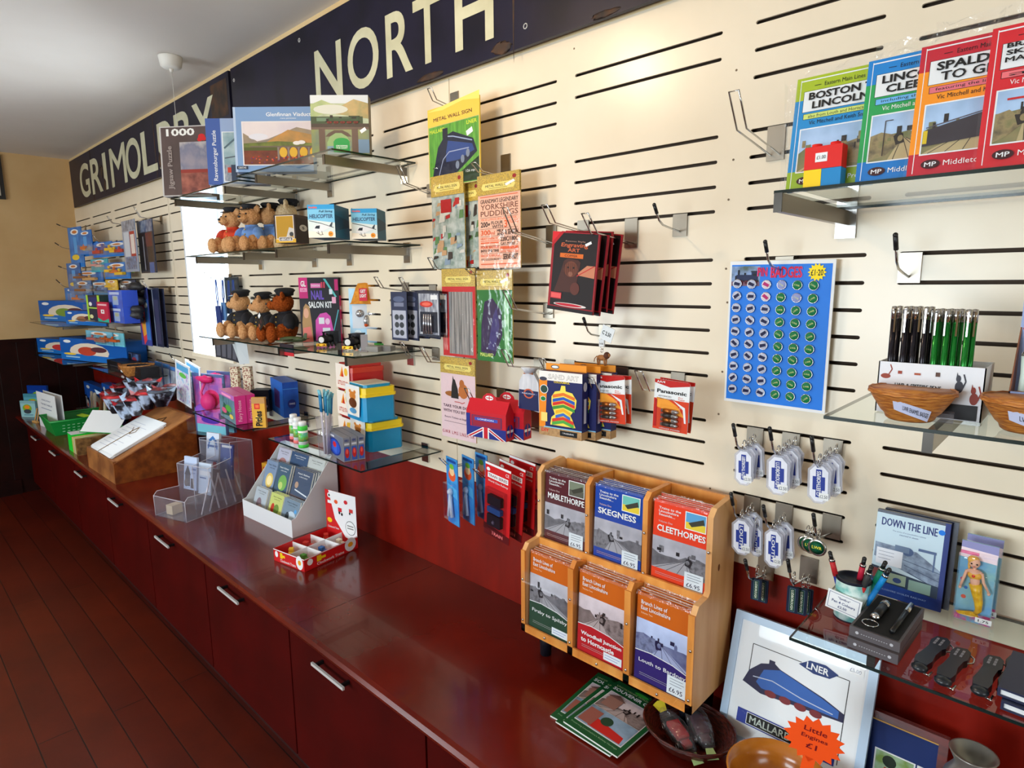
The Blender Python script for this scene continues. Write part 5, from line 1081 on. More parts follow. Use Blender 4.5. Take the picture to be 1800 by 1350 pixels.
P = onZ(515, 603, Z3); g = G(); ol = MN((70, 84, 40), (50, 60, 30), 40, .6); g.T = Matrix.Translation((0, 0, .02)) @ Matrix.Rotation(.5, 4, 'Z'); g.ball((0, 0, 0), (.075, .014, .014), ol, 12).box(-.02, .012, -.09, .09, -.003, .003, ol).box(.055, .07, -.03, .03, 0, .003, ol).prismx([(-.02, 0), (-.02, 0)], 0, 0, ol) if False else None
g = G(); g.T = Matrix.Rotation(.5, 4, 'Z') @ Matrix.Translation((0, 0, .018)); g.ball((0, 0, 0), (.075, .014, .014), ol, 12).box(-.025, .01, -.09, .09, -.003, .002, ol).box(.055, .07, -.03, .03, 0, .003, ol).prism([(.05, 0), (.075, 0), (.078, .03), (.066, .03)], -.0015, .0015, ol).ball((-.075, 0, 0), .006, C(200, 90, 60), 8); g.T = None; g.build('toy_plane', None, P, (0, 0, 0), 'olive green toy plane lying beside the engines', 'toy')
for k, (px, py, cc) in enumerate([(672, 606, (70, 170, 60)), (658, 618, (150, 146, 140)), (680, 617, (140, 136, 132))]):
    P = onZ(px, py, Z3); G().box(-.03, .03, -.02, .02, 0, .008 if k == 0 else .022, C(*cc), bev=.002).build('small_box' if k else 'toy_frog', None, P, (0, 0, .4), ['flat bright green rubber toy near the shelf end', 'grey small tin lying beside the price stand', 'grey small tin at the right end of the kit shelf'][k], 'toy' if k == 0 else 'tin')
# ---- below the lower teddy shelf: folded white paper bag, dark wallets hanging, red card
for k in range(5):
    px = 378+k*9; a, b, z0, z1 = box_px(px, 598+k, px+9, 628+k*2, -.16-.004*k)
    G().box(0, b-a, 0, .006, 0, z1-z0, C(44, 44, 52), bev=.002).art(b-a, z1-z0, [('r', .2, .1, .8, .9, C(90, 90, 100))]).build('luggage_tag', None, (a, -.16-.004*k, z0), (0, .05*k, .2), 'dark luggage tag under the lower teddy shelf, '+('leftmost', 'second', 'third', 'fourth', 'rightmost')[k]+' of five', 'tag', 'dark luggage tags under the teddy shelf')
a, b, z0, z1 = box_px(408, 602, 460, 640, -.2); g = G(); g.add([(0, 0, z1-z0), (0, .03, .015), (.09, 0, -.01), (.17, .02, .0), (.20, 0, z1-z0-.01), (.10, -.02, z1-z0+.002)], [(0, 1, 2, 5), (5, 2, 3, 4)], M(206, 214, 216, rough=.5)); o = g.build('paper_bag', None, (a, -.2, z0), (0, 0, 0), 'white folded paper hanging below the lower teddy shelf', 'paper')
hang('price_card', 492, 605, 516, 625, -.30, .002, C(40, 30, 40), [('r', .0, 0, 1, .3, C(200, 40, 50)), ('r', .1, .4, .9, .9, C(60, 50, 60))], 'small red and black card under the lower glass shelf', 'card')
# ---- blue keyrings in front of the window
for k in range(4):
    px = 378+k*9; a, b, z0, z1 = box_px(px, 492, px+11, 575-k*12, -.12+.02*k)
    g = G(); w = b-a; h = z1-z0; g.tube([(w/2, 0, h), (w/2-.01, 0, h*.6), (w/2, 0, h*.45)], .003, C(60, 90, 170)).tube([(w/2+.012, 0, h), (w/2+.014, 0, h*.6), (w/2, 0, h*.45)], .003, C(60, 90, 170)); g.box(w*.15, w*.85, -.004, .004, 0, h*.45, C(*((40, 60, 120), (90, 130, 180), (40, 50, 70), (70, 100, 90))[k]), bev=.003)
    g.build('lanyard', None, (a, -.12+.02*k, z0), (0, (-.05, .02, .06, 0)[k], 0), ('navy', 'light blue', 'dark slate', 'blue green')[k]+' lanyard on the hook in front of the window', 'lanyard', 'blue lanyards at the window')
hang('dark_pack', 396, 487, 420, 540, -.03, .004, C(50, 60, 66), [('r', .08, .05, .92, .9, MN((60, 80, 90), (40, 50, 60), 30, .4)), ('e', .6, .4, .2, .12, C(130, 60, 60))], 'dark teal pack behind the blue lanyards', 'pack')
# ================================================================== LOW GLASS SHELVES (games, lunch boxes)
Z4, Z5 = 1.297, 1.300
PINK = C(214, 54, 140)
gl = [('r', 0, 0, 1, 1, MN((110, 150, 170), (70, 110, 120), 20, .3)), ('r', 0, .82, 1, 1, C(190, 110, 190)), ('p', [(.1, .1), (.3, .6), (.5, .5), (.7, .2)], C(40, 90, 70)), ('e', .6, .45, .2, .12, C(90, 170, 60)), ('e', .3, .3, .16, .1, C(220, 90, 130)), ('r', .2, .86, .8, .94, C(250, 160, 200)), ('e', .75, .2, .12, .08, C(230, 200, 90))]
def spine(W, H, t, g, x):
    vs, fs = text_mesh(t, .0); g.add([(x+W*(.68-.42*v), -.0012, H*(.1+.74*u)) for u, v in vs], fs, C(250, 200, 226))
for k, (n, rp, lp, lab) in enumerate([((436, 689+0), 0, 0, '')][:0]): pass
TG = 1.42; P, w, d, h = near_box(415, 747, 435, 388, 697, Z4, TG)
g = G().box(0, w, 0, d, 0, h, PINK, PINK); spine(w, h, 'Fairy House', g, 0); art_left(g, d, h, gl); g.build('game_box', None, (P.x, P.y, Z4), (0, 0, TG), 'pink game box with white script on its spine, left one', 'game', 'pink game boxes')
g = G().box(0, w*.8, .004, d, 0, h, PINK, PINK); spine(w*.8, h, 'Fairy House', g, 0); d_ = Vector((math.cos(TG), math.sin(TG), 0))*(w+.002); g.build('game_box', None, (P.x+d_.x, P.y+d_.y, Z4), (0, 0, TG), 'pink game box pressed against the right of the first', 'game', 'pink game boxes')
o, w, d, h = sbox('snack_box', (445, 752), 468, None, 699, Z4, CAMF, C(232, 176, 60), [('r', 0, .8, 1, 1, C(200, 150, 90)), ('r', .2, .62, .62, .80, C(220, 40, 30)), ('r', .28, .66, .55, .76, C(250, 120, 60)), ('e', .5, .3, .3, .12, C(250, 206, 90))], [('r', 0, 0, 1, 1, C(200, 140, 50))], None, 'small orange yellow pick up sticks box in front of the pink games', 'game', d=.02)
vs, fs = text_mesh('Pitles', .03); G().add([(w*(.75-.5*v), -.003, h*(.06+.5*u)) for u, v in vs], fs, K_).build('lettering', o)
FL = MN((236, 222, 196), (150, 70, 60), 110, .6, contrast=.08, c3=(226, 214, 180))
for k, (px, lab) in enumerate([(416, 'flower patterned cream box standing behind the pink games, left one'), (438, 'flower patterned cream box standing behind the pink games, right one')]):
    P = onY(px, 690, -.16); P.z = Z4; zt = onY(px, 645, -.16).z
    G().box(-.022, .022, -.018, .018, 0, zt-Z4, FL).build('floral_box', None, P, (0, 0, CAMF), lab, 'box', 'cream floral boxes')
P = onY(462, 700, -.12); P.z = Z4; G().box(-.05, .05, -.04, .04, 0, .12, C(30, 34, 44)).art(.1, .12, [('r', -.4, .2, .4, .3, C(120, 120, 140)), ('r', -.4, .6, .4, .7, C(90, 100, 120))], y=-.04).build('dark_box', None, P, (0, 0, CAMF), 'small dark box between the flower boxes and the blue tin', 'box')
o, w, d, h = sbox('blue_box', (500, 735), 527, 479, 673, Z4, 1.35, C(26, 84, 180), [('r', 0, 0, 1, 1, MN((30, 90, 190), (20, 70, 160), 12, .2)), ('e', .55, .38, .28, .13, C(24, 40, 120)), ('t', 'CADBURY' if False else 'CHOICE', .38, .36, .74, .41, C(200, 210, 240), .01), ('r', 0, .8, 1, .82, C(60, 130, 210))], None, [('r', 0, 0, 1, 1, C(30, 100, 190)), ('p', [(.25, .2), (.7, .2), (.75, .7), (.3, .75)], C(60, 40, 110))], 'shiny bright blue box with a dark round logo on the low shelf', 'box', d=None)
# pink doll cases hanging left of the game boxes
def doll_case(px0, py0, px1, py1, Y, lab):
    a, b, z0, z1 = box_px(px0, py0, px1, py1, Y); w = b-a; h = z1-z0
    t = thing('doll_play_set', lab, 'toy', (a, Y, z0), .3, 'pink doll play sets by the low shelf')
    g = G().box(0, w, 0, .01, 0, h, C(90, 110, 160)); g.art(w, h, [('r', .05, .05, .95, .95, MN((150, 90, 190), (236, 120, 190), 16, .3)), ('e', .6, .6, .25, .14, C(220, 40, 110)), ('e', .35, .35, .25, .13, C(120, 70, 190)), ('r', .05, 0, .95, .14, C(120, 200, 220)), ('e', .5, .22, .3, .06, C(80, 40, 170))]); g.build('backing_card', t)
    G().ball((w*.6, -.03, h*.55), (w*.2, .03, h*.14), C(226, 50, 130), 10).ball((w*.35, -.02, h*.4), (w*.2, .025, h*.1), C(140, 80, 200), 10).ball((w*.5, -.02, h*.92), (w*.25, .02, h*.06), C(220, 40, 110), 10, jag=.2).tube([(w*.5, -.02, h*.85), (w*.45, -.04, h*.7), (w*.5, -.03, h*.45)], .008, C(240, 80, 150)).build('dolls', t)
    G().box(0, w, -.06, 0, 0, h*.86, clear(refl=.6, name='blister3')).build('blister', t)
doll_case(341, 660, 372, 762, -.25, 'pink and purple doll play set, left of the pink game boxes')
doll_case(368, 655, 392, 758, -.12, 'pink and purple doll play set squeezed behind the game boxes')
# lunch boxes
LB = M(24, 150, 206, rough=.3); YL = M(246, 214, 30, rough=.35)
def lunch_box(n, rpx, lpx, tpy, Z, th, lab, red=False):
    P, w, d, h = near_box(n[0], n[1], rpx, lpx, tpy, Z, th); t = thing('lunch_box', lab, 'lunch box', (P.x, P.y, Z), th, 'stacked lunch boxes'); c = .012
    def rr(x0, x1, y0, y1, z0, z1, m, g, c=c, taper=0):
        g.prismz([(x0+c, y0), (x1-c, y0), (x1, y0+c), (x1, y1-c), (x1-c, y1), (x0+c, y1), (x0, y1-c), (x0, y0+c)], z0, z1, m); return g
    g = G(); rr(.006, w-.006, .006, d-.006, 0, h*.68, C(206, 30, 34) if red else LB, g); g.build('tub', t)
    l = G(); rr(0, w, 0, d, h*.68, h*.76, C(230, 90, 60) if red else YL, l); rr(.004, w-.004, .004, d-.004, h*.76, h*.93, C(210, 40, 40) if red else YL, l); rr(.016, w-.016, .016, d-.016, h*.93, h, C(200, 40, 40) if red else LB, l); l.build('lid', t)
    s = G(); s.T = Matrix(((0, 1, 0, -.002), (-1, 0, 0, d), (0, 0, 1, 0), (0, 0, 0, 1)))
    s.art(d, h, [('p', [(.2, .12), (.8, .12), (.86, .6), (.86, .98), (.14, .98), (.14, .6)], W_), ('p', [(.25, .16), (.75, .16), (.8, .6), (.8, .9), (.2, .9), (.2, .6)], C(250, 240, 226)), ('e', .5, .68, .16, .12, C(226, 140, 60)), ('e', .5, .48, .2, .14, C(110, 60, 30)), ('e', .5, .26, .18, .08, C(90, 160, 210)), ('e', .38, .8, .06, .05, C(226, 140, 60)), ('e', .62, .8, .06, .05, C(226, 140, 60))]); s.T = None
    s.box(w*.12, w*.88, d*.15, d*.85, h, h+.002, C(236, 226, 206)); s.build('paper_sleeve', t, label='white card sleeve with an orange animal')
    return P, w, d, h
P, w, d, h = lunch_box((650, 797), 713, 614, 742, Z5, 1.45, 'blue and yellow lunch box at the bottom of the front stack')
lunch_box((640, 744), 700, 606, 680, Z5+h+.003, 1.45, 'blue and yellow lunch box on top of the front stack')
P = onY(612, 750, -.20); 
for k, (py, lab) in enumerate([(757, 'red lunch box with a paper sleeve, bottom of the rear stack'), (0, 'red lunch box with a paper sleeve, middle of the rear stack'), (0, 'red lunch box with a paper sleeve, top of the rear stack')]):
    Zk = Z5+k*.118; Q = Vector((-2.285, -.215, Zk)); w, d, h, th = .16, .14, .115, 1.45
    t = thing('lunch_box', lab, 'lunch box', Q, th, 'stacked lunch boxes')
    RDM = M(200, 26, 30, rough=.3)
    G().prismz([(.01, 0), (w-.01, 0), (w, .01), (w, d-.01), (w-.01, d), (.01, d), (0, d-.01), (0, .01)], 0, .078, RDM).build('tub', t)
    G().prismz([(.01, -.003), (w-.01, -.003), (w+.003, .01), (w+.003, d-.01), (w-.01, d+.003), (.01, d+.003), (-.003, d-.01), (-.003, .01)], .078, .1, M(214, 60, 40, rough=.3)).box(.01, w-.01, .01, d-.01, .1, .114, M(200, 40, 36, rough=.3)).build('lid', t)
    s = G(); s.T = Matrix(((0, 1, 0, -.004), (-1, 0, 0, d), (0, 0, 1, 0), (0, 0, 0, 1)))
    s.art(d, h, [('r', .02, .05, .98, .98, C(246, 232, 220)), ('p', [(.3, .5), (.5, .9), (.6, .5)], C(240, 150, 40)), ('p', [(.4, .5), (.5, .75), (.56, .5)], C(200, 40, 40)), ('e', .75, .7, .12, .15, C(240, 190, 60)), ('t', 'LITTLE STARS', .15, .18, .85, .34, C(200, 60, 30), .02)]); s.T = None; s.build('paper_sleeve', t)
# small superhero style toy boxes (plain), bubble tubs, candy sticks
for k in range(3):
    P, wt, bd, bh = near_box(605, 813, 643, 575, 770, Z5, 1.38); th = 1.38; dd = Vector((math.cos(th), math.sin(th), 0)); bw = wt/3
    g = G().box(0, bw-.002, 0, bd, 0, bh, C(120, 124, 136), C(130, 134, 146)); g.art(bw-.002, bh, [('r', .1, .05, .9, .62, C(60, 90, 170)), ('e', .5, .35, .32, .2, C(190, 40, 40)), ('e', .5, .42, .16, .1, C(230, 90, 80)), ('r', .15, .68, .85, .76, C(200, 204, 214)), ('t', 'HERO', .2, .82, .8, .92, C(40, 60, 130), .02)])
    if k == 0: art_left(g, bd, bh, [('r', .05, .05, .95, .95, C(110, 114, 130)), ('e', .5, .45, .36, .36, C(24, 50, 140)), ('e', .5, .45, .3, .3, C(40, 80, 190)), ('p', [(.3, .3), (.5, .75), (.65, .5), (.6, .2)], C(60, 100, 210)), ('e', .5, .55, .1, .12, C(206, 40, 50)), ('r', .1, .84, .5, .92, C(220, 220, 230))])
    Q = P+dd*(bw*k); g.build('blind_box', None, (Q.x, Q.y, Z5), (0, 0, th), ('small silver and blue toy box, leftmost of its row', 'small silver and blue toy box, second of its row', 'small silver and blue toy box, third of its row', 'small silver and blue toy box, last of its row by the lunch box')[k], 'toy box', 'small silver toy boxes')
for k, (px, py, lab) in enumerate([(534, 786, 'bubble tub with a green lid and rainbow label, front one'), (525, 778, 'bubble tub with a white lid just behind the green one'), (518, 771, 'bubble tub with a white lid at the back')]):
    P = onZ(px, py, Z5); P.y = min(P.y, -.2)
    t = thing('bubble_tub', lab, 'bubble tub', (P.x-.012*k*0, P.y, Z5), 0, 'bubble tubs on the low glass shelf')
    G().lathe([(.021, 0), (.022, .004), (.022, .012), (.021, .014)], C(70, 206, 70) if k == 0 else C(236, 120, 120), 20).lathe([(.020, .014), (.020, .075)], C(240, 240, 244), 20).build('bottle', t)
    g = G().lathe([(.0204, .028), (.0204, .066)], MN((240, 90, 90), (80, 120, 230), 40, .3, c3=(90, 200, 90), contrast=.3), 20); g.build('rainbow_label', t)
    G().lathe([(.020, .075), (.021, .078), (.021, .092), (.019, .094)], C(70, 206, 70) if k == 0 else W_, 20).lathe([(.016, .094), (.016, .112), (.012, .114)], W_, 20).build('cap', t)
P0 = onZ(566, 802, Z5); t = thing('plastic_cup', 'tall clear tube holding blue tipped sweet sticks', 'cup', (P0.x, P0.y+.02, Z5))
G().lathe([(.028, 0), (.034, .16)], ACRYL, 18).build('tube', t)
r = random.Random(8)
for k in range(10):
    a = r.uniform(0, 6.3); q = r.uniform(.3, 1); g = G(); b = Vector((.015*q*math.cos(a), .015*q*math.sin(a), .004)); e = Vector((.036*q*math.cos(a), .036*q*math.sin(a), .23+.02*r.random()))
    g.tube([b, b+(e-b)*.72], .0035, C(196, 190, 200)).tube([b+(e-b)*.72, e], .005, C(*r.choice([(60, 150, 190), (90, 180, 210), (40, 120, 170)]))); g.tube([e, e+Vector((.006*math.cos(a), .006*math.sin(a), .02))], .005, C(120, 190, 210))
    g.build('sweet_stick', None, (P0.x, P0.y+.02, Z5), label='blue tipped sweet stick in the clear tube', cat='sweet', group='blue tipped sweet sticks')

# ================================================================== THINGS ON THE COUNTER
# clear leaflet holder
t = thing('leaflet_holder', 'large clear acrylic tiered leaflet holder on the counter', 'leaflet holder', (-3.60, -.64, TOP), .30); W, D = .25, .45
ps = [(0, 0), (D, 0), (D, .34), (.30, .36), (.30, .27), (.15, .25), (.15, .12), (.02, .13), (0, .11)]
for x, nm in ((0, 'side_panel'), (W, 'side_panel'), (W*.5, 'divider')):
    q = ps if nm == 'side_panel' else [(.15, 0), (D, 0), (D, .34), (.30, .36), (.30, .27), (.15, .25)]
    g = G().prismx(q, x-.0015, x+.0015, ACRYL); g.tube([(x, y, z) for y, z in q], .0022, AEDGE, 4, True); g.build(nm, t)
for y, z, nm in ((0, .11, 'front_panel'), (.15, .25, 'front_panel'), (.30, .35, 'front_panel'), (D, .34, 'back_panel')):
    g = G().box(0, W, y-.0015, y+.0015, 0, z, ACRYL); g.tube([(0, y, z), (W, y, z)], .0022, AEDGE, 4); g.build(nm, t)
G().box(0, W, 0, D, .001, .004, ACRYL).build('base', t)
Mx = Matrix.Translation((-3.60, -.64, TOP)) @ Matrix.Rotation(.30, 4, 'Z')
def leaflet(x, y, z, w, h, th, items, col, lab, lean=-.12, grp='leaflets in the clear holder', rz=.30):
    h *= 1.15; p = Mx @ Vector((x, y, z)); return card('leaflet', w, h, th, C(*col), items, lab, 'leaflet', grp, p, (lean, 0, rz))
house = [('r', 0, 0, 1, 1, C(190, 206, 236)), ('p', [(.1, .1), (.1, .45), (.3, .7), (.5, .45), (.5, .1)], C(90, 84, 90)), ('p', [(.05, .45), (.3, .75), (.55, .45)], C(60, 56, 64)), ('r', .55, .05, .8, .35, C(80, 70, 66)), ('r', .6, .6, .95, .66, C(60, 100, 160)), ('r', .6, .5, .9, .53, C(90, 120, 170)), ('e', .2, .2, .15, .12, C(110, 100, 96))]
leaflet(.01, .17, .10, .105, .16, .012, house, (200, 214, 238), 'pale blue leaflet with a grey station house, front left of the clear holder')
leaflet(.13, .17, .09, .10, .15, .01, [('r', 0, 0, 1, 1, C(196, 210, 230)), ('r', .1, .6, .9, .75, C(230, 235, 240)), ('r', .1, .5, .6, .54, C(80, 110, 160))], (206, 214, 226), 'pale blue leaflet in the middle pocket of the clear holder')
leaflet(.01, .32, .18, .105, .18, .014, [('r', 0, 0, 1, 1, C(214, 224, 240)), ('p', [(.1, .55), (.2, .8), (.5, .92), (.8, .8), (.9, .55)], C(60, 120, 190)), ('p', [(.2, .55), (.3, .74), (.5, .82), (.7, .74), (.8, .55)], C(210, 226, 240)), ('r', .1, .6, .9, .66, C(40, 90, 160)), ('e', .7, .12, .16, .1, C(200, 60, 50)), ('r', .1, .2, .9, .24, C(120, 140, 170))], (230, 234, 240), 'leaflet with a blue arched bridge at the back of the clear holder')
leaflet(.135, .31, .14, .10, .17, .01, [('r', 0, 0, 1, 1, C(26, 58, 140)), ('l', [(.2, .5), (.4, .6), (.6, .55), (.8, .4)], .03, C(120, 160, 220)), ('r', .1, .9, .9, .97, W_)], (26, 58, 140), 'dark blue leaflet beside the bridge leaflet in the clear holder')
for k in range(6):
    p = Mx @ Vector((.235-.006*(k % 2), .10+.055*k, .006)); G().box(-.003, .003, 0, .006, 0, .20+.01*(k % 3), C(214, 210, 220)).build('thin_booklet', None, p, (-.35 if k < 2 else .12+.03*k, 0, .30), 'thin white booklet seen edge-on in the clear holder, '+('frontmost', 'second', 'third', 'fourth', 'fifth', 'rearmost')[k]+' of six', 'booklet', 'white booklets in the clear holder')
p = Mx @ Vector((.05, .03, .006)); G().box(0, .05, 0, .06, 0, .05, C(226, 206, 170)).build('card_pack', None, p, (0, 0, .30), 'small cream pack lying in the front pocket of the clear holder', 'pack')
card('snack_packet', .05, .22, .03, C(236, 170, 50), [('r', .2, .7, .9, .9, C(220, 60, 40)), ('r', .1, .2, .6, .6, C(250, 226, 180))], 'yellow packet standing behind the clear leaflet holder', 'packet', None, (-3.40, -.13, TOP), (0, 0, .3))
# white display stand with small story books
t = thing('display_stand', 'white card display stand full of small story books on the counter', 'display stand', (-3.245, -.315, TOP), .06); W, D = .487, .27
WC = M(226, 228, 232, rough=.5)
sp = [(0, 0), (D, 0), (D, .36), (D-.03, .36), (.02, .095), (0, .09)]
for x in (0, W-.003): G().prismx(sp, x, x+.003, WC).build('side_panel', t)
G().box(0, W, -.002, 0, 0, .09, WC).build('front_panel', t); G().box(0, W, D-.003, D, 0, .36, WC).build('back_panel', t)
for k in range(3): G().prismx([(.02+.08*k, .03+.09*k), (.095+.08*k, .03+.09*k), (.095+.08*k, .034+.09*k), (.02+.08*k, .034+.09*k)], .003, W-.003, WC).build('tier', t)
Mw = Matrix.Translation((-3.245, -.315, TOP)) @ Matrix.Rotation(.06, 4, 'Z')
def story(x, tier, w, h, base, shapes, lab, n=2, t1="Peter's Railway"):
    w *= 1.1; h *= (1.22, 1.28, 1.25)[tier]
    for k in range(n):
        p = Mw @ Vector((x+.004*k, .022+.08*tier+.011*k, .036+.09*tier)); it = [('r', 0, 0, 1, 1, C(*base)), ('t', t1, .2, .82, .85, .89, W_ if sum(base) < 420 else K_, .02), ('t', 'a short story', .3, .74, .75, .79, W_ if sum(base) < 420 else K_, .01)]+shapes
        card('story_book', w, h, .008, C(*base), it, lab if k == 0 else lab+', '+('second', 'third', 'fourth')[k-1]+' in its pile', 'book', 'story books in the white stand', p, (-.32, 0, .06), side=C(236, 236, 230))
e_ = lambda x, z, a, b, c: ('e', x, z, a, b, C(*c))
story(.045, 0, .11, .105, (176, 186, 196), [e_(.45, .35, .2, .25, (130, 110, 120)), e_(.6, .2, .2, .15, (190, 160, 150))], 'grey story book with a brown animal, bottom tier left')
story(.20, 0, .11, .105, (196, 206, 120), [e_(.3, .4, .14, .2, (190, 60, 40)), e_(.6, .4, .2, .2, (110, 140, 60)), ('r', 0, 0, 1, .15, C(226, 206, 60))], 'yellow green story book with a red figure, bottom tier middle', 3)
story(.33, 0, .13, .105, (120, 140, 160), [e_(.6, .35, .26, .22, (190, 206, 220)), e_(.35, .3, .12, .2, (60, 70, 80)), e_(.8, .6, .08, .08, (90, 160, 220))], 'blue grey story book with a snowy scene, bottom tier right', 3)
story(.01, 1, .11, .125, (130, 150, 180), [e_(.5, .35, .3, .25, (230, 200, 110)), e_(.5, .35, .2, .16, (250, 230, 170))], 'story book with a yellow dog, middle tier left')
story(.12, 1, .12, .13, (70, 96, 120), [e_(.6, .4, .3, .25, (120, 176, 90)), e_(.5, .3, .15, .12, (190, 210, 120))], 'dark story book with a green creature, middle tier centre')
story(.29, 1, .15, .13, (70, 84, 110), [('l', [(.2, .35), (.9, .25)], .04, C(220, 226, 236)), e_(.25, .5, .1, .1, (180, 150, 130)), ('r', 0, 0, 1, .18, C(110, 100, 110))], 'navy story book with a white train, middle tier right', 4)
story(.02, 2, .11, .10, (190, 190, 210), [e_(.5, .4, .3, .2, (170, 120, 120))], 'pale story book with a red curve, top tier left')
story(.15, 2, .15, .10, (60, 84, 120), [e_(.5, .3, .3, .15, (150, 170, 200))], 'navy wide story book, top tier middle')
story(.32, 2, .13, .10, (190, 196, 196), [e_(.6, .25, .3, .15, (110, 170, 60)), e_(.3, .3, .1, .1, (60, 60, 60))], 'white story book with green grass, top tier right')
# red train display box
t = thing('train_display_box', 'red and white display box of small wooden trains on the counter', 'display box', (-2.587, -.465, TOP), .16); W, D, H_ = .215, .30, .058; RT = M(206, 26, 30, rough=.4)
def rtart(w): return [('e', .1, .62, .05, .25, W_), ('p', [(.22, .4), (.3, .4), (.3, .5), (.38, .5), (.38, .7), (.3, .7), (.3, .85), (.22, .85)], C(240, 200, 30)), ('t', 'Clockwork Trains', .22, .12, .72, .34, W_, .01), ('e', .85, .6, .11, .55, W_), ('e', .85, .6, .05, .2, C(240, 160, 40)), ('r', 0, .93, 1, 1, W_)]
g = G().box(0, W, 0, .002, 0, H_, RT, RT); g.art(W, H_, rtart(W)); g.build('front_panel', t)
g = G().box(W-.002, W, 0, D, 0, H_, RT); art_right(g, W, D, H_, rtart(D)); g.build('side_panel', t)
G().box(0, .002, 0, D, 0, H_, RT).build('side_panel', t); G().box(0, W, 0, D, 0, .003, RT).build('base', t)
g = G().box(0, W, D-.002, D, 0, .25, RT, RT); g.art(W, .25, y=D-.002, items=[('p', [(.12, 1), (1, 1), (1, .08), (.62, .14), (.3, .45)], C(236, 236, 240)), ('p', [(.0, .3), (.4, .05), (.4, 0), (0, 0)], RT), ('e', .14, .9, .06, .05, W_), ('e', .14, .9, .03, .025, C(60, 60, 60)), ('r', .08, .74, .24, .8, W_), ('e', .12, .4, .08, .05, C(240, 200, 30)), ('t', 'Clockwork Trains', .05, .25, .42, .29, W_, .01), ('e', .36, .80, .06, .04, C(226, 90, 50)), ('e', .68, .84, .06, .04, C(206, 40, 50)), ('r', .42, .62, .54, .70, C(206, 40, 50)), ('e', .46, .6, .03, .03, K_), ('e', .54, .58, .03, .03, K_), ('r', .78, .66, .90, .73, C(206, 60, 60)), ('e', .8, .64, .025, .025, K_), ('e', .8, .35, .16, .14, K_), ('e', .8, .35, .15, .13, W_), ('r', .7, .33, .9, .35, C(120, 120, 120)), ('r', .7, .38, .9, .40, C(120, 120, 120))]); g.build('header_panel', t)
for k in (1, 2): G().box(.002, W-.002, D*k/3-.001, D*k/3+.001, .003, H_-.004, W_).build('divider', t)
G().box(W/2-.001, W/2+.001, .002, D-.002, .003, H_-.004, W_).build('divider', t)
Mr = Matrix.Translation((-2.587, -.465, TOP)) @ Matrix.Rotation(.16, 4, 'Z'); r = random.Random(2)
for i in range(2):
    for j in range(3):
        p = Mr @ Vector((W*(.25+.5*i), D*(j+.5)/3, .004)); c1 = C(*r.choice([(240, 190, 60), (90, 160, 70), (210, 60, 50), (236, 226, 200), (70, 120, 190)])); tt = thing('wooden_train', 'small painted wooden train in the %s compartment, %s row of the red box' % (('left', 'right')[i], ('front', 'middle', 'back')[j]), 'toy train', p, r.uniform(-.8, .8), 'wooden trains in the red box')
        G().box(-.03, .03, -.012, .012, .008, .02, C(226, 206, 160)).box(-.028, -.005, -.010, .010, .02, .042, c1).box(0, .026, -.008, .008, .02, .032, c1).build('body', tt)
        for sx in (-.018, .018):
            for sy in (-.013, .013): g = G(); g.T = Matrix.Translation((sx, sy, .008)) @ Matrix.Rotation(math.pi/2, 4, 'X'); g.lathe([(.007, -.002), (.007, .002)], C(200, 60, 40), 12); g.T = None; g.build('wheel', tt)
# wooden writing slope with papers
WDK = MN((150, 84, 32), (104, 50, 18), 3, .35, stretch=(1, 6, 6), c3=(128, 66, 24), bump=.02)
t = thing('writing_slope', 'brown wooden sloping desk box holding a stack of white papers', 'writing desk', (-4.955, -.645, TOP), .02); W, D = .60, .50
for x in (0, W-.015): G().prismx([(0, 0), (D, 0), (D, .36), (0, .13)], x, x+.015, WDK).build('side_panel', t)
G().box(.015, W-.015, 0, .015, 0, .145, MN((170, 110, 56), (120, 70, 34), 6, .5, bump=.1)).build('front_panel', t); G().box(.015, W-.015, D-.015, D, 0, .36, WDK).build('back_panel', t)
g = G(); g.T = Matrix.Translation((0, .0, .118)) @ Matrix.Rotation(math.atan2(.23, D), 4, 'X'); g.box(.015, W-.015, .016, .54, 0, .012, MN((176, 116, 60), (126, 76, 36), 5, .6, bump=.15)); g.tube([(W*.55, .35, .014), (W*.62, .40, .016), (W*.55, .46, .014), (W*.45, .42, .014), (W*.52, .36, .014)], .003, C(70, 44, 24)); g.T = None; g.build('lid', t)
Ms = Matrix.Translation((-4.955, -.645, TOP)) @ Matrix.Rotation(.02, 4, 'Z') @ Matrix.Translation((0, 0, .118)) @ Matrix.Rotation(math.atan2(.23, D), 4, 'X')
r = random.Random(4)
for k in range(7):
    g = G(); g.prismz([(0, 0), (.44, 0), (.44, .36), (0, .36)], 0, .0028, PAPER)
    if k == 6:
        for q in range(9): g.box(.03+.02*r.random(), .2+.16*r.random(), .04+.031*q, .043+.031*q, .0028, .0030, C(170, 176, 196))
    p = Ms @ Vector((.06+.006*r.uniform(-1, 1), .022+.004*r.uniform(-1, 1)+.002*k, .013+.003*k)); e = (Ms.to_3x3() @ Matrix.Rotation(r.uniform(-.03, .03), 3, 'Z')).to_euler()
    g.build('paper_sheet', None, p, e, 'white sheet in the paper stack on the wooden slope'+(', topmost, tied with string' if k == 6 else ''), 'paper', 'papers on the wooden slope')
g = G(); g.T = Ms; g.tube([(.27, .0, .0), (.27, .02, .036), (.27, .25, .036), (.27, .34, .030), (.30, .42, .018)], .0022, C(120, 90, 50)).tube([(.27, .25, .038), (.31, .29, .042), (.34, .25, .04), (.30, .22, .038), (.27, .25, .038), (.22, .28, .038)], .002, C(120, 90, 50)); g.build('string', label='brown string tied over the white papers on the slope', cat='string')
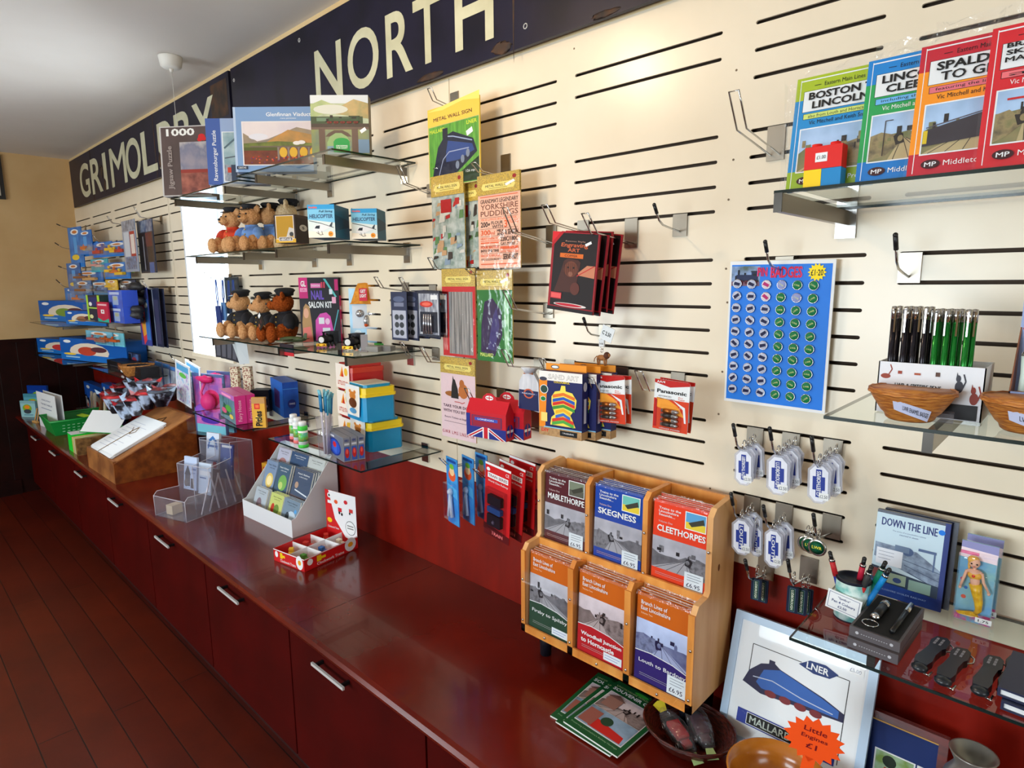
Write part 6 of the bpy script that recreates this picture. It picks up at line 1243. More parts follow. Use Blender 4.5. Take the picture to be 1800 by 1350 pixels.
# green basket and green file box
GR = M(20, 150, 62, rough=.35)
t = thing('plastic_basket', 'green plastic basket with holes near the left end of the counter', 'basket', (-6.55, -.60, TOP+.001)); W, D, Hb = .36, .40, .125
g = G()
def fr(z, e): return [(-e, -e), (W+e, -e), (W+e, D+e), (-e, D+e)]
a = [(x, y, 0) for x, y in fr(0, 0)]; b = [(x, y, Hb) for x, y in fr(Hb, .03)]
g.add(a+b, [(0, 1, 5, 4), (1, 2, 6, 5), (2, 3, 7, 6), (3, 0, 4, 7), (0, 3, 2, 1)], GR); g.build('body', t)
g = G().tube([(x, y, Hb) for x, y in [(-.03, -.03), (W+.03, -.03), (W+.03, D+.03), (-.03, D+.03)]], .008, GR, 6, True); g.build('rim', t)
g = G()
for i in range(9):
    for j in range(3): g.box(W+.007+.006*j, W+.0085+.006*j, .05+.035*i, .068+.035*i, .028+.026*j, .042+.026*j, C(150, 220, 170))
g.build('holes', t, label='rows of small slots along the basket side')
g = G().box(0, .12, 0, .05, 0, .004, C(190, 230, 60)); g.build('paper_slip', None, (-6.4, -.4, TOP+.115), (.1, .1, .4), 'lime paper slip lying in the green basket', 'paper')
GRN = M(20, 214, 60, rough=.4)
t = thing('file_box', 'bright green file box with folders and a white sheet, beside the wooden slope', 'file box', (-5.60, -.625, TOP)); 
G().box(0, .12, 0, .36, 0, .13, GRN).build('box', t); G().box(0, .12, 0, .12, .132, .135, PAPER).build('tag', t)
for k in range(5): G().box(.13+.02*k, .136+.02*k, .0, .34, 0, .12, C(*((220, 206, 90), (236, 226, 190), (206, 190, 80), (240, 236, 220), (190, 170, 90))[k])).build('folder', t)
G().box(.24, .27, 0, .36, 0, .12, MN((96, 64, 30), (150, 110, 60), 26, .5, contrast=.1)).build('end_board', t)
g = G().box(0, .33, 0, .0018, 0, .19, PAPER).box(-.004, .334, -.001, .003, -.006, 0, GR); g.build('notice_sheet', None, (-5.52, -.56, TOP+.142), (-.75, 0, .55), 'white notice sheet leaning on the green file box', 'paper')
# ================================================================== FAR LEFT GROUP
def small_pack(x0, y0, x1, y1, Y, base, bits, lab, grp='blue wooden toy packs in the left corner', tall=False):
    a, b, z0, z1 = box_px(x0, y0, x1, y1, Y); w = b-a; h = z1-z0
    t = thing('toy_pack', lab, 'toy pack', (a, Y, z0), .12, grp)
    g = G().box(0, w, 0, .006, 0, h, C(*base)); r = random.Random(int(x0*7+y0)); bc = tuple(min(255, v+40) for v in base)
    it = [('r', 0, 0, 1, 1, MN(base, bc, 10, .3)), ('e', .5, .88 if tall else .82, .3, .07 if tall else .12, W_), ('e', .5, .88 if tall else .82, .18, .04 if tall else .07, C(200, 120, 60)), ('r', 0, 0, 1, .1, C(*[min(255, int(v*1.1)+20) for v in base]))]
    if tall: it += [('e', .4, .25, .28, .07, C(236, 200, 60)), ('r', .35, .35, .6, .75, C(90, 160, 226))]
    g.art(w, h, it); g.build('backing_card', t)
    g = G()
    for k, c in enumerate(bits):
        cx = w*(.2+.6*(k+.5)/len(bits)); zz = h*(.22+.25*r.random()); sx = w*.28/len(bits)**.5
        g.box(cx-sx, cx+sx, -.03, -.004, zz, zz+h*r.uniform(.14, .24), C(*c), bev=min(.004, h*.03)); g.ball((cx, -.02, zz+h*.3), min(sx*.7, h*.1), C(*c), 8)
    if bits: g.build('toys', t)
    if bits: G().box(w*.05, w*.95, -.04, 0, h*.12, h*.8, clear(refl=.7, name='blister4')).build('blister', t)
    return t
TB = (14, 96, 176); Yg, Or, Rd, Br, Gy = (240, 190, 30), (220, 110, 40), (190, 40, 40), (140, 80, 40), (150, 150, 156)
for a in [
    (122, 398, 137, 470, -.20, TB, [], 'tall narrow blue toy pack, upper left in the corner cluster', 1), (139, 404, 154, 448, -.18, TB, [], 'blue toy pack right of the tallest narrow one in the corner cluster', 1),
    (119, 462, 134, 512, -.22, (20, 80, 150), [], 'second narrow blue pack below the tallest in the corner cluster', 1), (115, 506, 131, 540, -.22, TB, [], 'third narrow blue pack down in the corner cluster', 1),
    (143, 425, 163, 450, -.16, TB, [Or, Gy], 'blue pack with a brown and silver toy, upper middle of the cluster', 0), (163, 425, 186, 452, -.14, (20, 90, 180), [Rd, (40, 60, 160)], 'blue pack with red and navy toys, upper middle of the cluster', 0), (184, 424, 214, 450, -.12, TB, [Yg, Yg, Rd], 'blue pack with yellow toy diggers, upper right of the cluster', 0),
    (160, 455, 180, 478, -.16, (30, 140, 160), [(226, 150, 150), (220, 180, 170)], 'teal pack with pink striped toy, centre of the cluster', 0), (184, 461, 214, 490, -.14, TB, [Yg, Or, Yg], 'blue pack with orange and yellow toy trucks, centre right', 0), (212, 465, 227, 480, -.08, (150, 180, 60), [], 'small lime green pack below the grey model packs', 0),
    (127, 476, 162, 500, -.2, TB, [Br, (210, 160, 100)], 'blue pack with brown wooden wagons, left of centre', 0), (130, 493, 150, 520, -.22, (26, 90, 150), [Br], 'dark blue pack with a small brown toy, left of centre', 0), (150, 495, 184, 518, -.18, (60, 110, 150), [Gy, (40, 50, 80), (60, 110, 170)], 'clear fronted pack with dark train carriages, middle', 0), (186, 492, 200, 510, -.14, (200, 160, 40), [Yg], 'small yellow robot pack above the blue tins', 0),
    (126, 512, 152, 534, -.22, TB, [Or, (60, 130, 200)], 'blue pack with orange houses, lower left of the cluster', 0), (113, 528, 136, 552, -.24, (40, 110, 160), [Rd, (226, 120, 60)], 'blue pack with a red toy, bottom left of the cluster', 0), (134, 530, 156, 552, -.2, (30, 90, 140), [(40, 120, 80), (80, 80, 160)], 'blue pack with a green engine, bottom of the cluster', 0),
    (204, 492, 228, 514, -.08, (30, 40, 60), [(220, 226, 230), (50, 60, 90)], 'black pack with silver white parts behind the blue tins', 0),
    (152, 583, 182, 606, -.30, (90, 170, 200), [(200, 110, 110), (190, 130, 110)], 'clear pack of pink rods hanging under the toy tin shelf', 0), (176, 585, 204, 608, -.26, (90, 180, 200), [Or, (220, 100, 40)], 'clear pack of orange toy parts hanging under the toy tin shelf', 0)]:
    small_pack(*a[:8], tall=bool(a[8]))
# grey model packs, tall colourful packs
hang('model_pack', 217, 386, 240, 478, -.14, .006, C(150, 160, 180), [('r', 0, .8, 1, 1, MN((160, 170, 190), (90, 100, 120), 20, .2)), ('r', .1, .05, .5, .78, C(200, 206, 216)), ('r', .55, .2, .92, .78, C(170, 40, 40)), ('r', .6, .35, .88, .72, C(226, 214, 206)), ('r', .1, .05, .9, .3, MN((110, 140, 190), (60, 70, 90), 40, .3))], 'grey model pack with a red and white card inside, left one', 'model pack', 'grey model packs on one hook', film=True)
hang('model_pack', 244, 386, 271, 480, -.10, .006, C(40, 44, 60), [('r', 0, .78, 1, 1, MN((60, 80, 120), (140, 150, 170), 20, .2)), ('r', .1, .06, .9, .76, C(34, 22, 26)), ('r', .5, .5, .9, .76, C(90, 30, 34)), ('r', .3, .06, .36, .7, C(140, 140, 150)), ('r', .6, .0, .9, .2, C(60, 90, 150))], 'dark model pack with black rods, right one', 'model pack', 'grey model packs on one hook', film=True)
hang('tall_toy_pack', 245, 505, 262, 606, -.14, .006, C(60, 70, 150), [('r', 0, .8, 1, 1, C(50, 60, 120)), ('e', .3, .88, .2, .05, W_), ('p', [(0, .8), (.6, .8), (.6, .1), (.3, .0), (.1, .4)], C(220, 60, 70)), ('p', [(.2, .4), (.6, .45), (.6, .2), (.3, .15)], C(240, 170, 60)), ('e', .35, .6, .2, .08, C(236, 150, 180)), ('p', [(.6, .8), (1, .8), (1, .1), (.6, .1)], C(60, 120, 200)), ('e', .75, .7, .18, .05, W_)], 'tall multicoloured toy pack hanging left of the window', 'toy pack', 'tall toy packs on one hook')
hang('tall_toy_pack', 262, 506, 282, 608, -.11, .006, C(34, 40, 66), [('r', .1, .05, .5, .95, C(22, 26, 44)), ('r', .55, .05, .9, .8, C(60, 60, 90)), ('r', .45, .0, .5, 1, C(150, 160, 180))], 'dark backed tall toy pack right of the multicoloured one', 'toy pack', 'tall toy packs on one hook', n=2, dy=.03, rlab=['rear dark tall toy pack beside the window'])
# tins on the toy tin shelf
def fbox(name, x0, y0, x1, y1, Y, d, base, items, lab, cat, grp=None, Zb=None, rz=.0):
    a, b, z0, z1 = box_px(x0, y0, x1, y1, Y); z0 = Zb if Zb is not None else z0; b = max(b, XL+.2); a = max(a, XL+.03)
    g = G().box(0, b-a, 0, d, 0, z1-z0, C(*base), C(*base)); g.art(b-a, z1-z0, items); return g.build(name, None, (a, Y, z0), (0, 0, rz), lab, cat, grp)
ZL = 1.722
fbox('toy_tin', 153, 519, 176, 562, -.32, .1, (40, 60, 60), [('r', 0, 0, 1, 1, C(24, 30, 60)), ('r', 0, 0, .14, 1, C(170, 220, 60)), ('r', .84, .5, 1, 1, C(170, 220, 60)), ('r', 0, .47, 1, .52, C(170, 220, 90)), ('r', .2, .58, .8, .92, C(24, 40, 110)), ('e', .3, .65, .12, .08, W_), ('e', .3, .15, .14, .08, C(230, 230, 170))], 'lime edged dark toy tin, leftmost on the toy tin shelf', 'tin', 'toy tins', ZL)
fbox('toy_tin', 171, 531, 190, 562, -.335, .01, (190, 30, 70), [('p', [(0, .2), (.5, .05), (1, .2), (1, 0), (0, 0)], C(30, 170, 150)), ('r', .35, .42, .65, .62, W_), ('r', .45, .48, .56, .57, C(190, 30, 70)), ('r', .1, .82, .9, .9, C(240, 190, 200))], 'crimson and teal toy card in front of the lime edged tin', 'toy card', None, ZL)
for k, (y0, lab) in enumerate([(536, 'blue toy tin with a silver figure, lower one'), (510, 'blue toy tin with a silver figure, upper one')]):
    a, b, z0, z1 = box_px(192, 510, 216, 562, -.30); hh = (z1-ZL)/2
    g = G().box(0, b-a, 0, .10, 0, hh-.001, C(20, 60, 170), C(20, 60, 170)); g.art(b-a, hh, [('r', 0, 0, 1, 1, MN((20, 60, 170), (50, 110, 220), 14, .3)), ('r', .08, .72, .8, .88, C(176, 190, 226)), ('r', .3, .1, .7, .66, C(150, 170, 206)), ('e', .5, .5, .15, .12, C(170, 176, 150))]); g.build('toy_tin', None, (a, -.30, ZL+hh*k), (0, 0, 0), lab, 'tin', 'toy tins')
g = G(); r = random.Random(9)
for k in range(8): g.ball((r.uniform(0, .22), r.uniform(0, .08), .03+.032*k+r.uniform(-.01, .01)), (.08, .05, .035), MN((46, 44, 46), (22, 22, 26), 30, .5), 10, jag=.15)
pa = onY(222, 540, -.22); g.build('dark_plush', None, (pa.x, -.22, ZL), (0, 0, 0), 'dark crumpled plush toy at the right end of the toy tin shelf', 'toy')
# blue toy boxes in the corner
def ordn(k): return ('first', 'second', 'third', 'fourth', 'fifth', 'sixth', 'seventh', 'eighth', 'ninth', 'tenth', 'eleventh', 'twelfth')[k]
def arcbox(x0, y0, x1, y1, Y, d, lab, pic, Zb, rz=.25):
    it = [('r', 0, 0, 1, 1, C(18, 90, 176)), ('e', .45, .42, .3, .40, C(226, 214, 196)), ('p', [(0, 0), (1, 0), (1, .25), (0, .32)], C(24, 110, 196)), ('e', .42, .45, .14, .2, C(*pic)), ('e', .6, .55, .12, .12, C(90, 50, 60)), ('e', .12, .85, .06, .07, W_), ('r', .08, .12, .3, .18, C(160, 200, 230)), ('e', .15, .28, .1, .05, C(240, 200, 60))]
    return fbox('toy_box', x0, y0, x1, y1, Y, d, (18, 84, 166), it, lab, 'toy box', 'large blue toy boxes in the corner', Zb, rz)
arcbox(70, 530, 116, 576, -.40, .16, 'large blue toy box with a white arc on the upper corner shelf, left one', (120, 150, 60), 1.668)
arcbox(116, 548, 148, 577, -.38, .16, 'low blue toy box with an oval picture on the upper corner shelf', (160, 110, 80), 1.668)
arcbox(66, 600, 108, 652, -.44, .16, 'large blue train set box on the lower corner shelf, left one', (200, 60, 60), 1.364)
arcbox(108, 600, 160, 650, -.42, .16, 'large blue train set box with a white window on the lower corner shelf', (190, 70, 50), 1.364)
# dark shelf with basket and cases
ZD = 1.342
p = onZ(172, 668, ZD); WK = MN((196, 132, 60), (130, 74, 26), 70, .6, stretch=(1, 1, 5), contrast=.1, bump=.3)
g = G().lathe([(.07, 0), (.085, .02), (.11, .075), (.115, .085), (.105, .08), (.078, .022), (.0, .012)], WK, 22); g.build('wicker_basket', None, (p.x, -.26, ZD), (0, 0, 0), 'small round wicker basket on the dark shelf at the left', 'basket')
for k in range(6):
    a = onY(152, 660, -.2).x+.035*k; G().prismx([(0, 0), (.14, 0), (.15, .10), (.11, .15), (.03, .15), (0, .10)], 0, .02, C(16, 16, 20)).prismx([(0.01, .02), (.13, .02), (.13, .1), (.1, .13), (.04, .13), (0.01, .1)], .02, .024, C(90, 120, 140)).build('glasses_case', None, (a, -.22, ZD), (0, 0, .1), 'black pale-lined case on the dark shelf, '+ordn(k)+' from the left', 'case', 'black cases on the dark shelf')
fbox('storage_box', 190, 640, 247, 668, -.30, .12, (18, 18, 22), [('r', .1, .5, .9, .56, C(70, 70, 80)), ('r', .12, .2, .4, .24, C(60, 60, 70)), ('r', .35, .3, .45, .95, C(110, 60, 40)), ('e', .47, .25, .05, .12, W_)], 'long low black box in front of the slats on the dark shelf', 'box', None, ZD)
hang('zip_wallet', 200, 618, 246, 640, -.16, .008, C(30, 36, 60), [('r', .03, .05, .97, .95, MN((90, 120, 180), (20, 24, 40), 12, .2)), ('r', .25, .1, .7, .9, C(16, 18, 26)), ('e', .28, .65, .1, .14, C(190, 200, 220)), ('e', .8, .5, .08, .2, C(140, 50, 70))], 'shiny navy plastic wallet above the long black box', 'wallet')
for k, (x0, y0, x1, y1, lab) in enumerate([(262, 636, 273, 678, 'blue grey bookmark pack, leftmost of four on the wall'), (274, 636, 286, 680, 'dark bookmark pack, second of four on the wall'), (287, 640, 299, 682, 'pale blue bookmark pack, third of four on the wall'), (299, 645, 310, 682, 'grey bookmark pack, fourth on the wall')]):
    hang('bookmark_pack', x0, y0, x1, y1, -.10, .005, C(90, 110, 160), [('r', .1, .04, .9, .8, MN(((70, 90, 150), (30, 36, 60), (150, 190, 226), (110, 120, 140))[k], (210, 220, 236), 18, .3, stretch=(6, 1, 1))), ('r', .1, .85, .9, .97, C(60, 120, 190))], lab, 'bookmark pack', 'bookmark packs below the window', film=False)
hang('activity_card', 308, 634, 332, 705, -.28, .004, C(236, 240, 244), [('r', .06, .04, .92, .96, MN((120, 190, 236), (150, 100, 200), 30, .3, c3=(236, 236, 246), contrast=.2)), ('r', .1, .8, .9, .94, C(90, 170, 220)), ('e', .5, .7, .25, .06, C(100, 190, 80))], 'tall blue and lilac activity card, front one, right of the bookmark packs', 'card', 'tall activity cards on one hook', (0, .12, 0), n=2, dy=.05, dx=.02, rlab=['white tall activity card behind the lilac one'])
# crinkly toy pouches standing in a heap
PCL = MN((186, 204, 232), (20, 22, 28), 13, .22, c3=(52, 48, 56), contrast=.09); PRD = MN((206, 40, 46), (120, 20, 30), 14, .3); r = random.Random(21)
pouch_at = [(205, 712, 60), (222, 722, 56), (240, 716, 62), (262, 705, 60), (285, 700, 54), (216, 690, 50), (240, 680, 52), (300, 690, 44), (196, 700, 46), (262, 680, 44)]
plabs = ['leftmost front', 'front with a white tag', 'front right of the tagged one', 'red lipped, centre', 'black, right of the middle', 'upper left, red eared', 'uppermost in the middle', 'rightmost, dark', 'red, far left', 'upper right with a black top']
for k, (px, py, hp) in enumerate(pouch_at):
    Y = -.42+.02*(k % 3) if k < 5 else -.30; p = onY(px, py+14, Y); h = onY(px, py-hp/2, Y).z-p.z
    t = thing('toy_pouch', 'foil toy pouch, '+plabs[k]+' in the heap behind the slope', 'toy pouch', (p.x, Y, max(p.z, TOP+.001)), r.uniform(0, 3), 'red, blue and black foil toy pouches')
    h *= .75
    g = G().lathe([(.03, 0), (.042, h*.2), (.066, h*.62), (.074, h*.8)], PCL if k not in (8,) else PRD, 12, smooth=False); g.build('pouch', t)
    g = G().lathe([(.072, h*.78), (.080, h*.84), (.06, h*.92), (.0, h*.9)], PRD if k in (0, 3, 5, 8, 2) else MN((30, 30, 36), (80, 90, 110), 20, .4), 12); g.ball((0, 0, h*.9), (.045, .04, h*.14), MN((40, 30, 30), (120, 30, 36), 30, .5), 10, jag=.3); g.build('contents', t)
    g = G()
    for sx in (-1, 1): g.add([(sx*.05, -.02, h*.82), (sx*.09, 0, h*.82), (sx*.10, .01, h*1.12), (sx*.06, .02, h*.84)], [(0, 1, 2), (1, 3, 2), (3, 0, 2)], PRD if k % 2 else C(176, 200, 226))
    g.build('pointed_corners', t)
    if k == 1: G().box(-.03, .03, -.085, -.08, h*.35, h*.6, WHITE).build('tag', t)
# far end of the counter: teal story packs, white leaflet stand, easels, clear tray
for k, (nx, ny, rx, ty, lab, cc) in enumerate([(43, 722, 76, 672, 'dark blue toy pack at the back, far left end of the counter', (20, 70, 160)), (38, 726, 72, 688, 'teal toy pack in the middle, far left end of the counter', (90, 160, 180)), (34, 730, 60, 702, 'pale teal toy pack in front, far left end of the counter', (150, 200, 206))]):
    P, w, _, h = near_box(nx, ny, rx, None, ty, TOP, .62); P.x = max(P.x, -7.44+.03*k); P.z = TOP+.001
    card('story_pack', w, h, .02, C(*cc), [('r', .0, .84, 1, 1, C(*[max(0, v-20) for v in cc])), ('e', .45, .55, .3, .24, C(130, 180, 40)), ('e', .45, .62, .18, .12, C(240, 140, 40)), ('e', .45, .35, .25, .14, C(60, 70, 80)), ('r', .2, .12, .8, .16, C(60, 110, 140))], lab, 'toy pack', 'teal toy packs at the counter end', P, (0, 0, .62))
a, b, z0, z1 = box_px(68, 695, 87, 755, -.60); t = thing('leaflet_stand', 'white folded leaflet stand between the teal packs and the green basket', 'leaflet stand', (a, -.60, TOP), .1)
card('front_sheet', (b-a), z1-TOP, .003, W_, [('t', 'RAILWAY', .28, .78, .75, .82, C(60, 70, 120), .02), ('t', 'TIMETABLE', .2, .66, .8, .70, C(40, 50, 110), .03), ('r', .2, .55, .75, .57, C(130, 140, 170))], parent=t); G().box(0, b-a, .05, .053, 0, z1-TOP, PAPER).build('rear_sheet', t)
EW = C(220, 170, 100)
for k, (px, lab) in enumerate([(54, 'small pale wooden easel at the far end, left one'), (63, 'small pale wooden easel at the far end, right one')]):
    p = onZ(px, 742, TOP); G().tube([(0, 0, .005), (0, .03, .12)], .006, EW, 4).tube([(.05, 0, .005), (.04, .03, .12)], .006, EW, 4).box(-.01, .09, -.02, .0, 0, .012, EW).build('mini_easel', None, (p.x, -.60 if k == 0 else -.52, TOP), (0, 0, .2), lab, 'easel', 'mini wooden easels')
t = thing('clear_tray', 'clear plastic tray of wooden brushes behind the green basket', 'tray', (-6.9, -.30, TOP), .0)
G().box(0, .62, 0, .002, 0, .10, ACRYL).box(0, .62, .20, .202, 0, .10, ACRYL).box(0, .002, 0, .2, 0, .1, ACRYL).box(.618, .62, 0, .2, 0, .1, ACRYL).build('walls', t); G().box(0, .62, 0, .202, .001, .003, ACRYL).build('base', t)
for k in range(5):
    G().box(-.015, .015, -.006, .006, 0, .26, C(*((226, 214, 190), (230, 220, 200), (196, 120, 60), (120, 70, 40), (220, 206, 180))[k])).build('wooden_brush', None, (-6.82+.11*k, -.2, TOP+.005), (0, .25 if k != 2 else .6, .1), ('pale stick leaning in the clear tray, leftmost', 'pale stick leaning in the clear tray, second', 'orange brown handle leaning out of the clear tray', 'dark brown handle lying in the clear tray', 'pale stick in the clear tray, rightmost')[k], 'brush', 'sticks in the clear tray')
for k, (x0, y0, x1, y1, lab) in enumerate([(92, 678, 140, 725, 'long blue toy box with clear front behind the clear tray'), (138, 676, 186, 728, 'blue toy box with a red and tan picture, behind the foil pouches'), (182, 678, 202, 735, 'narrow bright blue toy box left of the foil pouches')]):
    fbox('toy_carton', x0, y0, x1, y1, -.10, .07, (18, 50, 110) if k == 0 else (22, 80, 170), [('r', .1, .1, .9, .85, MN((40, 44, 80), (140, 140, 150), 12, .3) if k == 0 else C(28, 86, 180)), ('e', .5, .4, .28, .28, C(190, 180, 170) if k < 2 else C(170, 120, 80)), ('e', .5, .3, .16, .14, C(180, 50, 46)), ('e', .2, .85, .08, .06, W_)], lab, 'toy box', 'blue toy boxes on the counter', TOP)

# ================================================================== BOOK STAND ON THE COUNTER
PINE = MN((232, 160, 78), (206, 124, 48), 3, .4, stretch=(6, 6, .8), c3=(220, 142, 62), bump=.02); PINE2 = MN((236, 184, 124), (212, 148, 86), 3, .45, stretch=(5, 5, .7), bump=.02)
BX, BY, BW = -1.270, -.25, .60
t = thing('book_stand', 'two tier pine book stand with six pockets, standing on the counter', 'book stand', (BX, BY, 0))
zb0, zb1, zt0, zt1 = .868, 1.165, 1.15, 1.405; DU = .075
side_prof = [(0, zb0), (.215, zb0), (.215, zt1-.01), (.19, zt1+.01), (DU+.02, zt1), (DU, zt1-.02), (DU, zb1+.015), (DU-.01, zb1+.005), (.015, zb1), (0, zb1-.02)]
for x, n_ in ((0, 0), (BW-.016, 1)):
    g = G().prismx(side_prof, x, x+.016, PINE2); 
    if n_: g.ball((BW+.0005, .12, 1.235), (.0006, .006, .010), C(120, 70, 36), 8)
    g.build('side_board', t)
for x in (.2, .4):
    G().prismx([(0, zb0), (.07, zb0), (.07, zb1-.02), (.015, zb1), (0, zb1-.02)], x-.008, x+.008, PINE).build('divider', t)
    G().prismx([(DU, zt0), (.2, zt0), (.2, zt1), (DU+.02, zt1), (DU, zt1-.02)], x-.008, x+.008, PINE).build('divider', t)
G().box(.016, BW-.016, .205, .215, zb0, zt1, PINE).build('back_board', t); G().box(.016, BW-.016, .065, .073, zb0, zb1+.005, PINE).build('middle_board', t)
G().box(.016, BW-.016, 0, .07, zb0, zb0+.014, PINE).build('bottom_board', t); G().box(.016, BW-.016, DU, .2, zt0-.01, zt0+.006, PINE).build('shelf_board', t)
G().box(0, BW, -.006, 0, zb0, zb0+.026, PINE).box(0, .016, -.006, 0, zb0, zb1-.02, PINE).box(.19, .21, -.006, 0, zb0, zb1-.02, PINE).box(.39, .41, -.006, 0, zb0, zb1-.02, PINE).box(BW-.018, BW, -.006, 0, zb0, zb1-.02, PINE).build('front_frame', t)
G().box(0.004, BW-.004, -.008, -.0065, zb0+.008, zb0+.21, clear(refl=.4, name='clear_front')).build('clear_front', t, label='clear plastic front over the lower pockets'); G().box(0.004, BW-.004, DU-.004, DU-.002, zt0-.004, zt0+.165, clear(refl=.4, name='clear_front')).build('clear_front', t, label='clear plastic front over the upper pockets')
for x in (.008, .2, .4, BW-.008):
    for z in (zb0+.04, zb0+.18): G().ball((x, -.0085, z), (.004, .002, .004), CHROME, 8).build('screw', t)
    for z in (zt0+.02, zt0+.14): G().ball((x, DU-.0045, z), (.004, .002, .004), CHROME, 8).build('screw', t)
for x in (.10, .3, .5): G().ball((x, -.0085, zb0+.013), (.004, .002, .004), CHROME, 8).build('screw', t)
for x, y in ((.04, .07), (BW-.05, .07), (.04, .19), (BW-.05, .19)): G().lathe([(.018, TOP), (.022, zb0)], M(14, 16, 26, rough=.4), 16, (x, y, 0)).build('foot', t, label='black cylindrical foot')
def guide(px_, tier, cover, bottom, kind, t1, name_, lab, small=None, price=True, seed=1, n=5, upper=True):
    w, h = .165, (.235 if upper else .262); x = BX+.2*px_+(.02 if px_ != 0 else .024); y = BY+(DU+.006 if upper else .006); z = (zt0+.007) if upper else zb0+.015
    if upper:
        it = [('r', 0, 0, 1, 1, C(*cover))]+photo(0, .17, 1, .56, kind, seed)+[('t', 'Trains to the', .1, .90, .5, .93, W_, .01), ('t', 'Lincolnshire', .1, .86, .46, .89, W_, .01), ('t', 'Seaside...', .1, .82, .4, .85, W_, .01), ('t', 'Volume One', .1, .74, .36, .765, C(220, 190, 190)), ('t', name_, .08, .63, .95 if len(name_) > 8 else .88, .71, W_, .025),
              ('r', .58, .74, .95, .95, W_), ('r', .595, .75, .935, .94, C(*(small or (120, 130, 110)))), ('r', .595, .75, .935, .83, C(*((226, 200, 60) if small else (90, 90, 80)))), ('p', [(.64, .82), (.9, .9), (.92, .84), (.7, .78)], C(60, 60, 50)), ('l', [(.08, .12), (.7, .12)], .006, C(200, 170, 170)), ('l', [(.08, .10), (.6, .10)], .006, C(200, 170, 170))]
    else:
        it = [('r', 0, .7, 1, 1, C(198, 96, 20)), ('r', 0, 0, 1, .36, C(*bottom))]+photo(0, .32, 1, .72, kind, seed)+[('p', [(0, .36), (.3, .37), (.7, .345), (1, .30), (1, 0), (0, 0)], C(*bottom)), ('p', [(0, .355), (.3, .37), (.7, .345), (1, .295), (1, .305), (.7, .355), (.3, .38), (0, .365)], W_),
              ('t', 'Branch Lines of', .08, .885, .56, .93, W_, .035), ('t', 'East Lincolnshire', .08, .825, .62, .87, W_, .035), ('t', 'Volume Two', .08, .78, .3, .80, C(250, 210, 170)),
              ('l', [(.1, .12), (.8, .12)], .005, C(190, 190, 190)), ('l', [(.1, .10), (.7, .10)], .005, C(190, 190, 190))]
        ls = name_.split('|')
        for q, s_ in enumerate(ls): it.append(('t', s_, .08, .23-.07*q, .08+min(.86, .055*len(s_)), .285-.07*q, W_, .035))
    if price: it += [('r', .62, .04, .95, .24, C(226, 236, 244)), ('t', '£6.95', .66, .065, .90, .115, C(30, 40, 70), .01), ('l', [(.67, .21), (.9, .21)], .008, C(90, 100, 120)), ('l', [(.67, .18), (.92, .18)], .008, C(90, 100, 120)), ('l', [(.67, .15), (.88, .15)], .008, C(90, 100, 120))]
    else: it += [('r', .58, .06, .96, .15, C(226, 236, 244)), ('l', [(.61, .12), (.92, .12)], .008, C(60, 90, 190)), ('l', [(.61, .09), (.88, .09)], .008, C(60, 90, 190))]
    for k in range(n):
        g = G(); col = C(*(cover if upper else (198, 96, 20))); g.box(0, w, 0, .0045, 0, h, col if k == 0 else C(226, 220, 216), col); g.art(w, h, it)
        tt = ', front copy' if k == 0 else ', %s in its pocket' % ('second', 'third', 'fourth', 'fifth')[k-1]
        o = g.build('guide_book', None, (x+.0018*k*(1 if k % 2 else -.5), y+.011*k, z+.001*k), (-.035, 0, 0), lab+tt, 'book', 'railway guide books in the pine stand')
        if k % 2 == 0:
            f = G(); e = .003; r = random.Random(k+px_); N = 7; top = [(-e+(w+2*e)*i/N, -.002+.004*r.random(), h+.002+.004*r.random()) for i in range(N+1)]; bot = [(-e+(w+2*e)*i/N, -.0035, h-.006) for i in range(N+1)]
            f.add(top+bot, [(i, i+1, i+2+N, i+1+N) for i in range(N)], FILM2); f.build('plastic_sleeve', o, label='crinkled clear sleeve edge')
guide(0, 1, (82, 24, 34), None, 'bw', '', 'MABLETHORPE', 'maroon guide book MABLETHORPE, upper left pocket', seed=11)
guide(1, 1, (22, 66, 164), None, 'bw', '', 'SKEGNESS', 'blue guide book SKEGNESS, upper middle pocket', small=(110, 190, 180), seed=12)
guide(2, 1, (232, 62, 28), None, 'bw', '', 'CLEETHORPES', 'orange red guide book CLEETHORPES, upper right pocket', small=(90, 160, 210), seed=13)
guide(0, 0, (198, 96, 20), (34, 70, 52), 'bw', '', 'Firsby to Spilsby', 'guide book Firsby to Spilsby with dark green foot, lower left pocket', price=False, upper=False, seed=14)
guide(1, 0, (198, 96, 20), (186, 26, 36), 'sepia', '', 'Woodhall Junction|to Horncastle', 'guide book Woodhall Junction with red foot, lower middle pocket', price=False, upper=False, seed=15)
guide(2, 0, (198, 96, 20), (44, 34, 110), 'blue', '', 'Louth to Bardney', 'guide book Louth to Bardney with violet foot, lower right pocket', upper=False, seed=16)
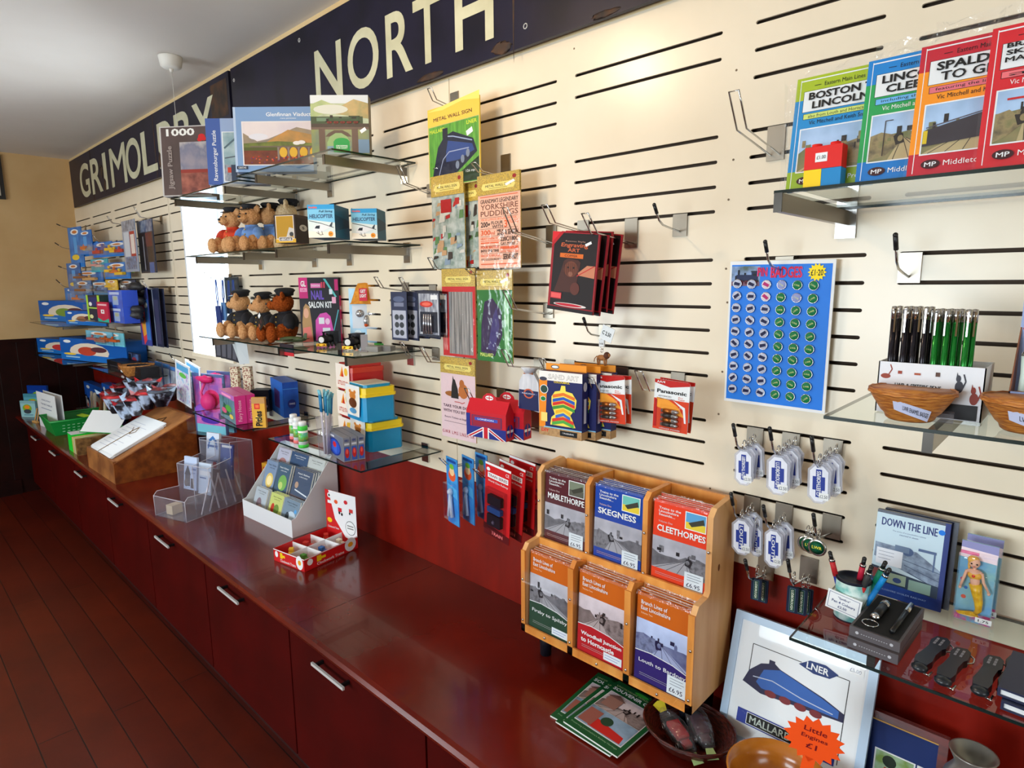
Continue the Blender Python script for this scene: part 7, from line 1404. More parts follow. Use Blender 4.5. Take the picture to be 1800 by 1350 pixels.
# souvenir guides
SG = (20, 84, 44)
def souvenir(p, rz, k, lab):
    W, H = .185, .255; g = G(); it = [('r', 0, 0, 1, 1, C(*SG)), ('t', 'LINCOLNSHIRE WOLDS RAILWAY', .06, .905, .94, .93, C(190, 210, 150)), ('t', 'SOUVENIR GUIDE', .05, .83, .95, .885, W_, .03), ('e', .5, .955, .13, .025, C(60, 170, 60)), ('r', .72, .94, .9, .975, W_), ('r', .07, .12, .93, .79, W_)]+photo(.08, .46, .92, .78, 'sepia', 31)+[('r', .08, .13, .92, .45, MN((150, 180, 210), (90, 110, 130), 12, .4)), ('p', [(.3, .14), (.88, .14), (.86, .24), (.3, .3)], C(196, 40, 34)), ('e', .48, .32, .1, .07, C(40, 70, 50)), ('r', .1, .15, .34, .4, C(150, 90, 80)), ('r', .14, .52, .4, .7, C(150, 110, 100)), ('p', [(.1, .7), (.27, .77), (.44, .7)], C(110, 80, 76)), ('t', "Preserving Lincolnshire's Railway Heritage", .08, .05, .92, .08, C(150, 190, 150))]
    g.T = Matrix(((1, 0, 0, 0), (0, 0, 1, 0), (0, -1, 0, .005), (0, 0, 0, 1)))
    g.T = Matrix(((1, 0, 0, 0), (0, 0, 1, 0), (0, -1, 0, .0045), (0, 0, 0, 1)))
    g.art(W, H, it); g.T = None; g.box(0, W, 0, H, 0, .0045, C(226, 226, 220)); g.face([(0, 0, .00455), (W, 0, .00455), (W, H, .00455), (0, H, .00455)], C(*SG))
    return g.build('souvenir_guide', None, p, (0, 0, rz), lab, 'booklet', 'green souvenir guides on the counter')
souvenir((-1.022, -.405, TOP+.0005), .06, 0, 'green souvenir guide at the bottom of the fanned pile')
souvenir((-.992, -.418, TOP+.0055), -.02, 1, 'green souvenir guide in the middle of the fanned pile')
souvenir((-.972, -.408, TOP+.0105), -.05, 2, 'green souvenir guide on top of the fanned pile')
# dark wicker tray with two wrapped toys
WKD = MN((92, 30, 20), (40, 12, 8), 60, .35, stretch=(1, 1, 7), contrast=.12, bump=.5)
t = thing('wicker_tray', 'dark red brown oval wicker tray holding two wrapped toys', 'basket', (-.685, -.235, TOP+.001), .0)
G().lathe([(.07, 0), (.09, .012), (.115, .045), (.122, .055), (.112, .052), (.08, .018), (0, .012)], WKD, 28, sx=1.0, sy=.85).build('bowl', t)
g = G()
for k in range(3): g.tube([((.118+.002*k)*math.cos(a*math.pi/14), (.118+.002*k)*.85*math.sin(a*math.pi/14), .048+.004*k+.002*(a % 2)) for a in range(28)], .003, WKD, 5, True)
g.build('woven_rim', t)
def wrapped(p, rz, c, lab):
    t = thing('wrapped_toy', lab, 'toy', p, 0, 'cellophane wrapped toy cars', rot=(0, .12, rz))
    g = G().box(-.055, .05, -.018, .018, .006, .018, BLACK, bev=.003).box(-.03, .03, -.016, .016, .018, .034, C(*c), bev=.004).box(.03, .052, -.012, .012, .012, .026, C(*c), bev=.003); g.build('toy_car', t)
    for sx in (-.034, .034):
        for sy in (-.019, .019): w_ = G(); w_.T = Matrix.Translation((sx, sy, .012)) @ Matrix.Rotation(math.pi/2, 4, 'X'); w_.lathe([(.011, -.002), (.011, .002)], BLACK, 14).ring((0, 0, .0025), .007, .0012, M(170, 170, 176, metal=.9, rough=.3), 'z', 12); w_.T = None; w_.build('wheel', t)
    G().ball((0, 0, .022), (.078, .03, .026), FILM2, 14, jag=.08).build('cellophane', t, label='crinkled clear cellophane'); G().add([(-.07, -.01, .02), (-.07, .01, .024), (-.10, .018, .03), (-.105, 0, .026), (-.10, -.016, .02)], [(0, 1, 2, 3, 4)], C(236, 214, 60)).build('card_end', t); G().add([(.07, -.01, .02), (.07, .01, .02), (.098, .016, .012), (.098, -.014, .012)], [(0, 1, 2, 3)], C(190, 220, 150)).build('card_end', t)
wrapped((-.705, -.26, TOP+.022), -.5, (150, 30, 36), 'cellophane wrapped toy car, left one in the dark wicker tray'); wrapped((-.665, -.215, TOP+.034), -.75, (60, 22, 40), 'cellophane wrapped toy car, right one in the dark wicker tray')
# orange bowl with little engines and a price star
ORB = MN((206, 130, 40), (176, 98, 24), 2.5, .22, stretch=(1, 5, 1), coat=.3)
t = thing('wooden_bowl', 'round honey coloured wooden bowl of little engines at the bottom edge', 'bowl', (-.435, -.290, TOP+.001))
G().lathe([(.05, 0), (.075, .006), (.103, .055), (.112, .098), (.107, .1), (.098, .06), (.07, .014), (0, .01)], ORB, 40).build('bowl', t)
for k, (x, y, rz, c) in enumerate([(-.47, -.33, .5, (200, 40, 36)), (-.43, -.30, 2.2, (30, 34, 60)), (-.40, -.26, .9, (40, 90, 160))]):
    e = thing('little_engine', ('red little engine in the honey wooden bowl', 'black little engine in the honey wooden bowl', 'blue little engine in the honey wooden bowl')[k], 'toy train', (x, y, TOP+.02), rz, 'little engines in the bowl')
    G().box(-.03, .03, -.01, .01, .006, .014, BLACK).box(-.028, .01, -.008, .008, .014, .028, C(*c), bev=.003).box(.01, .03, -.01, .01, .014, .04, C(*c)).lathe([(.003, .028), (.004, .042)], BLACK, 10, (-.02, 0, 0)).build('body', e)
cx, cz = onY(1430, 1302, -.36).x, onY(1430, 1302, -.36).z
ra = onY(1485, 1302, -.36).x-cx
t = thing('price_star', 'bright orange star shaped card reading Little Engines £1', 'price card', (cx, -.36, cz), rot=(.12, .12, .25))
FO = M(255, 84, 12, rough=.6)
g = G().prism(star(0, 0, ra*.80, ra*1.02, 16), 0, .001, FO); g.text('Little', -ra*.38, ra*.33, ra*.38, ra*.55, -.0006, C(120, 20, 30), .01).text('Engines', -ra*.42, -ra*.02, ra*.45, ra*.2, -.0006, C(120, 20, 30), .01).text('£1', -ra*.2, -ra*.4, ra*.16, -ra*.16, -.0006, C(120, 20, 30), .015).box(-.012, .012, 0, .001, -ra*1.5, -ra*.8, FO); g.build('star_card', t)
# framed engine picture leaning on the wall
def ppos(a): return onY(a[0], a[1], -.08)
PFm = M(176, 200, 226, rough=.3)
t = thing('framed_picture', 'pale blue framed picture of a blue locomotive reading MALLARD and LNER', 'framed picture', (-.648, -.145, TOP+.001), rot=(-.28, 0, .0)); W, H = .352, .34; f = .02
G().box(0, W, 0, .014, 0, f, PFm).box(0, W, 0, .014, H-f, H, PFm).box(0, f, 0, .014, f, H-f, PFm).box(W-f, W, 0, .014, f, H-f, PFm).build('frame', t)
g = G().box(f, W-f, .004, .010, f, H-f, C(236, 240, 244)); iw, ih = W-2*f, H-2*f
it = [('l', [(.12, .5), (.12, .82), (.52, .82)], .006, K_), ('l', [(.76, .82), (.88, .82), (.88, .14)], .006, K_)]+a4loco(.08, .42, .80, .30)+[('p', [(.50, .80), (.58, .86), (.70, .87), (.80, .83), (.74, .775), (.62, .765)], C(24, 50, 110)), ('t', 'LNER', .56, .79, .73, .845, W_, .02),
      ('r', .08, .12, .86, .24, C(44, 60, 150)), ('r', .16, .13, .56, .23, W_), ('r', .165, .135, .555, .225, K_), ('t', 'MALLARD', .19, .15, .53, .21, C(190, 200, 190), .02), ('r', .85, .88, .97, .95, W_), ('t', '£5.00', .87, .90, .95, .93, C(90, 90, 120))]
g.art(iw, ih, it, f, f, .004); g.build('print', t, label='white print with a blue streamlined locomotive')
G().box(f, W-f, .002, .003, f, H-f, clear(refl=.18, name='picture_glass')).build('glazing', t)
# navy framed print, mahogany frame
MAH = MN((110, 34, 26), (70, 18, 14), 8, .2, stretch=(1, 6, 6), coat=.4)
zf = onY(1585, 1262, -.06).z; t = thing('framed_picture', 'dark wood framed small engine print on navy mount at the bottom right', 'framed picture', (-.343, -.09, zf-.20), rot=(-.1, 0, 0)); W, H = .196, .20; f = .018
G().box(0, W, 0, .016, 0, f, MAH).box(0, W, 0, .016, H-f, H, MAH).box(0, f, 0, .016, f, H-f, MAH).box(W-f, W, 0, .016, f, H-f, MAH).box(f, W-f, -.001, .016, H-f-.003, H-f, C(200, 160, 90)).box(f, f+.002, -.001, .016, f, H-f, C(200, 160, 90)).build('frame', t)
g = G().box(f, W-f, .006, .010, f, H-f, C(36, 54, 110)); g.art(W-2*f, H-2*f, [('r', .24, .22, .76, .56, W_), ('r', .26, .24, .74, .54, MN((170, 200, 170), (120, 150, 70), 30, .4)), ('e', .44, .42, .09, .09, C(40, 50, 40)), ('r', .38, .28, .56, .32, C(190, 60, 40)), ('e', .64, .28, .1, .05, C(130, 170, 40)), ('r', .78, .44, .96, .56, W_), ('t', '£5.00', .80, .48, .94, .53, C(90, 100, 140))], f, f, .006); g.build('print', t, label='navy mount with a small green engine print')
# a shallow ledge box carries the small frame and canister
G().box(-.343, -.02, -.08, -.004, TOP+.001, zf-.201, M(60, 14, 12, rough=.4)).build('display_block', label='dark red block behind the orange star carrying the small frame', cat='block')
CN = M(150, 146, 140, rough=.3, metal=.6)
zc = onY(1715, 1322, -.18).z; xc = onY(1712, 1322, -.18).x; t = thing('metal_churn', 'small grey metal milk churn with a lipped rim at the bottom right corner', 'churn', (xc, -.18, zc-.145))
G().lathe([(.046, 0), (.05, .01), (.05, .07), (.046, .085), (.032, .108), (.031, .118), (.040, .138), (.042, .142), (.038, .142), (.029, .118), (.0, .112)], CN, 32).build('body', t); G().tube([(.044, 0, .09), (.062, 0, .095), (.062, 0, .06), (.05, 0, .055)], .003, CN).build('handle', t)
G().box(xc-.06, xc+.06, -.24, -.10, TOP+.001, zc-.146, M(30, 20, 18, rough=.5)).build('plinth', label='small dark plinth under the grey metal churn', cat='block')
# ================================================================== RIGHT MIDDLE SHELF (pens, bowls)
ZP = 1.749
th = -.02; P = onZ(1538, 735, ZP)
bx0, bx1, by0, by1 = -.285, -.128, -.36, -.26
t = thing('pen_display_box', 'white pen display box printed with cats, behind the wicker bowl', 'display box', (bx0, by0, ZP)); W, D, H = bx1-bx0, by1-by0, .092
g = G().box(0, W, 0, .002, .0, H, C(228, 230, 236), C(228, 230, 236))
cat_ = lambda x, z, s, c: [('e', x, z, .035*s, .10*s, C(*c)), ('e', x-.01*s, z+.14*s, .02*s, .06*s, C(*c)), ('l', [(x+.03*s, z-.02), (x+.05*s, z+.1*s), (x+.03*s, z+.22*s)], .012*s, C(*c)), ('p', [(x-.028*s, z+.16*s), (x-.024*s, z+.25*s), (x-.012*s, z+.18*s)], C(*c))]
g.art(W, H, [('e', .08, .72, .05, .05, C(150, 60, 40)), ('l', [(.1, .72), (.14, .86), (.12, .95)], .012, C(150, 60, 40)), ('t', 'LWR & SPITFIRE PENS', .18, .52, .62, .6, K_, .02)]+cat_(.78, .62, 1.1, (60, 60, 70))+cat_(.92, .42, 1.1, (140, 50, 34))+[('r', .2, .78, .24, .84, C(150, 60, 40)), ('r', .36, .78, .42, .82, C(170, 80, 50)), ('r', .56, .78, .6, .86, C(90, 60, 50)), ('r', .3, .02, .96, .3, C(30, 26, 28))]); g.build('front_panel', t)
G().box(W-.002, W, 0, D, 0, H, PAPER).build('side_panel', t); G().box(0, .002, 0, D, 0, H, PAPER).build('side_panel', t); g = G().box(0, W, D-.002, D, 0, H, PAPER).box(0.002, W-.002, .002, D-.002, H-.012, H-.010, PAPER); g.build('top_deck', t)
r = random.Random(6)
BK, GN = M(30, 26, 34, rough=.2, metal=.5), M(20, 120, 40, rough=.2, metal=.5)
def pen(x, y, z, body, lab, grp, proto, cap=.09, L=.105, rot=(0, 0, 0)):
    if proto[0] is None:
        t = thing('pen', lab, 'pen', (x, y, z), 0, grp, rot=rot)
        G().lathe([(.0045, 0), (.0048, .004), (.0048, L-.022)], body, 12).build('barrel', t); G().lathe([(.0050, L-.022), (.0050, L), (.0, L+.001)], CHROME, 12).build('metal_end', t); G().box(-.0013, .0013, -.0085, -.0070, L-.045, L-.004, CHROME).box(-.0013, .0013, -.0085, -.004, L-.006, L-.003, CHROME).build('clip', t); proto[0] = t; return t
    return dup(proto[0], (x, y, z), rot, lab, grp)
pb = [None]; pg = [None]
bl = [(1563, -.345), (1572, -.32), (1584, -.345), (1592, -.325), (1600, -.345), (1607, -.32), (1619, -.345), (1627, -.33)]
gl_ = [(1638, -.35), (1646, -.33), (1656, -.35), (1662, -.33), (1671, -.345), (1679, -.33), (1692, -.35), (1702, -.34)]
for k, (px, Y) in enumerate(bl): p = onY(px, 655, Y); pen(p.x, Y, ZP+.075, BK, 'black metal pen with chrome clip, %s from the left in the cat box' % ordn(k), 'black pens in the cat display box', pb, L=.115, rot=(0, 0, r.uniform(-.6, .6)))
for k, (px, Y) in enumerate(gl_): p = onY(px, 660, Y); pen(p.x, Y, ZP+.072, GN, 'green metal pen with chrome clip, %s green one from the left' % ordn(k), 'green pens in the cat display box', pg, L=.115, rot=(0, 0, r.uniform(-.6, .6)))
WK2 = MN((206, 134, 58), (160, 88, 30), 50, .45, stretch=(1, 1, 9), contrast=.12, bump=.35)
def wbowl(cx, cy, rad, lab, txt, lx):
    t = thing('wicker_bowl', lab, 'bowl', (cx, cy, ZP)); h = rad*.80
    G().lathe([(rad*.50, 0), (rad*.56, .003), (rad*.60, .010), (rad*.68, h*.28), (rad*.78, h*.48), (rad*.88, h*.68), (rad*.96, h*.86), (rad*1.0, h*.97)], WK2, 40).lathe([(rad*.97, h), (rad*.93, h*.86), (rad*.85, h*.68), (rad*.75, h*.48), (rad*.64, h*.28), (rad*.5, .012), (0, .01)], WK2, 40).build('bowl', t)
    g = G(); n = 8
    for k in range(2): g.tube([(rad*(.985-.01*k)*math.cos(a*math.pi/18), rad*(.985-.01*k)*math.sin(a*math.pi/18), h*(.9+.08*k)+.0012*(a % 2)) for a in range(36)], .0022, WK2, 5, True)
    g.build('rim', t)
    g = G(); a0 = lx; N = 10; vs = []
    for i in range(N+1):
        a = a0+1.05*i/N-.5; zc = h*.62-h*.35*i/N
        for dz in (-.0095, .0095):
            z = zc+dz; rr = rad*(.62+.33*min(1, max(0, z/h)))+.0025; vs.append((rr*math.cos(a), rr*math.sin(a), z))
    g.add(vs, [(2*i, 2*i+2, 2*i+3, 2*i+1) for i in range(N)], C(200, 206, 236))
    tv, tf = text_mesh(txt, .02)
    def on(u, v):
        a = a0+1.05*(.25+.7*u)-.5; z = h*.62-h*.35*(.25+.7*u)-.004+.008*v; rr = rad*(.62+.33*min(1, max(0, z/h)))+.0032; return (rr*math.cos(a), rr*math.sin(a), z)
    g.add([on(u, v) for u, v in tv], tf, K_); g.build('paper_label', t, label='pale paper label with black capitals')
    return t
cx = onY(1597, 740, -.405).x; rad = (onY(1671, 690, -.40).x-onY(1516, 690, -.40).x)/2
wbowl(cx, -.40, rad, 'round wicker bowl labelled LWR ENAMEL BADGES on the middle shelf', 'LWR ENAMEL BADGES', -1.35)
wbowl(onY(1810, 720, -.41).x, -.38, rad, 'second wicker bowl at the right picture edge on the middle shelf', 'LWR BADGES', -1.5)
G().box(0, .045, 0, .03, 0, .016, ACRYL).build('clear_case', None, (-.235+.03, -.355-.05, ZP), (0, 0, .1), 'small clear case lying beside the wicker bowl', 'case')
# lilac counter display with patterned stylus pens at the right edge
LC = C(160, 178, 226)
t = thing('pen_display_stand', 'lilac display stand with keyring pictures at the right edge of the middle shelf', 'display stand', (-.098, -.34, ZP))
g = G().box(0, .12, .075, .078, 0, .205, LC, LC); g.art(.12, .205, [('p', [(.06, .80), (.34, .88), (.38, .78), (.1, .70)], C(24, 40, 110)), ('t', 'TRAIN', .14, .78, .34, .83, C(240, 220, 40), .02), ('e', .06, .75, .03, .015, C(190, 40, 40))], y=.075); g.build('back_panel', t)
g = G().box(0, .12, 0, .003, 0, .055, LC, LC); g.art(.12, .055, [('p', [(.06, .4), (.28, .6), (.32, .35), (.12, .15)], C(24, 40, 110)), ('e', .05, .45, .03, .08, C(190, 40, 40))]); g.build('front_panel', t)
G().prismx([(0, 0), (.078, 0), (.078, .16), (0, .055)], 0, .002, C(150, 96, 70)).build('side_panel', t, label='brown inner side panel')
for k in range(5):
    x = -.083+.013*k; e = thing('stylus_pen', ('white stylus pen, leftmost in the lilac stand', 'blue green stylus pen, second in the lilac stand', 'green stylus pen, third in the lilac stand', 'blue stylus pen, fourth in the lilac stand', 'green stylus pen, fifth in the lilac stand')[k], 'pen', (x, -.315, ZP+.012), 0, 'stylus pens in the lilac stand')
    G().lathe([(.0052, .01), (.006, .03), (.0048, .07), (.0062, .10)], (C(214, 230, 220), MN((30, 80, 90), (120, 200, 140), 80, .3), MN((60, 150, 60), (190, 220, 80), 80, .3), MN((30, 60, 110), (90, 160, 200), 80, .3), MN((40, 120, 60), (160, 210, 80), 80, .3))[k], 12).build('barrel', e); G().lathe([(.006, 0), (.006, .012)], BLACK, 12).lathe([(.0062, .10), (.0062, .104), (.004, .108), (.004, .125), (.005, .127)], CHROME, 12).build('tip', e)

# ================================================================== LOW RIGHT SHELF
ZR = 1.272
MG = MN((216, 236, 232), (120, 190, 186), 30, .35, contrast=.08)
c0 = onZ(1478, 1095, ZR); mx, my = -.325, -.235; R0 = .033; hm = .088
t = thing('pen_mug', 'white and teal patterned pen pot holding coloured pens', 'pen pot', (mx, my, ZR))
G().lathe([(R0, 0), (R0, hm), (R0-.003, hm), (R0-.003, .003), (0, .003)], MG, 32).build('pot', t); G().lathe([(R0+.001, hm-.003), (R0+.001, hm+.002), (R0-.004, hm+.002), (R0-.004, hm-.02)], C(20, 24, 40), 32).build('rim', t); G().lathe([(R0+.0006, 0), (R0+.0006, .003)], C(20, 24, 40), 32).build('base_ring', t)
g = G()
for k in range(5): g.tube([((R0+.0006)*math.cos(-2.2+.12*a+.3*k), (R0+.0006)*math.sin(-2.2+.12*a+.3*k), .045+.014*math.sin(a*.6+k)) for a in range(6)], .0006, C(40, 110, 110), 4)
g.build('drawn_lines', t)
g = G().box(-.034, .034, -.002, 0, -.021, .021, W_, W_); g.art(.068, .042, [('l', [(.06, .1), (.94, .1), (.94, .9), (.06, .9), (.06, .1)], .012, C(40, 60, 120)), ('t', '"Spitfire"', .32, .64, .68, .78, C(30, 40, 110), .01), ('t', 'Pen 4 Colours', .16, .42, .84, .56, C(30, 40, 110), .01), ('t', '£2.50', .36, .2, .62, .33, C(30, 40, 110), .01)], -.034, -.021, -.002)
g.build('price_card', None, (mx-.006, my-R0-.004, ZR+.042), (-.05, .09, -.1), 'white price card reading Spitfire Pen 4 Colours on the pen pot', 'price card')
for k, (dx, dy, lx, ly, c1, c2, lab) in enumerate([(-.012, 0, -.035, -.01, (30, 50, 140), (190, 40, 46), 'red and blue pen leaning left in the pen pot'), (.0, .008, .015, 0, (40, 34, 50), (190, 34, 60), 'red topped dark pen in the pen pot'), (.006, -.01, .03, -.015, (200, 40, 40), (60, 60, 60), 'red and black pen in the pen pot'), (.012, .006, .04, .01, (20, 110, 90), (20, 130, 100), 'green pen in the pen pot'), (.016, -.004, .05, -.01, (20, 120, 190), (30, 140, 210), 'bright blue pen leaning right in the pen pot')]):
    e = thing('ball_pen', lab, 'pen', (mx+dx, my+dy, ZR+.006), 0, 'coloured pens in the pot'); b = Vector((0, 0, 0)); tp = Vector((lx, ly, .128))
    G().tube([b, b+(tp-b)*.62], .0052, C(*c1), 10).build('barrel', e); G().tube([b+(tp-b)*.62, b+(tp-b)*.9], .0058, C(*c2), 10).tube([b+(tp-b)*.86, b+(tp-b)*.9], .0064, CHROME, 10).build('grip', e); G().tube([b+(tp-b)*.9, tp], .0042, BLACK, 10).ball(tp, .0046, BLACK, 8).build('tip', e)
# dvd cases
def dvd(x, y, rz, lab, front=True):
    W, H = .140, .196; NV = C(34, 44, 110)
    g = G().box(0, W, 0, .013, 0, H, M(24, 30, 60, rough=.25), M(24, 30, 60, rough=.25)); it = []
    if front:
        it = [('r', .0, .02, .93, .97, C(200, 222, 236)), ('r', .93, 0, 1, 1, C(50, 64, 130)), ('t', 'DOWN THE LINE', .08, .83, .84, .92, C(50, 60, 120), .02), ('t', 'The story of a Lincolnshire railway', .24, .775, .7, .795, C(90, 110, 150)), ('t', 'steamed in steam', .34, .745, .6, .765, C(90, 110, 150)), ('e', .895, .885, .045, .03, C(20, 120, 226))]
        it += [('p', [(.02, .45), (.93, .24), (.93, .45), (.6, .6), (.02, .62)], MN((150, 170, 196), (90, 104, 130), 50, .4)), ('e', .48, .58, .08, .05, C(80, 100, 140)), ('r', .30, .56, .5, .63, C(110, 130, 160)), ('l', [(.5, .35), (.93, .24)], .01, C(70, 84, 110)), ('l', [(.45, .42), (.93, .33)], .01, C(70, 84, 110)), ('l', [(.42, .48), (.93, .42)], .008, C(70, 84, 110)), ('r', .62, .62, .86, .65, C(90, 110, 150)), ('r', .83, .42, .85, .65, C(90, 110, 150)),
               ('r', .05, .37, .42, .56, C(230, 234, 244)), ('l', [(.08, .52), (.3, .52)], .006, C(110, 120, 150)), ('l', [(.08, .48), (.3, .48)], .006, C(110, 120, 150)), ('l', [(.08, .44), (.26, .44)], .006, C(110, 120, 150)),
               ('p', [(.0, .17), (.93, .12), (.93, .27), (0, .34)], C(50, 64, 84)), ('r', .02, .2, .2, .31, C(120, 60, 60)), ('r', .24, .17, .5, .29, C(150, 170, 150)), ('r', .54, .15, .84, .27, C(130, 160, 150)), ('e', .38, .22, .06, .03, C(60, 80, 130)), ('p', [(0, 0), (1, 0), (1, .13), (0, .17)], MN((40, 80, 170), (20, 40, 110), 10, .3)), ('t', 'LINCOLNSHIRE WOLDS RAILWAY', .05, .07, .8, .09, C(150, 180, 230))]
    g.art(W, H, it); return g.build('dvd_case', None, (x, y, ZR), (-.1, 0, rz), lab, 'dvd case', 'dvd cases on the low shelf')
dvd(-.327, -.085, .0, 'pale blue DOWN THE LINE case, front one'); dvd(-.316, -.066, .0, 'dark edged DVD case just behind the front one', False)
# mermaid doll packs
SK = M(230, 176, 150, rough=.6)
def doll_pack(x, y, lab):
    W, H = .062, .175; t = thing('doll_pack', lab, 'doll', (x, y, ZR), .0, 'doll packs on the low shelf')
    g = G().box(0, W, .012, .016, 0, H, C(150, 196, 226), C(120, 176, 220)); g.art(W, H, [('r', 0, .05, 1, .9, MN((110, 170, 220), (150, 200, 190), 12, .3)), ('r', 0, .88, 1, 1, C(150, 150, 200)), ('p', [(0, .80), (1, .78), (1, .9), (0, .92)], C(246, 226, 236)), ('r', 0, .84, .5, .88, C(236, 90, 150)), ('r', 0, 0, 1, .12, MN((120, 190, 230), (226, 90, 160), 60, .4, contrast=.1)), ('e', .2, .3, .07, .025, C(210, 90, 70)), ('e', .24, .42, .05, .02, C(60, 110, 190)), ('e', .12, .52, .06, .02, C(190, 60, 120))], y=.012); g.build('backing_card', t)
    d = thing_child = None
    g = G(); g.ball((W*.42, 0, H*.775), (.0095, .009, .0115), SK, 14).tube([(W*.43, 0, H*.72), (W*.44, 0, H*.68)], .003, SK, 8)
    g.tube([(W*.44, 0, H*.685), (W*.46, 0, H*.62), (W*.48, 0, H*.55), (W*.5, 0, H*.50)], .0095, SK, 12, r1=.008); g.ball((W*.44, 0, H*.665), (.014, .006, .006), SK, 10)
    for sx, ex in ((-1, .10), (1, .88)): g.tube([(W*(.44+sx*.2), 0, H*.665), (W*(.44+sx*.27), -.001, H*.56), (W*ex, -.002, H*.45)], .0032, SK, 8, r1=.0022).ball((W*ex, -.002, H*.44), (.003, .002, .004), SK, 6)
    b = g.build('doll_body', t)
    G().ball((W*.38, .002, H*.80), (.0105, .0095, .0105), C(226, 170, 80), 12).ball((W*.28, .003, H*.74), (.003, .004, .012), C(226, 170, 80), 8).build('hair', b); G().ball((W*.35, -.0085, H*.775), .0016, K_, 6).ball((W*.5, -.0088, H*.775), .0016, K_, 6).ball((W*.43, -.0095, H*.745), (.002, .0008, .0007), C(200, 80, 90), 6).build('face', b)
    YM = MN((236, 190, 40), (206, 150, 20), 90, .3)
    G().ball((W*.46, -.001, H*.625), (.0125, .0095, .010), M(230, 170, 60, rough=.4), 12).ball((W*.44, -.0105, H*.63), (.003, .001, .003), C(220, 60, 50), 6).build('top', b)
    G().tube([(W*.5, 0, H*.52), (W*.56, 0, H*.42), (W*.64, 0, H*.30), (W*.66, 0, H*.2), (W*.58, 0, H*.15)], .0115, YM, 12, r1=.004).add([(W*.6, -.001, H*.17), (W*.45, -.002, H*.17), (W*.05, -.002, H*.13), (W*.12, -.002, H*.10), (W*.5, -.002, H*.10), (W*.7, -.001, H*.12)], [(0, 1, 2, 3, 4, 5)], YM).build('tail', b, label='golden mermaid tail')
    g = G().box(0, W, -.014, .012, .012, H*.88, clear(refl=.6, name='doll_blister', bump=.3)); g.build('blister', t); g = G().box(W*.62, W*1.06, -.0155, -.0145, H*.09, H*.15, WHITE); g.text('1.75', W*.70, H*.105, W*.98, H*.135, -.016, K_, .01); g.build('price_sticker', t)
doll_pack(-.163, -.100, 'mermaid doll pack with a golden tail, front one'); doll_pack(-.160, -.052, 'mermaid doll pack hidden behind the front one')
# gift boxes with torch and pen
def gift(x, y, z, rz, lab, full):
    W, D, H = .088, .175, .020; t = thing('gift_set_box', lab, 'gift box', (x, y, z), rz, 'grey gift set boxes'); GB = M(84, 78, 82, rough=.5); ST_ = C(190, 190, 196)
    g = G().box(0, W, 0, D, 0, H, GB); g.art(W, H, [('e', .16, .5, .035, .15, ST_), ('e', .84, .5, .035, .15, ST_)]+[('r', .24+.05*k, .47, .265+.05*k, .53, ST_) for k in range(11)]); g.build('tray', t)
    if full:
        G().box(.005, W-.005, .005, D-.005, H, H+.0015, M(14, 14, 16, rough=.9)).build('foam', t, label='black foam insert')
        g = G(); g.tube([(.03, .055, H+.008), (.03, .11, H+.008)], .0085, BLACK, 14).tube([(.03, .110, H+.008), (.03, .125, H+.008)], .0095, CHROME, 14).tube([(.03, .048, H+.008), (.03, .056, H+.008)], .0088, CHROME, 14); o = g.build('torch', None, t.matrix_world.translation, (0, 0, rz), 'small black torch with a key ring in the open gift box', 'torch'); o.location = (x, y, z)
        G().ring((.028, .030, H+.004), .014, .0014, CHROME, 'z', 18).build('key_ring', o)
        g = G(); g.tube([(.068, .02, H+.007), (.068, .12, H+.007)], .005, BLACK, 12).tube([(.068, .12, H+.007), (.068, .16, H+.007)], .0052, CHROME, 12); o = g.build('gift_pen', None, (x, y, z), (0, 0, rz), 'black and silver pen lying in the open gift box', 'pen'); G().box(.0665, .0695, .115, .155, H+.0135, H+.015, CHROME).build('clip', o)
gift(-.298, -.360, ZR, -.04, 'closed looking grey gift box under the open one', False); gift(-.298, -.352, ZR+.021, -.04, 'open grey gift box with black foam, torch and pen', True)
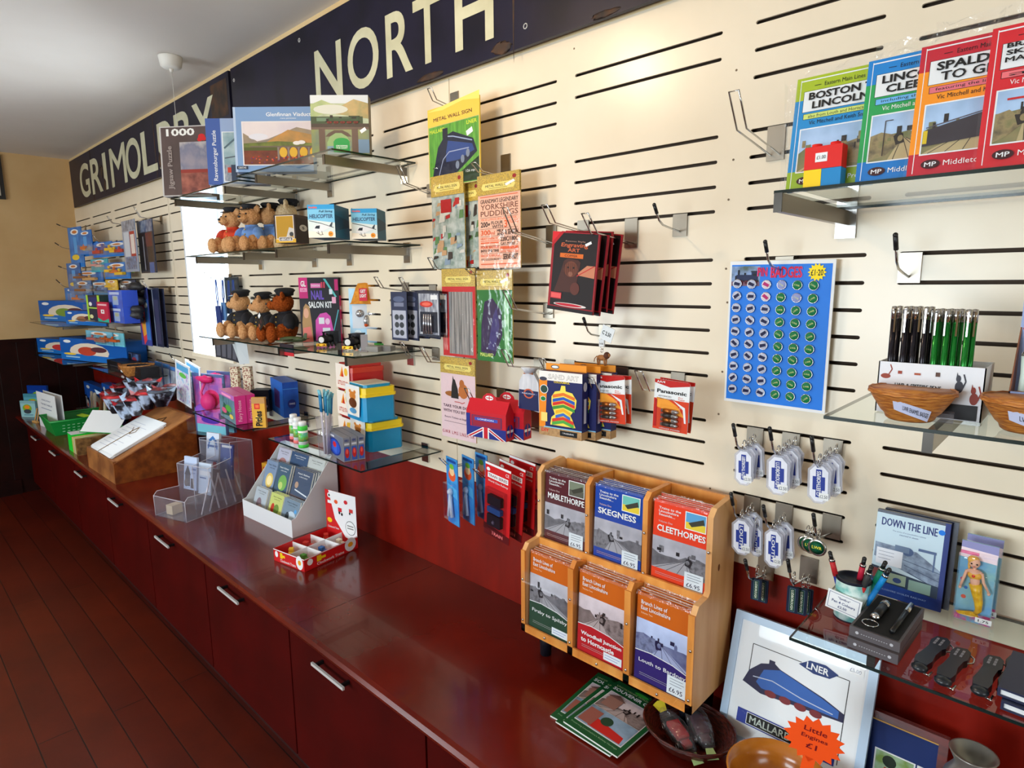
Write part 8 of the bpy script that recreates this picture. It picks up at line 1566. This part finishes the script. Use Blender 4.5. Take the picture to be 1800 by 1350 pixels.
# pocket tools
def tool(p, rz, lab):
    t = thing('pocket_tool', lab, 'pocket tool', p, rz, 'black pocket tools in a row'); B = M(22, 22, 32, rough=.35)
    G().prismz([(-.011, 0), (.010, 0), (.013, .02), (.010, .045), (.012, .075), (.016, .085), (.014, .118), (.006, .128), (-.010, .122), (-.014, .100), (-.010, .075), (-.012, .045), (-.015, .02)], .004, .018, B).build('handle', t)
    G().ball((0, -.004, .010), (.014, .012, .008), M(30, 34, 40, rough=.3), 12).build('lens_end', t); G().tube([(.013, .085, .010), (.022, .10, .008), (.020, .118, .008), (.012, .122, .010)], .0016, CHROME, 6).build('metal_loop', t); G().tube([(.008, -.006, .004), (.016, -.01, .004), (.017, .006, .004)], .002, CHROME, 6).build('opener', t)
    g = G(); g.T = Matrix(((0, 1, 0, 0), (1, 0, 0, 0), (0, 0, 1, .0182), (0, 0, 0, 1)))
    for a_ in (-.005, .004):
        for q in range(3): g.box(.088+.010*q, .096+.010*q, a_-.002, a_+.002, 0, .0003, C(140, 140, 150))
    g.T = None; g.build('grip_marks', t)
for k, (px, py, lab) in enumerate([(1617, 1180, 'black pocket tool right beside the gift boxes'), (1655, 1210, 'navy black pocket tool, second of four'), (1722, 1222, 'navy black pocket tool, third of four'), (1768, 1225, 'navy black pocket tool, partly under the notebook')]):
    p = onZ(px, py, ZR); tool((p.x, max(p.y, -.375), ZR), -.12+.03*k, lab)
NB2 = M(26, 34, 66, rough=.45)
for k, (x, y, z, lab) in enumerate([(-.055, -.385, ZR, 'navy notebook lying on the low shelf at the right edge, lower one'), (-.062, -.375, ZR+.017, 'navy notebook with a small plate, upper one at the right edge')]):
    t = thing('notebook', lab, 'notebook', (x, y, z), -.05, 'navy notebooks')
    G().box(0, .11, 0, .15, .0125, .016, NB2).box(0, .11, 0, .15, 0, .003, NB2).box(0, .004, 0, .15, .003, .0125, NB2).build('cover', t); G().box(.004, .107, .003, .147, .003, .0125, PAPER).build('pages', t)
    if k: G().box(.03, .07, .07, .09, .016, .0163, M(200, 200, 190, metal=.7, rough=.3)).build('plate', t)
